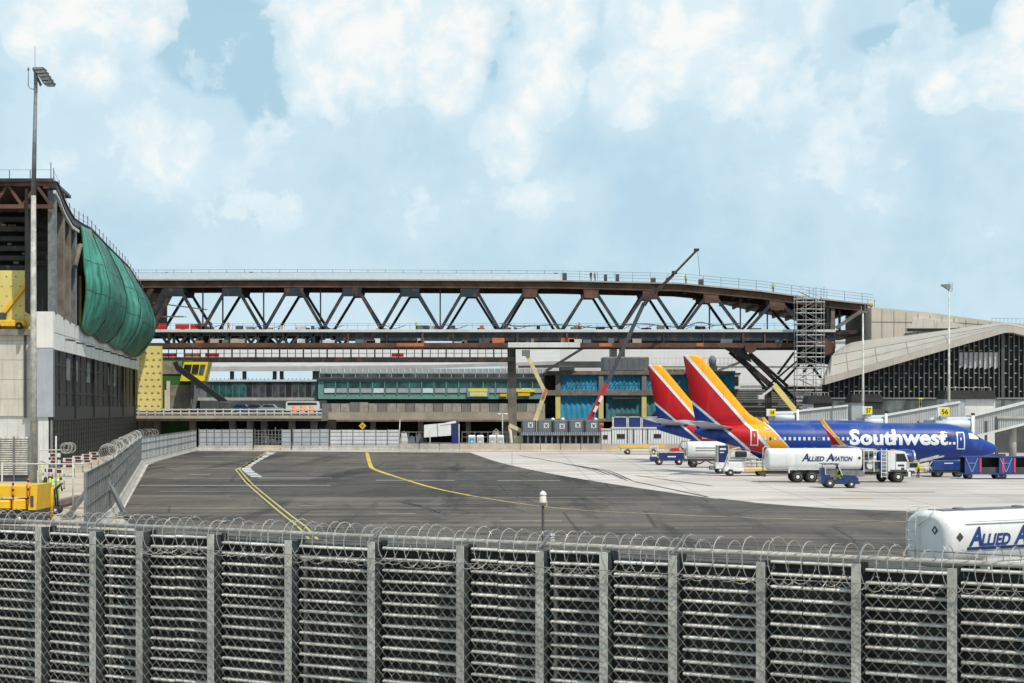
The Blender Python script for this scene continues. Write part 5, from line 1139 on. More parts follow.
def build_aircraft():
    ac = thing('airliner', 'nearer blue airliner with large white lettering along its side', 'airliner', (0,0,0), 0, 'blue airliners at the gates')
    XO = 16.0
    def P(mb, name, m, par=None):
        mb.v = [(XO-s, y, z) for s, y, z in mb.v]; return part(mb, name, m, par or ac, False)
    rings = []
    ss = []
    for a, b in zip(SEC, SEC[1:]):
        n = max(1, int((b[0]-a[0])/.7)); ss += [a[0]+(b[0]-a[0])*k/n for k in range(n)]
    ss.append(SEC[-1][0])
    for s in ss:
        _, t_, b, hw = sec_at(s); zc, hh = (t_+b)/2, (t_-b)/2
        rings.append([(s, hw*math.cos(a), zc+hh*math.sin(a)) for a in [k*2*math.pi/40 for k in range(40)]])
    fus = P(MB().loft(rings, smooth=True), 'fuselage', M['livery'])
    fp_ = [(31.78,12.45),(33.38,12.25),(33.44,12.1),(32.5,7.4),(32.15,5.6),(31.9,4.5),(25.2,5.0),(24.4,5.28),(25.6,5.75),(26.3,6.25),(26.9,6.85)]
    fin = []
    for zz, le, te in [(4.6,24.6,32.0),(5.28,24.4,32.12),(5.5,25.1,32.16),(5.8,25.75,32.2),(6.3,26.45,32.3),(6.9,27.0,32.42),(7.6,27.58,32.55),(9,28.75,32.82),(10.5,30.0,33.1),(12.0,31.25,33.38),(12.35,31.6,33.44),(12.48,31.9,33.40)]:
        th = .055*(te-le) if zz > 5.6 else .16
        ring = [(le,0,zz),(le+.06*(te-le),-th*.45,zz),(le+.25*(te-le),-th*.9,zz),(le+.55*(te-le),-th*.75,zz),(te,-.015,zz),(te,.015,zz),(le+.55*(te-le),th*.75,zz),(le+.25*(te-le),th*.9,zz),(le+.06*(te-le),th*.45,zz)]
        fin.append(ring)
    P(MB().loft(fin, smooth=True), 'fin', M['livery'])
    P(MB().box(30.35,30.39,-.45,.45,0,.01), 'rudder_hinge', M['dkgrey']) if False else None
    for sd in (-1, 1):
        P(MB().loft([airfoil(28.0,31.6,4.72,sd*.5,.34), airfoil(28.6,31.8,4.85,sd*1.4,.30), airfoil(31.9,33.6,5.50,sd*7.1,.15), airfoil(32.5,33.6,5.52,sd*7.3,.06)], smooth=True), 'tailplane', M['planegrey'])
        wg = P(MB().loft([airfoil(10.6,19.2,1.95,sd*1.2,1.15), airfoil(12.4,19.0,2.15,sd*3.0,.95), airfoil(14.5,19.2,2.42,sd*6.0,.7), airfoil(19.3,21.0,3.20,sd*16.6,.26), airfoil(19.6,21.2,3.32,sd*17.1,.2)], smooth=True), 'wing', M['planegrey'])
        wl_ = []
        for f in (0,.06,.14,.3,.5,.75,.93,1.0):
            z = 3.36+f*2.45; y = sd*(17.05+.45*min(1,f*3)+.25*f); le = 19.65+2.35*f**.8; te = 20.95+1.4*f**.9
            wl_.append([(le,y,z),(le+.3*(te-le),y-.06,z),(te,y-.01,z),(te,y+.01,z),(le+.3*(te-le),y+.06,z)])
        P(MB().loft(wl_), 'winglet', M['winglet'], wg)
        for yy in (4.0, 7.2, 10.4): P(MB().tube([(17.2+yy*.25,sd*yy,1.9+yy*.085),(18.6+yy*.25,sd*yy,1.75+yy*.085),(20.2+yy*.22,sd*yy,2.05+yy*.085)],[.05,.24,.04],8), 'flap_fairing', M['planegrey'], wg)
        ey = sd*4.83
        en = P(MB().lathe((0,ey,1.62),'x',[(.78,10.35),(.93,10.25),(1.0,10.6),(1.04,11.4),(.98,12.6),(.78,13.9),(.60,14.1),(.58,13.6)],28), 'engine', M['bluegloss'])
        P(MB().lathe((0,ey,1.62),'x',[(.76,10.5),(.79,10.22),(.86,10.12),(.94,10.2),(.965,10.38)],28), 'inlet_lip', M['silver'], en)
        P(MB().lathe((0,ey,1.62),'x',[(.02,10.6),(.25,10.9),(.76,11.0),(.76,10.5),(.74,10.5),(.74,11.05),(.02,11.1)],28), 'fan', M['black'], en)
        P(MB().lathe((0,ey,1.62),'x',[(.55,13.6),(.50,14.4),(.36,14.9),(.12,15.5),(.02,15.6)],20), 'exhaust_cone', M['silver'], en)
        P(MB().add([(11.2,ey-.12,2.5),(14.8,ey-.12,2.2),(15.6,ey-.12,2.5),(13.0,ey-.12,2.75),(11.2,ey+.12,2.5),(14.8,ey+.12,2.2),(15.6,ey+.12,2.5),(13.0,ey+.12,2.75)],[(0,1,2,3),(7,6,5,4),(0,4,5,1),(1,5,6,2),(2,6,7,3),(3,7,4,0)]), 'pylon', M['bluegloss'], en)
        P(MB().cyl((16.6,sd*2.86,.56),(16.6,sd*2.6,2.1),.12,10).cyl((16.6,sd*2.4,.56),(16.6,sd*3.3,.56),.08,8), 'main_gear', M['silver'])
        for o_ in (-.43,.43): wheel(ac, XO-16.6, sd*2.86+o_, .56, .56, .34, M['planegrey'])
    P(MB().tube([(9.5,0,1.5),(11,0,1.15),(18,0,1.12),(20,0,1.55)],[.6,1.25,1.3,.5],16), 'belly_fairing', M['bluegloss'])
    P(MB().cyl((3.9,0,.35),(3.9,0,1.7),.09,10), 'nose_gear', M['silver'])
    for o_ in (-.2,.2): wheel(ac, XO-3.9, o_, .35, .35, .2, M['planegrey'])
    # cabin windows, doors, flight deck glass
    def patch(s0, s1, z0, z1, off, nz=4, ns=2):
        mb = MB(); rows = []
        for i in range(nz+1):
            z = z0+(z1-z0)*i/nz; rows.append([(s0+(s1-s0)*k/ns, skin_y(s0+(s1-s0)*k/ns, z, off), z) for k in range(ns+1)])
        return mb.loft(rows, cap=False, closed=False)
    k = 0; s = 5.55
    while s < 25.0:
        if not 13.2 < s < 13.6:
            f_ = P(patch(s-.02,s+.26,3.48,3.86,.012), 'window', M['planegrey'] if s > 7 else M['black'])
            P(patch(s+.025,s+.215,3.53,3.81,.02), 'pane', M['winshade'] if random.random() < .82 else M['glass'], f_)
        s += .508
    for s0, z0, z1, w_ in ((4.0,2.55,4.38,.86),(25.7,2.92,4.62,.80)):
        d_ = P(patch(s0,s0+w_,z0,z1,.012,10), 'door', M['white_clean']); P(patch(s0+.11,s0+w_-.11,z0+.11,z1-.11,.02,10), 'door_panel', M['bluegloss'] if s0 < 10 else M['red'], d_)
        P(patch(s0+.36,s0+w_-.36,z0+.95,z0+1.25,.03,2), 'door_window', M['winshade'], d_)
    def nosept(s, z, off=.015): return (s, skin_y(s, z, off), z)
    fd_ = MB()
    for (s0, s1, za, zb, zc_, zd) in ((2.35,2.95,3.62,3.62,4.28,4.10),(2.98,3.5,3.63,3.68,4.27,4.22)):
        g_ = [[nosept(s0+(s1-s0)*k/3, (za+(zb-za)*k/3)+((zd+(zc_-zd)*k/3)-(za+(zb-za)*k/3))*j/3) for k in range(4)] for j in range(4)]
        fd_.loft(g_, cap=False, closed=False)
    P(fd_, 'flight_deck_window', M['winshade'])
    ft = MB()
    for sd in (-1,1): ft.add([(1.98,sd*.05,3.80),(1.98+.05,sd*.95,3.62),(2.62,sd*.80,4.12),(2.58,sd*.05,4.26)],[(0,1,2,3)])
    P(ft, 'windscreen', M['glass'])
    # lettering on the starboard side: nose is to the right, so u runs towards the nose
    vf = fit(letters('Southwest', 1, .032), 0, 10.3, 2.98, 4.66)
    P(text_mb(vf, lambda u, v: (16.15-u, skin_y(16.15-u, v, .03), v), [2.98+.12*k for k in range(1,15)]), 'lettering', M['white_clean'])
    for a in (5.75, 5.3): P(patch(a-.26,a,3.06,3.32,.03,2), 'mark', M['white_clean'])
    P(patch(5.25,5.5,4.02,4.22,.03,2), 'mark', M['pink'])
    P(patch(24.6,24.98,4.72,4.9,.03,2), 'mark', M['white_clean']); P(patch(24.6,24.72,4.8,4.9,.035,2), 'mark', M['navy'])
    vf = fit(letters('N WN', 1, .0), 0, 1.9, 4.02, 4.22)
    return ac
ac1 = build_aircraft()
ac1.location = (wx(998,170)-16.0, 170.0, 0)
ac2 = dup(ac1, (wx(648,208)+33.4-16.0, 208.0, 0), 0, 'farther blue airliner parked behind, showing only its red and yellow tail', 'blue airliners at the gates')

# ================================================================ FUEL TANKERS
def tank_profile(hw, hh, n=36, e=2.7):
    out = []
    for k in range(n):
        a = k*2*math.pi/n; c, s = math.cos(a), math.sin(a)
        out.append((math.copysign(abs(c)**(2/e), c)*hw, math.copysign(abs(s)**(2/e), s)*hh))
    return out
def build_tanker(label, text_x, scale_t, stripe, loc, rotz):
    tk = thing('fuel_tanker', label, 'tanker truck', loc, rotz, 'white fuel tankers')
    HW, HH, ZC = 1.22, 1.03, 2.14
    pr_ = tank_profile(HW, HH, 36, 2.8 if stripe else 3.5); L = 8.75
    rings = []
    for x, f in ((0,.80),(.04,.88),(.12,.95),(.26,1.0),(L-.26,1.0),(L-.12,.95),(L-.04,.88),(L,.8)): rings.append([(x, a*f, ZC+b*f) for a, b in pr_])
    tank = part(MB().loft(rings, smooth=True), 'tank', M['white'], tk, False)
    tank.data.polygons.foreach_set('use_smooth', [len(p.vertices) == 4 for p in tank.data.polygons])
    if stripe: part(MB().box(.9,L-.2,-HW-.012,-HW+.05,1.80,1.90), 'stripe', M['navy'], tank, False); part(MB().box(.9,L-.2,-HW-.01,-HW+.05,2.80,2.815), 'stripe', M['midgrey'], tank, False)
    H_ = .70*scale_t; z0 = 1.93 if stripe else 1.98; x = text_x
    tm = MB()
    for s_, h, w_ in (('A',1.0,.92),('LLIED',.62,2.0),('A',1.0,.92),('VIATION',.62,2.5)):
        vf = fit(letters(s_, 1, .035, .28), x, x+w_*H_*1.02, z0, z0+H_*h)
        m_ = text_mb(vf, lambda u, v: (u, -HW*1.0-.018, v)); tm.add(m_.v, m_.f); x += w_*H_*1.02 + (.0 if s_ == 'A' else .22*H_)
        if s_ == 'A': x -= .10*H_
    part(tm, 'lettering', M['blue_cart'] if stripe else M['navy'], tank, False)
    dm = MB()
    for dx_, dz in ((.55 if stripe else L-.32, 2.28),):
        dm.add([(dx_,-HW-.014,dz-.17),(dx_+.17,-HW-.014,dz),(dx_,-HW-.014,dz+.17),(dx_-.17,-HW-.014,dz)],[(0,1,2,3)])
    dm.add([(-.012,-.55,2.33),(-.012,-.38,2.5),(-.012,-.55,2.67),(-.012,-.72,2.5)],[(0,1,2,3)])
    dp = part(dm, 'hazard_diamond', M['dkgrey'], tank, False)
    for cy, cz in ((.05,0),(-.05,0)):
        pass
    part(MB().add([(-.02,-.55,2.41),(-.02,-.47,2.5),(-.02,-.55,2.59),(-.02,-.63,2.5)],[(0,1,2,3)]), 'diamond_centre', M['offwhite'], dp, False)
    part(MB().box(1.1,1.5,-.82,-.76,2.92,3.0), 'marker', M['orange'], tank, False)
    part(MB().box(.5,L-.3,-.4,.4,3.12,3.19), 'catwalk', M['galv_dark'], tank, False)
    for k in range(3): part(MB().lathe((1.6+k*2.9,0,3.19),'z',[(.22,0),(.22,.04),(.15,.06)],14), 'hatch', M['galv_dark'], tank, False)
    ld = MB()
    for yy in (.25,.72): ld.tube([(-.22,yy,.95),(-.2,yy,3.12),(.0,yy,3.3),(.4,yy,3.3)],.03,6)
    for k in range(7): ld.cyl((-.21,.25,1.05+k*.34),(-.21,.72,1.05+k*.34),.022,5)
    ld.tube([(-.1,.25,2.6),(-.12,-.2,2.85),(.1,-.45,3.25)],.02,5)
    part(ld, 'rear_ladder', M['galv'], tk, False)
    part(MB().box(-.35,L+5.0,-.45,-.3,.78,1.06).box(-.35,L+5.0,.3,.45,.78,1.06).box(-.4,-.2,-1.15,1.15,.55,1.0), 'chassis', M['dkgrey'], tk, False)
    for yy in (-.95,.95): part(MB().box(-.44,-.4,yy-.15,yy+.15,.75,.92), 'tail_light', M['red'], tk, False)
    part(MB().box(1.9,2.0,-1.2,-.8,.9,1.25).box(1.95,5.1,-1.22,-.85,1.2,1.28).box(5.0,5.1,-1.2,-.8,.6,1.25), 'mudguard', M['white'], tk, False)
    part(MB().bbox(5.4,L+.2,-1.15,-.6,.55,1.12,.03).bbox(5.4,L+.2,.6,1.15,.55,1.12,.03), 'side_locker', M['galv_dark'], tk, False)
    for wx_ in (2.75,4.05):
        for yy in (-.98,.98): wheel(tk, wx_, yy, .53, .53, .42)
    # pump module with ladder and gantry
    part(MB().box(L+.1,L+1.7,-1.0,1.0,1.0,1.25), 'pump_deck', M['galv_dark'], tk, False)
    part(MB().box(L+.15,L+.6,-.9,.9,1.25,2.3).box(L+.9,L+1.5,-.95,.9,1.25,1.9), 'pump_module', M['dkgrey'], tk, False)
    part(MB().cyl((L+.75,-1.0,1.6),(L+.75,-.7,1.6),.34,16), 'hose_reel', M['offwhite'], tk, False)
    gm = MB()
    for xx in (L+.12,L+1.05,L+1.75): gm.bar((xx,-1.12,1.0),(xx,-1.12,3.0),.07); gm.bar((xx,1.12,1.0),(xx,1.12,3.0),.07)
    for z in (2.0,2.95): gm.bar((L+.12,-1.12,z),(L+1.75,-1.12,z),.06); gm.bar((L+.12,1.12,z),(L+1.75,1.12,z),.06)
    part(gm, 'pump_frame', M['white'], tk, False)
    ld = MB()
    for xx in (L+1.72,L+2.2): ld.bar((xx,-1.25,.45),(xx,-1.2,3.15),.06)
    for k in range(8): ld.bar((L+1.72,-1.24,.6+k*.34),(L+2.2,-1.24,.6+k*.34),.05)
    part(ld, 'side_ladder', M['white'], tk, False)
    # cab
    c0, c1 = L+2.35, L+4.3
    cab = part(MB().prism([(c0,1.05),(c1,1.05),(c1+.05,1.75),(c1-.35,2.85),(c1-.6,2.92),(c0,2.92)],'y',-1.15,1.15), 'cab', M['white'], tk, False)
    part(MB().prism([(c0+.75,1.95),(c1-.15,1.95),(c1-.45,2.68),(c0+.75,2.68)],'y',-1.165,-1.151), 'side_window', M['glass'], cab, False)
    part(MB().prism([(c0+.75,1.95),(c1-.15,1.95),(c1-.45,2.68),(c0+.75,2.68)],'y',1.151,1.165), 'side_window', M['glass'], cab, False)
    part(MB().add([(c1+.03,-1.0,1.85),(c1+.03,1.0,1.85),(c1-.3,.95,2.75),(c1-.3,-.95,2.75)],[(0,1,2,3)]), 'windscreen', M['glass'], cab, False)
    part(MB().prism([(c0+.68,1.1),(c0+.72,1.1),(c0+.72,2.75),(c0+.68,2.75)],'y',-1.158,-1.151), 'door_gap', M['dkgrey'], cab, False)
    part(MB().box(c0+.9,c0+1.5,-1.16,-1.152,1.5,1.68), 'door_badge', M['navy'], cab, False)
    part(MB().box(c0+1.2,c0+1.5,-1.157,-1.152,1.1,1.4), 'door_badge', M['dkgrey'], cab, False)
    part(MB().bbox(c1-.1,c1+.14,-1.18,1.18,.55,1.0,.04), 'bumper', M['white'], tk, False)
    part(MB().box(c1-.02,c1+.3,-1.5,-1.38,1.9,2.4), 'mirror', M['dkgrey'], cab, False)
    part(MB().box(c0+.5,c0+.9,-.1,.1,2.92,3.05), 'beacon', M['orange'], cab, False)
    for yy in (-.7,.7): part(MB().box(c1+.14,c1+.16,yy-.18,yy+.18,.7,.88), 'headlight', M['winshade'], tk, False)
    for yy in (-.98,.98): wheel(tk, c0+.95, yy, .53, .53, .34); wheel(tk, c0-.15, yy*.8, .5, .5, .3) if yy > 0 else None
    part(MB().box(c0+.2,c0+1.75,-1.2,-.85,1.08,1.2), 'wheel_arch', M['dkgrey'], cab, False)
    part(MB().cyl((c0-.5,-1.0,.75),(c0-.0,-1.0,.75),.3,12), 'fuel_drum', M['galv_dark'], tk, False)
    return tk
build_tanker('white fuel tanker with full lettering parked below the nearer airliner', 3.1, 1.04, False, (wx(766,149),149.0,0), 0)
build_tanker('white fuel tanker close to the razor wire, rear end with ladder showing', .95, 1.0, True, (14.98,58.09,0), R(27))
# second tanker under the tail, seen end on to the side
Y = 186.0
t2 = thing('tank_trailer', 'plain white tank trailer with dark hoses standing under the aircraft tails', 'tank trailer', (wx(703,Y),Y,0), 0, None)
pr_ = tank_profile(1.15, .98)
part(MB().loft([[(x, a*f, 2.05+b*f) for a, b in pr_] for x, f in ((-1.9,.9),(-1.8,1.0),(2.4,1.0),(2.5,.9))], smooth=True), 'tank', M['white'], t2, False)
part(MB().box(-1.0,2.0,-1.17,-1.14,2.25,2.33).box(-1.0,2.0,-1.17,-1.14,1.95,2.02), 'stripe', M['dkgrey'], t2, False)
part(MB().bar((-2.0,-.8,.6),(-2.0,-.8,2.6),.08).bar((-2.2,-.4,.6),(-2.2,-.4,2.6),.08).bar((-2.0,-.8,1.4),(-2.2,-.4,1.4),.06).bar((-2.0,-.8,2.2),(-2.2,-.4,2.2),.06), 'ladder', M['galv'], t2, False)
part(MB().box(-2.3,2.9,-.9,.9,.75,1.0), 'chassis', M['dkgrey'], t2, False)
part(MB().tube([(-1.8,-1,.9),(-1.2,-1.1,.45),(-.4,-1.1,.5),(.2,-1.1,.9),(.9,-1.1,.5),(1.6,-1.1,.8)],.09,6), 'hose', M['black'], t2, False)
for x in (-1.2,2.0):
    for yy in (-.85,.85): wheel(t2, x, yy, .48, .48, .3)
# tall blue service box under the tail
Y = 168.5
bs = thing('lavatory_truck', 'tall blue service box on a small truck beneath the aircraft tail', 'service truck', (wx(722,Y),Y,0))
part(MB().bbox(-.5,.5,-.9,.9,1.0,2.95,.05), 'box_body', M['navy'], bs, False)
part(MB().box(-.35,.3,-.93,-.905,2.5,2.7).box(-.35,.1,-.93,-.905,2.2,2.3), 'panel_mark', M['white'], bs, False)
part(MB().box(-.57,-.51,-.95,.95,1.0,3.0), 'corner_frame', M['galv'], bs, False); part(MB().box(.51,.57,-.95,.95,1.0,3.0), 'corner_frame', M['galv'], bs, False)
part(MB().bbox(-.8,2.0,-.95,.95,.55,1.2,.06), 'body', M['white'], bs, False); part(MB().box(-1.3,-.8,-.7,.7,.4,.8), 'step', M['galv_dark'], bs, False)
for x in (-.3,1.6):
    for yy in (-.8,.8): wheel(bs, x, yy, .38, .38, .25)
# ================================================================ SMALL GROUND VEHICLES
def conveyor(label, loc, rotz=0, deck='yellow'):
    b = thing('belt_loader', label, 'belt loader', loc, rotz)
    part(MB().bbox(-2.6,2.0,-.7,.7,.45,.95,.06), 'body', M['white'], b, False)
    part(MB().bar((-2.9,.1,.85),(1.9,.1,1.9),1.0,.2), 'conveyor', M['dkgrey'], b, False)
    for s in (-.55,.75): part(MB().bar((-2.9,.1+s-.1,1.0),(1.9,.1+s-.1,2.05),.06,.14), 'side_rail', M['galv'], b, False)
    part(MB().box(-1.2,-.2,-.73,-.7,.6,.9), 'side_panel', M[deck], b, False)
    part(MB().box(-1.9,-1.0,-.75,-.2,.95,1.35).box(-2.0,-1.85,-.75,-.25,1.35,1.9), 'driver_seat', M['black'], b, False)
    part(MB().bar((.8,.1,.9),(1.4,.1,1.6),.15).bar((1.2,.1,.9),(.6,.1,1.5),.12), 'lift_strut', M['galv'], b, False)
    for x in (-1.9,1.4):
        for yy in (-.68,.68): wheel(b, x, yy, .33, .33, .22)
    return b
conveyor('belt loader with yellow rails reaching to the airliner hold ahead of the wing', (wx(924,162),162,0), R(8))
Y = 163.0
lb = thing('baggage_loader', 'white baggage loader with caged goods and a yellow skirt under the red tail', 'loader', (wx(745,Y),Y,0))
part(MB().bbox(-2.2,2.3,-.9,.9,.5,.85,.05), 'body', M['white'], lb, False); part(MB().box(-.2,2.3,-.93,-.9,.55,.8), 'skirt', M['yellow'], lb, False)
cg = MB()
for k in range(6): cg.bar((-.1+k*.48,-.85,.85),(-.1+k*.48,-.85,1.75),.06)
for z in (1.1,1.4,1.75): cg.bar((-.1,-.85,z),(2.3,-.85,z),.05)
part(cg, 'cage', M['galv'], lb, False)
for k in range(4): part(MB().bbox(0+k*.56,.5+k*.56,-.6,.3,.86,1.5+.1*(k % 2),.04), 'case', M['offwhite'], lb, False)
part(MB().bar((-2.0,-.3,.85),(-1.4,-.3,2.7),.14).bar((-1.4,-.3,2.7),(-.6,-.3,2.9),.14).bar((-2.1,.3,.85),(-1.5,.3,2.7),.14), 'mast', M['galv'], lb, False)
part(MB().bbox(-1.0,.1,-.7,.3,1.9,2.5,.1), 'hood', M['black'], lb, False)
for x in (-1.6,1.5):
    for yy in (-.8,.8): wheel(lb, x, yy, .36, .36, .25)
def tow_tractor(label, loc, rotz=0, m='navy', driver=None):
    b = thing('tow_tractor', label, 'tow tractor', loc, rotz, 'tow tractors on the apron')
    part(MB().prism([(-1.6,.35),(1.6,.35),(1.62,.85),(1.3,1.08),(.35,1.15),(.3,.75),(-.75,.75),(-.85,1.15),(-1.6,1.15)],'y',-.72,.72), 'body', M[m], b, False)
    fr = MB()
    for s in (-.66,.66): fr.bar((-1.2,s,1.15),(-1.25,s,2.05),.07); fr.bar((.25,s,1.1),(-.15,s,2.05),.07); fr.bar((-1.45,s,2.05),(-.1,s,2.05),.07)
    part(fr, 'roof_frame', M['offwhite'], b, False); part(MB().box(-1.5,-.05,-.75,.75,2.05,2.12), 'roof', M[m], b, False)
    part(MB().add([(.22,-.6,1.15),(.22,.6,1.15),(-.12,.6,2.0),(-.12,-.6,2.0)],[(0,1,2,3)]), 'windscreen', M['glass_grey'], b, False)
    part(MB().bbox(-1.55,-1.15,-.6,.6,1.15,1.75,.06), 'backrest', M['navy'], b, False); part(MB().bbox(-1.0,-.5,-.55,.55,.75,.95,.05), 'seat', M['black'], b, False)
    part(MB().cyl((.1,-.25,1.25),(-.05,-.25,1.35),.2,14), 'steering_wheel', M['black'], b, False)
    part(MB().box(1.6,1.75,-.6,.6,.35,.55), 'bumper', M['black'], b, False)
    for yy in (-.5,.5): part(MB().box(1.61,1.64,yy-.1,yy+.1,.66,.8), 'headlight', M['winshade'], b, False)
    for x, r_ in ((-.85,.43),(1.0,.33)):
        for yy in (-.7,.7): wheel(b, x, yy, r_, r_, .26, M['white'])
    return b
tow_tractor('small blue open tow tractor driving past the white fuel tanker', (wx(838,138.5),138.5,0))
person((wx(836.5,138.5),138.4,.28), R(90), 'driver in lime vest seated on the small blue tow tractor', 'lime', 'sit', 'dkgrey')
tow_tractor('dark red tow tractor parked by the yellow flatbed trailer', (wx(681,232),232,0), R(180), 'red')
person((wx(918.5,158),158,0), R(70), 'worker in lime vest standing at the belt loader', 'lime', 'work', 'dkgrey')
# ground power cart on the left of the tails
Y = 194.0
gcx = thing('ground_power_cart', 'blue ground power cart with pipe frame at one end left of the tails', 'power cart', (wx(667,Y),Y,0))
part(MB().bbox(-1.0,2.0,-.75,.75,.55,1.55,.05), 'body', M['navy'], gcx, False); part(MB().box(.0,1.0,-.77,-.755,.95,1.1), 'panel_mark', M['white'], gcx, False); part(MB().box(-1.0,2.0,-.78,.78,1.5,1.58), 'lid', M['galv'], gcx, False)
part(MB().tube([(-1.9,-.5,.5),(-2.0,-.5,2.2),(-1.2,-.5,2.3),(-1.1,-.5,1.0)],.07,6).tube([(-1.9,.5,.5),(-2.0,.5,2.2),(-1.2,.5,2.3),(-1.1,.5,1.0)],.07,6).bar((-2,-.5,1.4),(-1.1,-.5,1.6),.08), 'pipe_frame', M['offwhite'], gcx, False)
part(MB().bbox(-2.1,-1.2,-.6,.6,.45,1.0,.06), 'drawbar_box', M['navy'], gcx, False)
for x in (-1.0,1.4):
    for yy in (-.7,.7): wheel(gcx, x, yy, .42, .42, .28)
# yellow flatbed trailer
Y = 238.0
fb = thing('flatbed_trailer', 'long yellow flatbed trailer standing in front of the white site cabins', 'trailer', (wx(642,Y),Y,0))
part(MB().box(-3.4,3.3,-1.1,1.1,1.0,1.3), 'deck', M['yellow'], fb, False); part(MB().bar((-3.4,0,1.1),(-5.0,0,.5),.15), 'drawbar', M['yellow'], fb, False)
part(MB().box(-3.2,3.2,-1.0,1.0,.6,1.0), 'underframe', M['offwhite'], fb, False)
cg = MB()
for k in range(4): cg.bar((.6+k*.8,-1,1.3),(.6+k*.8,-1,2.0),.06)
cg.bar((.6,-1,2.0),(3.0,-1,2.0),.06); part(cg, 'end_rack', M['galv'], fb, False)
for x in (-2.2,1.6):
    for yy in (-.9,.9): wheel(fb, x, yy, .42, .42, .25)
# blue baggage carts
Y = 156.0
def bag_cart(label, loc, rotz=0):
    b = thing('baggage_cart', label, 'baggage cart', loc, rotz, 'blue baggage carts')
    part(MB().box(-2.2,1.6,-.8,.8,.45,.6), 'deck', M['blue_cart'], b, False)
    part(MB().box(-2.2,1.6,-.85,.85,2.1,2.2), 'roof', M['blue_cart'], b, False)
    part(MB().box(-2.2,-.85,-.83,-.79,.6,2.1), 'end_panel', M['blue_cart'], b, False); part(MB().box(-2.2,1.6,.78,.82,.6,2.1), 'back_curtain', M['black'], b, False)
    part(MB().box(-.9,-.84,-.8,.8,.6,2.1), 'bulkhead', M['black'], b, False)
    part(MB().bar((-2.1,-.845,2.05),(-1.55,-.845,.7),.09,.02).bar((-.95,-.845,2.05),(-1.5,-.845,.7),.09,.02).bar((-1.8,-.845,1.55),(-1.25,-.845,1.55),.10,.02), 'panel_chevron', M['white'], b, False)
    for x in (-.78,1.42): part(MB().box(x,x+.2,-.84,-.72,.65,2.05), 'curtain', M['pink'], b, False)
    part(MB().box(1.54,1.6,-.8,.8,.6,2.1), 'end_wall', M['navy'], b, False)
    part(MB().box(-.55,1.4,-.5,.5,.6,1.15), 'luggage', M['dkgrey'], b, False)
    part(MB().bar((-2.2,0,.5),(-2.9,0,.42),.08), 'drawbar', M['galv_dark'], b, False)
    for x in (-1.7,1.1):
        for yy in (-.65,.65): wheel(b, x, yy, .28, .28, .2, M['galv_dark'])
    return b
bc1 = bag_cart('blue baggage cart with white chevron directly under the airliner nose', (wx(985,Y),Y,0))
dup(bc1, (wx(1019,Y),Y,0), 0, 'blue baggage cart behind the one under the airliner nose')
Y = 160.0
ub = thing('baggage_dolly', 'low blue flat sided dolly between belt loader and baggage carts', 'dolly', (wx(948,Y),Y,0))
part(MB().bbox(-1.7,1.3,-.8,.8,.75,1.65,.05), 'bin', M['blue_cart'], ub, False); part(MB().box(-.6,.3,-.82,-.805,1.35,1.45), 'panel_mark', M['white'], ub, False); part(MB().box(-1.7,1.3,-.7,.7,.5,.75), 'frame', M['dkgrey'], ub, False)
part(MB().bar((-1.7,-.5,1.6),(-2.4,-.5,.6),.08).bar((-2.3,-.5,1.5),(-1.7,-.5,.7),.08), 'drawbar_frame', M['offwhite'], ub, False)
for x in (-1.2,.9):
    for yy in (-.7,.7): wheel(ub, x, yy, .3, .3, .2, M['galv_dark'])
M['sillglass'] = glassmat('sill_glazing_grey', (.09,.10,.095), .25)
M['fingrey'] = mat('fin_grey', (.15,.147,.14), .5, .1, .15)
M['cladwarm2'] = mat('beige_wall_cladding', (.58,.50,.41), .65, 0, .1, .3, 6, .2, .2)
M['jetgrey'] = mat('boarding_bridge_grey', (.44,.45,.435), .6, 0, .1, .5, 7, .2, .25)
M['cladwarm'] = mat('warm_grey_cladding', (.52,.46,.39), .6, .1, .12, .3, 6, .25, .2)
# ================================================================ TERMINAL WITH SWEPT ROOF ON THE RIGHT
Y = 246.0
rt = thing('swept_roof_terminal', 'terminal with swept pale metal roof above a dark finned glass facade', 'terminal', (wx(930,Y),Y,0))
eave = lerp([(823,378),(1003,326),(1010,326.2),(1030,331.5),(1100,350)])
crease = lerp([(823,377.5),(828,366),(832,355.5),(868,349),(905,342.5),(960,332.5),(1003,325),(1010,325.2),(1030,330),(1100,347)])
eb = lerp([(823,377),(828,365),(833,354),(842,346.5),(852,342.5),(866,340),(906,335.6),(950,329.5),(993,323.4),(1010,323.2),(1030,327),(1100,340)])
exs = [823,825,828,832,836,841,846,852,862,875,890,906,925,945,965,985,1002,1010,1018,1030,1060,1100]
YB = Y+26
YC = Y+7
fa = [(wx(p,Y),Y-1.6,wz(eave(p),Y)) for p in exs]; cr_ = [(wx(p,YC),YC,wz(crease(p),YC)) for p in exs]; bk = [(wx(p,YB),YB,wz(eb(p),YB)) for p in exs]
part(MB().loft([fa, cr_], cap=False, closed=False), 'lower_roof', M['roofmetal'], rt)
part(MB().loft([cr_, bk], cap=False, closed=False), 'upper_roof', M['roofmetal'], rt)
sm = MB()
for i in range(2, len(exs)-1): sm.bar(Vector(cr_[i])+Vector((0,-.03,.03)), Vector(cr_[i+1])+Vector((0,-.03,.03)), .12, .1)
for f_ in (.5,):
    ln = [Vector(a_).lerp(Vector(c_), f_)+Vector((0,-.04,.02)) for a_, c_ in zip(fa, cr_)]
    for i in range(len(exs)-1): sm.bar(ln[i], ln[i+1], .07, .05)
for i in (6,9,11,13): sm.bar(Vector(fa[i])+Vector((0,-.03,.02)), Vector(cr_[i])+Vector((0,-.03,.02)), .09, .05)
part(sm, 'standing_seams', M['midgrey'], rt)
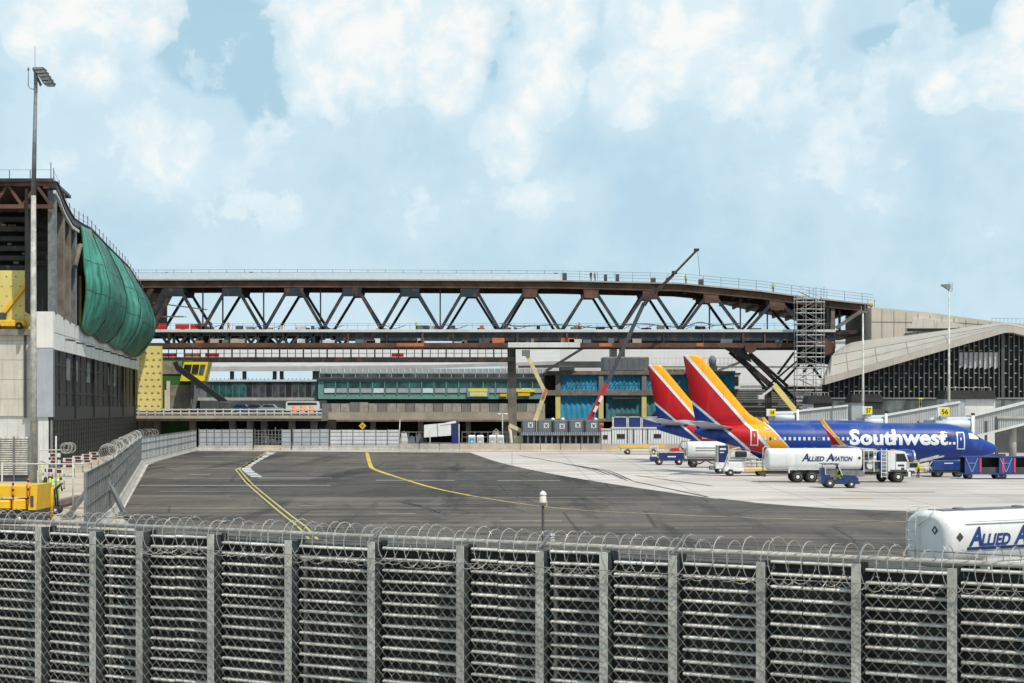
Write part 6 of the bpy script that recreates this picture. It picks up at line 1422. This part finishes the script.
fascia = MB().loft([[(wx(p,Y),Y-1.6,wz(eave(p),Y)-1.05),(wx(p,Y),Y+.6,wz(eave(p),Y)-1.05),(wx(p,Y),Y+.6,wz(eave(p),Y)-.05),(wx(p,Y),Y-1.65,wz(eave(p),Y)-.02)] for p in exs])
part(fascia, 'fascia', M['cladwarm'], rt)
gl = MB().loft([[(wx(p,Y),Y+.5,6.0),(wx(p,Y),Y+.9,6.0),(wx(p,Y),Y+.9,wz(eave(p),Y)-.9),(wx(p,Y),Y+.5,wz(eave(p),Y)-.9)] for p in exs]); part(gl, 'glazing', M['glass_dull'], rt)
part(MB().box(wx(826,Y),wx(1100,Y),Y+.4,Y+14,0,6.0), 'concourse_wall', M['dkgrey'], rt)
fn_ = MB(); k = 0; p = 829.0
while p < 1098:
    if not 1000.5 < p < 1003.5: fn_.box(wx(p,Y)-.055,wx(p,Y)+.055,Y-.1,Y+.5,6.0,wz(eave(p),Y)-1.0)
    p += 5.0; k += 1
part(fn_, 'vertical_fins', M['fingrey'], rt)
part(MB().box(wx(1001,Y),wx(1004,Y),Y-.3,Y+.5,6.0,wz(eave(1002),Y)-1.0), 'main_mullion', M['dkgrey'], rt)
tl_ = MB(); p = 829.0; k = 0
while p < 1098:
    z = 9.4+(k % 2)*.7; top = wz(eave(p+2),Y)-1.3
    while z < top: tl_.box(wx(p+1.2,Y),wx(p+3.8,Y),Y+.3,Y+.49,z,z+.12); z += 2.1
    p += 5.0; k += 1
part(tl_, 'transom_dashes', M['galv'], rt)  # short horizontal transoms set between the fins
part(MB().box(wx(829,Y),wx(1100,Y),Y-.25,Y+.45,6.0,8.3), 'sill_glazing', M['sillglass'], rt); part(MB().box(wx(829,Y),wx(1100,Y),Y-.4,Y+.45,8.3,8.5), 'sill_beam', M['midgrey'], rt)
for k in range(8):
    a = 960+k*5; part(MB().prism([(wx(a,Y),wz(368+(k%2)*1.5,Y)),(wx(a+3.8,Y),wz(366+(k%3),Y)),(wx(a+3.8,Y),wz(352,Y)),(wx(a,Y),wz(352.5,Y))],'y',Y+.40,Y+.47), 'painted_reflection', M['whitehall'], rt)  # pale panels painted as the bright reflection on the glass
YW = YB+8
part(MB().loft([[(wx(p,YW),YW,0),(wx(p,YW),YW+22,0),(wx(p,YW),YW+22,wz(q,YW)),(wx(p,YW),YW,wz(q,YW))] for p, q in ((871.5,307),(930,312.5),(1003,322.5),(1060,326))]), 'upper_wall', M['cladwarm2'], rt)
jm = MB()
for p in range(882,1000,12): jm.box(wx(p,YW)-.04,wx(p,YW)+.04,YW-.06,YW-.01,15,wz(307+(p-871)*.118,YW)-.2)
for p0 in (318,): jm.loft([[(wx(p,YW),YW-.06,wz(q,YW)),(wx(p,YW),YW-.01,wz(q,YW)),(wx(p,YW),YW-.01,wz(q,YW)+.1),(wx(p,YW),YW-.06,wz(q,YW)+.1)] for p, q in ((872,322),(960,323),(1000,326))])
part(jm, 'wall_joints', M['midgrey'], rt)
part(MB().prism([(wx(905,YW),wz(333,YW)),(wx(960,YW),wz(327.5,YW)),(wx(960,YW),wz(324,YW)),(wx(925,YW),wz(318.5,YW)),(wx(914,YW),wz(319.5,YW))],'y',YW-.5,YW-.02), 'curved_hood', M['cream'], rt, label='cream curved hood set in the upper wall')
part(MB().box(wx(906,YW),wx(958,YW),YW-.6,YW-.5,wz(331,YW),wz(328.5,YW)), 'shadow_slot', M['dark'], rt)
rr_ = MB()
for k in range(14): p = 992+k*4; rr_.bar((wx(p,YB),YB,wz(eb(p),YB)),(wx(p,YB),YB,wz(eb(p),YB)+.9),.05)
rr_.bar((wx(992,YB),YB,wz(eb(992),YB)+.9),(wx(1048,YB),YB,wz(eb(1010),YB)+.7),.05); part(rr_, 'roof_rail', M['galv_dark'], rt)
# ================================================================ TALL MASTS ON THE RIGHT
def mast(px, top, Y, label, head):
    X = wx(px,Y); z = wz(top,Y); m_ = thing('lamp_mast', label, 'light mast', (X,Y,0))
    part(MB().cyl((X,Y,0),(X,Y,z),.22,12,.11), 'pole', M['galv'], m_); part(MB().lathe((X,Y,0),'z',[(.4,0),(.4,.2),(.25,.4)],12), 'base', M['concrete_b'], m_)
    if head:
        part(MB().loft([[(X-1.15,Y-.2,z-.12),(X-1.15,Y+.2,z-.12),(X-1.1,Y+.2,z),(X-1.1,Y-.2,z)],[(X-.1,Y-.35,z-.75),(X-.1,Y+.35,z-.75),(X-.1,Y+.3,z+.05),(X-.1,Y-.3,z+.05)],[(X+.2,Y-.2,z-.6),(X+.2,Y+.2,z-.6),(X+.2,Y+.2,z),(X+.2,Y-.2,z)]]), 'floodlight', M['galv_dark'], m_)
        part(MB().tube([(X,Y,z-1.0),(X+.42,Y,z-.9),(X+.45,Y,z+.3)],.05,6), 'bracket', M['galv_dark'], m_); part(MB().cyl((X,Y,z),(X,Y,z+.5),.03,6), 'lightning_rod', M['galv_dark'], m_)
    else:
        part(MB().box(X-.5,X+.5,Y-.15,Y+.15,z-.25,z).box(X+.25,X+.35,Y-.05,Y+.05,z,z+1.1).box(X-.3,X-.2,Y-.05,Y+.05,z,z+.7), 'lamp_bar', M['galv_dark'], m_)
mast(949, 284.5, 225.0, 'tall pale lamp mast with one angled floodlight before the glass facade', True)
mast(863, 311, 226.0, 'thinner pale lamp mast standing behind the gate 57 sign', False)
# ================================================================ PASSENGER BOARDING BRIDGES
def jetway(label, sign, Y, tun, cab, signpx, rot, col):
    jb = thing('boarding_bridge', label, 'boarding bridge', (wx(cab[1],Y),Y,0), 0, 'boarding bridges at the gates')
    (xa, ta, ba), (xb, tb_, bb_) = tun
    part(MB().add([p3(xa,ba,Y),p3(xb,bb_,Y),p3(xb,tb_,Y),p3(xa,ta,Y)]+[(x,y+2.8,z) for x,y,z in [p3(xa,ba,Y),p3(xb,bb_,Y),p3(xb,tb_,Y),p3(xa,ta,Y)]],[(0,1,2,3),(7,6,5,4),(0,4,5,1),(1,5,6,2),(2,6,7,3),(3,7,4,0)]), 'tunnel', M['jetgrey'], jb)
    rb_ = MB(); n = int((xb-xa)/2.2)
    for k in range(1, n):
        f = k/n; x = xa+(xb-xa)*f; rb_.bar(p3(x,ba+(bb_-ba)*f-.5,Y-.04), p3(x,ta+(tb_-ta)*f+.8,Y-.04), .05, .06)
    part(rb_, 'tunnel_ribs', M['jetgrey'], jb)
    part(MB().bar(p3(xa,ta,Y-.1), p3(xb,tb_,Y-.1), .3, .28).bar(p3(xa,ba,Y-.1), p3(xb,bb_,Y-.1), .3, .25), 'tunnel_edge', M['offwhite'], jb)
    part(MB().bbox(wx(cab[0],Y),wx(cab[2],Y),Y-.4,Y+3.4,wz(cab[4],Y),wz(cab[3],Y),.15), 'cab', M['greypanel'], jb)
    part(MB().cyl((wx(cab[0]+2,Y),Y-1.0,wz((cab[3]+cab[4])/2-1,Y)),(wx(cab[2]-2,Y),Y-1.0,wz((cab[3]+cab[4])/2-1,Y)),.42,14), 'air_duct', M['aircond'], jb)
    part(MB().bar(p3(cab[0]-1,cab[3]-.5,Y-.8), p3(cab[2]+1,cab[3]-1.2,Y-.8), .25), 'cab_roof_edge', M['white'], jb)
    part(MB().cyl((wx(cab[2]+1.5,Y),Y-.9,0),(wx(cab[2]+1.5,Y),Y-.9,wz(cab[3]-4,Y)),.2,10), 'lift_column', M['white'], jb); part(MB().box(wx(cab[2]+.5,Y),wx(cab[2]+3,Y),Y-1.1,Y-.6,wz(cab[3]-3.8,Y),wz(cab[3]-6,Y)), 'column_cap', M['black'], jb)
    sx0, sx1, sy0, sy1 = signpx
    sg = part(MB().bbox(wx(sx0,Y),wx(sx1,Y),Y-1.4,Y-1.0,wz(sy1,Y),wz(sy0,Y),.03), 'sign_box', M['white'], jb)
    part(MB().box(wx(sx0+2.6,Y),wx(sx1-.2,Y),Y-1.43,Y-1.41,wz(sy1-.6,Y),wz(sy0+.6,Y)), 'sign_face', M['signyellow'], sg)
    vf = fit(letters(sign, 1, .02), wx(sx0+3.9,Y), wx(sx1-1.4,Y), wz(sy1-1.7,Y), wz(sy0+1.6,Y))
    part(text_mb(vf, lambda u, v: (u, Y-1.45, v)), 'lettering', M['black'], sg)
    part(MB().box(wx(sx0+2,Y),wx(sx0+3,Y),Y-1.3,Y-1.1,wz(cab[3],Y),wz(sy1,Y)), 'sign_stem', M['galv_dark'], sg)
    cx_ = wx(col,Y)
    part(MB().cyl((cx_,Y+1.2,0),(cx_,Y+1.2,wz(bb_,Y)+.2),.42,14).box(cx_-2.2,cx_+.9,Y-.2,Y+2.6,wz(bb_+3.5,Y),wz(bb_+1,Y)), 'support_column', M['concrete_b'], jb)
    part(MB().bar((cx_-2.2,Y,.4),(cx_-2.2,Y,wz(bb_+2,Y)),.3).bar((cx_-3.4,Y,.4),(cx_-3.4,Y,wz(bb_+6,Y)),.25).bar((cx_-3.8,Y,1.6),(cx_-1.2,Y,1.6),.25).box(cx_-4,cx_-1.2,Y-.4,Y+2.6,.55,.85), 'drive_frame', M['dkgrey'], jb)
    for yy in (.1,2.2): wheel(jb, cx_-2.6-wx(cab[1],Y), yy, .5, .5, .35)
    return jb
jetway('boarding bridge with gate sign 56 sloping up behind the airliner nose', '56', 181.0, ((973,415.5,437),(1060,394,415)), (931,951,969,419,431), (934.5,946,407.5,416), None, 1016)
jetway('boarding bridge with gate sign 57 behind the airliner lettering', '57', 217.0, ((884,415.5,432),(960,402,419)), (861,873,883,417,428), (860,870,406.5,414.5), None, 935)
jetway('boarding bridge with gate sign 58 beside the yellow leaning boom', '58', 231.0, ((797,411,426),(848,405.5,420)), (772,785,795,413,424), (765,774,409,416), None, 845)
def rotunda(label, px0, px1, top, bot, Y, split, dark_top):
    r_ = thing('bridge_rotunda', label, 'rotunda', (wx((px0+px1)/2,Y),Y,0), 0, 'rotundas of the boarding bridges')
    part(MB().bbox(wx(px0,Y),wx(split,Y),Y,Y+4,0,wz(top+8,Y),.1), 'pale_block', M['greypanel'], r_); part(MB().bbox(wx(split,Y),wx(px1,Y),Y+.3,Y+4,0,wz(top+8,Y),.1), 'side_block', M['dkgrey'] if dark_top < 2 else M['offwhite'], r_)
    part(MB().loft([[(wx(px0-.5,Y),Y-.3,wz(top+8,Y)),(wx(px1+.5,Y),Y-.3,wz(top+8,Y)),(wx(px1+.5,Y),Y+4.3,wz(top+8,Y)),(wx(px0-.5,Y),Y+4.3,wz(top+8,Y))],[(wx(px0+2,Y),Y+.2,wz(top,Y)),(wx(px1-3,Y),Y+.2,wz(top,Y)),(wx(px1-3,Y),Y+4,wz(top,Y)),(wx(px0+2,Y),Y+4,wz(top,Y))]]), 'roof', M['dark'] if dark_top else M['dkgrey'], r_)
    rm = MB()
    for k in range(6): x = wx(px0+4+(px1-px0-8)*k/5,Y); rm.bar((x,Y+.6,wz(top,Y)),(x,Y+.6,wz(top-3,Y)),.06)
    rm.bar((wx(px0+4,Y),Y+.6,wz(top-3,Y)),(wx(px1-4,Y),Y+.6,wz(top-3,Y)),.06); part(rm, 'roof_rail', M['galv'], r_)
rotunda('dark roofed rotunda beside the scaffold tower', 807, 833, 395.5, 420, 240.0, 814, 1)
rotunda('dark roofed rotunda with rooftop rail behind the gate 57 sign', 851, 884, 394, 420, 238.0, 864, 1)
rotunda('widest rotunda with pale side below the painted white reflections of the facade', 944, 996, 390.5, 420, 232.0, 965, 2)
# small yellow ladder props before the facade
Y = 228.0
yl = thing('step_ladder', 'pale yellow step ladder standing before the glass facade', 'ladder', (wx(919,Y),Y,wz(414,Y)))
part(MB().bar((wx(915,Y),Y,0),(wx(921,Y),Y,wz(398,Y)),.22).bar((wx(924,Y),Y,0),(wx(920,Y),Y,wz(398,Y)),.22), 'frame', M['insul'], yl); part(MB().box(wx(918,Y),wx(923,Y),Y-.3,Y+.3,wz(399,Y),wz(398,Y)), 'platform', M['insul'], yl)
# ================================================================ SITE COMPOUND ALONG THE APRON EDGE
Y = 262.0
def hoarding(label, a, b, top, bot, m, npan, bars=4):
    h = thing('hoarding', label, 'hoarding', (wx((a+b)/2,Y),Y,0), 0, 'hoarding panels along the apron edge')
    z0, z1 = wz(bot,Y), wz(top,Y)
    for k in range(npan):
        x0, x1 = wx(a,Y)+(wx(b,Y)-wx(a,Y))*k/npan, wx(a,Y)+(wx(b,Y)-wx(a,Y))*(k+1)/npan
        part(MB().box(x0+.06,x1-.06,Y,Y+.08,z0,z1+random.uniform(-.04,.04)), 'panel', m, h)
        part(MB().box(x0-.05,x0+.05,Y-.1,Y+.12,0,z1+.15), 'post', M['galv_dark'], h)
        br_ = MB()
        for j in range(bars): z = z0+(z1-z0)*(j+.5)/bars; br_.box(x0+.1,x1-.1,Y-.06,Y-.01,z-.04,z+.04)
        part(br_, 'rail', M['greypanel'], h)
    part(jersey((wx(a,Y),Y-.5,0),(wx(b,Y),Y-.5,0),.75), 'kerb_block', M['concrete_b'], h)
    return h
M['hoard_grey'] = mat('hoarding_grey', (.40,.43,.46), .6, 0, .12, .5, 7, .25, .25); M['hoard_white'] = mat('hoarding_white', (.60,.60,.60), .6, 0, .1, .5, 7, .25, .3)
hoarding('blue grey hoarding where the perimeter fence ends', 199, 253, 429.5, 449, M['hoard_grey'], 7)
hoarding('narrow blue grey hoarding beside the open gap', 281.5, 291, 429.5, 449, M['hoard_grey'], 1)
hoarding('blue grey hoarding wrinkled, between open gap and white hoarding', 293, 329, 429.5, 449, M['hoard_grey'], 4)
hoarding('white hoarding with horizontal rails below the diamond sign', 330, 399, 430, 449.5, M['hoard_white'], 6, 5)
# equipment in the gap
Y = 266.0
eq = thing('pipe_rack', 'cluttered grey pipe rack seen through the gap between hoardings', 'pipe rack', (wx(266,Y),Y,0))
fr = MB(); rnd = random.Random(11)
for k in range(8): fr.bar((wx(255+k*3.4,Y),Y,0),(wx(255+k*3.4,Y),Y,wz(428+rnd.uniform(-2,5),Y)),.16)
for k in range(6): fr.bar((wx(254,Y),Y,.6+k*.5),(wx(281,Y),Y,.6+k*.5+rnd.uniform(-.2,.2)),.12)
part(fr, 'frame', M['galv_dark'], eq)
for k in range(7): x = wx(256+k*3.3,Y); part(MB().bbox(x-.3,x+.35,Y+.3,Y+1.2,.3,rnd.uniform(.9,2.2),.04), 'crate', M[['graycont','dkgrey','midgrey','offwhite','teal','galv','tan'][k]], eq)
part(jersey((wx(254,Y-4),Y-4,0),(wx(281,Y-4),Y-4,0),.8), 'kerb_block', M['tan'], eq)
# diamond sign
Y = 264.0
ds = thing('warning_sign', 'yellow diamond warning sign rising above the white hoarding', 'road sign', (wx(362.5,Y),Y,0))
part(MB().cyl((wx(362.5,Y),Y,0),(wx(362.5,Y),Y,wz(420,Y)),.06,6), 'post', M['galv_dark'], ds)
c = p3(362.5,425.8,Y); s = .62
part(MB().prism([(c[0]-s,c[2]),(c[0],c[2]-s),(c[0]+s,c[2]),(c[0],c[2]+s)],'y',Y-.12,Y-.08), 'plate', M['yellow'], ds)
part(MB().prism([(c[0]-.14,c[2]-.25),(c[0]-.04,c[2]-.25),(c[0]-.04,c[2]+.22),(c[0]-.14,c[2]+.22)],'y',Y-.135,Y-.125).prism([(c[0]+.04,c[2]-.25),(c[0]+.14,c[2]-.25),(c[0]+.14,c[2]+.22),(c[0]+.04,c[2]+.22)],'y',Y-.135,Y-.125), 'symbol', M['black'], ds)
# concrete barriers in single blocks
jb0 = ['at the white hoarding end','second from the white hoarding','third from the white hoarding','below the raised tipper body','in front of the blue portable toilet','in front of the plain portable toilets','at the edge of the grey containers','below the first grey container','below the third grey container','below the fourth grey container','at the far end of the grey containers','in front of the white site cabins','beside the yellow flatbed trailer','below the red tail']
jx = [399+k*20.2 for k in range(15)]; Yj = 254.0
for k in range(14):
    o = part(jersey((wx(jx[k]+.3,Yj),Yj,0),(wx(jx[k+1]-.3,Yj),Yj,0),1.25), 'concrete_barrier', M['concrete_b'] if k < 3 else M['tan']); tag(o, 'pale concrete barrier block ' + jb0[k], 'barrier', 'concrete barriers along the apron edge')
# white tipper body behind the barriers
Y = 268.0
tp = thing('tipper_truck', 'white box truck body tilted slightly behind the barriers', 'truck', (wx(441,Y),Y,0), 0)
part(MB().add([p3(424,437.5,Y),p3(451,435.5,Y),p3(451,422.5,Y),p3(424,425,Y)]+[(x,y+2.4,z) for x,y,z in [p3(424,437.5,Y),p3(451,435.5,Y),p3(451,422.5,Y),p3(424,425,Y)]],[(0,1,2,3),(7,6,5,4),(0,4,5,1),(1,5,6,2),(2,6,7,3),(3,7,4,0)]), 'box_body', M['white'], tp)
part(MB().bar(p3(437.5,423.8,Y-.03), p3(438,436.3,Y-.03),.1,.06), 'seam', M['midgrey'], tp); part(MB().add([p3(440,424,Y-.1),p3(451,421.5,Y-.1),p3(456,420.8,Y-.1),p3(456,423,Y-.1),p3(441,425,Y-.1)],[(0,1,2,3,4)]), 'roof_sheet', M['white_clean'], tp)
part(MB().bbox(wx(451.5,Y),wx(458.5,Y),Y,Y+2.3,.9,wz(422,Y),.1), 'cab', M['navy'], tp); part(MB().box(wx(453,Y),wx(457,Y),Y-.03,Y-.01,wz(430,Y),wz(425,Y)), 'cab_window', M['glass'], tp)
part(MB().box(wx(424,Y),wx(458,Y),Y+.4,Y+1.9,.6,1.0).bar(p3(426,438,Y+.5),(wx(426,Y),Y+.5,.6),.2), 'chassis', M['dkgrey'], tp)
for dx in (-2.2,1.9):
    for yy in (.2,2.1): wheel(tp, dx, yy, .5, .5, .3)
# site pipe rails and clutter left of the toilets
Y = 270.0
for k, (a, b, lb) in enumerate(((401,424,'grey pipe guard frame between white hoarding and tipper'),(462,520,'grey pipe guard frame above the portable toilets'))):
    g_ = thing('guard_frame', lb, 'guard frame', (wx((a+b)/2,Y),Y,0), 0, 'pipe guard frames in the site compound'); pm = MB(); n = int((b-a)/6)
    for j in range(n+1): part(MB().cyl((wx(a+(b-a)*j/n,Y),Y,0),(wx(a+(b-a)*j/n,Y),Y,wz(431.5,Y)),.09,6), 'upright', M['galv_dark'], g_)
    part(MB().bar((wx(a,Y),Y,wz(432,Y)),(wx(b,Y),Y,wz(432,Y)),.14).bar((wx(a,Y),Y,wz(437,Y)),(wx(b,Y),Y,wz(437,Y)),.1), 'rail', M['galv_dark'], g_)
Y = 272.0
bn = ['offwhite','graycont','galv_dark','tan']
for k, (px, w_, h, lb) in enumerate(((404,1.2,2.6,'pale bulk bag beside the white hoarding'),(412,1.0,1.8,'grey bulk bag second from the white hoarding'),(419,.8,2.2,'dark bulk bag beside the tipper'),(496,1.3,3.0,'tan bulk bag behind the plain toilets'))):
    o = thing('bulk_bag', lb, 'bag', (wx(px,Y),Y,0), 0, 'bulk bags in the site compound')
    part(MB().loft([[(sx_*w_*.45,sy_*w_*.45,0) for sx_, sy_ in ((-1,-1),(1,-1),(1,1),(-1,1))],[(sx_*w_*.55,sy_*w_*.55,h*.5) for sx_, sy_ in ((-1,-1),(1,-1),(1,1),(-1,1))],[(sx_*w_*.4,sy_*w_*.4,h) for sx_, sy_ in ((-1,-1),(1,-1),(1,1),(-1,1))]]), 'sack', M[bn[k]], o, False)
    part(MB().tube([(-.3*w_,0,h),(0,0,h+.35),(.3*w_,0,h)],.04,5), 'lifting_loop', M['offwhite'], o, False)
# portable toilets
Y = 260.0
for k, (px, m, lb) in enumerate(((472,'blue_tarp','portable toilet with bright blue door'),(480.3,'greypanel','plain portable toilet next to the blue doored one'),(492.5,'greypanel','plain portable toilet third from the tipper'),(500.5,'greypanel','plain portable toilet nearest the beige boom'))):
    X = wx(px,Y); t_ = thing('portable_toilet', lb, 'portable toilet', (X,Y,0), 0, 'portable toilets behind the barriers')
    part(MB().bbox(-.55,.55,-.55,.55,.1,2.25,.04), 'cabin', M['offwhite'], t_, False); part(MB().box(-.42,.42,-.58,-.555,.2,2.0), 'door', M[m], t_, False)
    part(MB().loft([[(-.6,-.6,2.25),(.6,-.6,2.25),(.6,.6,2.25),(-.6,.6,2.25)],[(-.45,-.45,2.5),(.45,-.45,2.5),(.45,.45,2.5),(-.45,.45,2.5)]]), 'roof', M['white'], t_, False)
    part(MB().box(-.15,.15,-.59,-.582,1.3,1.6), 'door_sign', M['white'], t_, False)
# beige boom head drooping beside the containers
Y = 266.0
bh = thing('folded_boom', 'beige folded boom with hanging white hose at the first container', 'boom lift', (wx(512,Y),Y,0))
part(MB().bar(p3(509,425,Y), p3(522,431,Y), .6).bar(p3(509,426,Y), p3(511,438,Y), .4), 'boom', M['beigeboom'], bh); part(MB().bar(p3(510.5,430,Y-.4), p3(512,443,Y-.4), .35), 'hose', M['white'], bh); part(MB().bbox(wx(514,Y),wx(523,Y),Y,Y+1.6,.3,wz(436,Y),.1), 'base', M['beigeboom'], bh)
# grey containers on a steel stand
Y = 264.0
cs = thing('container_stand', 'grey steel stand carrying the row of grey containers', 'stand', (wx(560,Y),Y,0))
for k in range(14): p = 522+k*6; part(MB().box(wx(p,Y)-.12,wx(p,Y)+.12,Y-.1,Y+.15,0,wz(435,Y)), 'leg', M['galv_dark'], cs)
part(MB().box(wx(521,Y),wx(600.5,Y),Y-.3,Y+3,wz(435.4,Y),wz(432.6,Y)), 'platform', M['graycont'], cs)
rl = MB()
for k in range(40): p = 521.5+k*2; rl.box(wx(p,Y)-.03,wx(p,Y)+.03,Y-.36,Y-.3,wz(435.2,Y),wz(432,Y))
part(rl, 'rail', M['galv'], cs); part(MB().box(wx(521,Y),wx(600,Y),Y+2.5,Y+2.8,0,wz(435,Y)), 'back_panel', M['dkgrey'], cs)
cl_ = ['grey container with pale label, first beside the beige boom','grey container with pale label, second in the row','grey container with pale label, third in the row','grey container with pale label, fourth in the row','grey container with pale label, last in the row by the crane']
for k in range(5):
    a = 521.5+k*15.8; b_ = a+15
    cn_ = thing('grey_container', cl_[k], 'container', (wx((a+b_)/2,Y),Y,wz(432.6,Y)), 0, 'grey containers on the stand')
    part(MB().bbox(wx(a,Y),wx(b_,Y),Y,Y+2.4,wz(432.5,Y),wz(420.2,Y),.05), 'body', M['graycont'], cn_)
    rb = MB()
    for j in range(2): x = wx(a+.6+j*13.2,Y); rb.box(x,x+.16,Y-.06,Y-.01,wz(432.4,Y),wz(420.6,Y))
    part(rb, 'corner_post', M['dkgrey'], cn_)
    zc = wz(425+(k % 3)*.6,Y); xc = wx(a+9.0,Y)
    lbx = part(MB().box(xc-.42,xc+.42,Y-.05,Y-.01,zc-.42,zc+.42), 'label_plate', M['offwhite'], cn_)
    part(MB().prism([(xc-.25,zc-.25),(xc-.15,zc-.3),(xc+.28,zc+.22),(xc+.18,zc+.3)],'y',Y-.07,Y-.055).prism([(xc-.28,zc+.22),(xc-.2,zc+.3),(xc+.25,zc-.22),(xc+.15,zc-.3)],'y',Y-.085,Y-.072), 'label_cross', M['black'], lbx)
for k in range(3):
    px = (531,541,596)[k]; o = thing('round_tank_lid', ['white round vent on top of the second container','white round vent beside it on the second container','white round vent on the last container'][k], 'vent', (wx(px+22 if k < 2 else px,Y),Y+1,wz(420.2,Y)), 0, 'white vents on the containers')
    part(MB().lathe((0,0,0),'z',[(.3,0),(.34,.12),(.22,.34),(.05,.4)],12), 'cap', M['white'], o, False); part(MB().lathe((0,0,0),'z',[(.2,-.05),(.2,.02)],10), 'collar', M['galv'], o, False)
# white site cabins with dark mesh deck above
Y = 266.0
for k, (a, b_, lb) in enumerate(((601.5,611,'narrow white site cabin beside the last grey container'),(612,642,'white site cabin with one dark window behind the flatbed'),(643,690,'white ribbed site cabin partly hidden by the tails'))):
    sc_ = thing('site_cabin', lb, 'site cabin', (wx((a+b_)/2,Y),Y,0), 0, 'white site cabins')
    tp_ = 428.5 if k else 430
    part(MB().bbox(wx(a,Y),wx(b_,Y),Y,Y+3,.3,wz(tp_,Y),.04), 'body', M['white'], sc_); part(MB().box(wx(a,Y)-.05,wx(b_,Y)+.05,Y-.15,Y+3.1,wz(tp_,Y),wz(tp_,Y)+.2), 'roof', M['offwhite'], sc_)
    rb = MB(); n = int((b_-a)/2.5)
    for j in range(1, n): x = wx(a,Y)+(wx(b_,Y)-wx(a,Y))*j/n; rb.box(x-.05,x+.05,Y-.05,Y-.01,.35,wz(tp_,Y)-.1)
    part(rb, 'wall_ribs', M['greypanel'], sc_)
    if k == 1: part(MB().box(wx(617,Y),wx(625,Y),Y-.1,Y-.055,wz(438.5,Y),wz(434,Y)), 'window', M['glass'], sc_); part(MB().box(wx(627,Y),wx(628,Y),Y-.09,Y-.055,.4,wz(tp_,Y)-.1).box(wx(633,Y),wx(634,Y),Y-.09,Y-.055,.4,wz(tp_,Y)-.1), 'door_edge', M['dkgrey'], sc_)
    elif k == 0: part(MB().box(wx(603,Y),wx(607.5,Y),Y-.1,Y-.055,wz(439,Y),wz(435,Y)), 'window', M['glass'], sc_)
    else: part(MB().box(wx(654,Y),wx(661,Y),Y-.1,Y-.055,wz(438,Y),wz(434,Y)), 'window', M['glass'], sc_); part(MB().box(wx(647,Y),wx(648,Y),Y-.09,Y-.055,.4,wz(tp_,Y)-.1), 'door_edge', M['dkgrey'], sc_)
    for j in range(3): x = wx(a,Y)+(wx(b_,Y)-wx(a,Y))*(j+.5)/3; part(MB().box(x-.2,x+.2,Y+.2,Y+.6,0,.3), 'foot', M['concrete_d'], sc_)
Y = 268.0
md = thing('mesh_screen', 'dark blue mesh screen in pale frames above the site cabins', 'screen', (wx(637,Y),Y,wz(428,Y)))
for a, b_ in ((613,627),(628,641),(642,663)):
    part(MB().box(wx(a,Y),wx(b_,Y),Y,Y+.06,wz(427.4,Y),wz(417.5,Y)), 'mesh_panel', M['navy'], md)
    fr = MB()
    for px in (a, b_): fr.box(wx(px,Y)-.12,wx(px,Y)+.12,Y-.1,Y-.01,wz(428,Y),wz(416.6,Y))
    fr.box(wx(a,Y),wx(b_,Y),Y-.1,Y-.01,wz(417.4,Y),wz(416.6,Y)); part(fr, 'frame', M['galv'], md)
# boom base / pallets at the first cabin, two street lights over the compound
for px, top, Yl, lb in ((398.5,419,262.5,'leaning grey steel post at the end of the white hoarding'),(459,424,259,'slim grey pole with blue band beside the tipper cab'),(502.5,414,268,'twin headed grey lamp pole left of the dark pier'),(430,428.5,257,'short grey post standing at the barriers before the tipper')):
    o = thing('site_pole', lb, 'pole', (wx(px,Yl),Yl,0), 0, 'poles in the site compound')
    part(MB().cyl((0,0,0),(.25 if px < 400 else 0,0,wz(top,Yl)),.1,8,.07), 'shaft', M['galv'], o, False); part(MB().box(-.2,.2,-.2,.2,0,.05), 'base_plate', M['galv_dark'], o, False)
    if px == 502.5: part(MB().box(-.7,.7,-.08,.08,wz(414,Yl),wz(413.2,Yl)).lathe((-.6,0,wz(414,Yl)),'z',[(.05,-.2),(.3,-.1),(.2,.1)],8).lathe((.6,0,wz(414,Yl)),'z',[(.05,-.2),(.3,-.1),(.2,.1)],8), 'lamp_head', M['offwhite'], o, False)
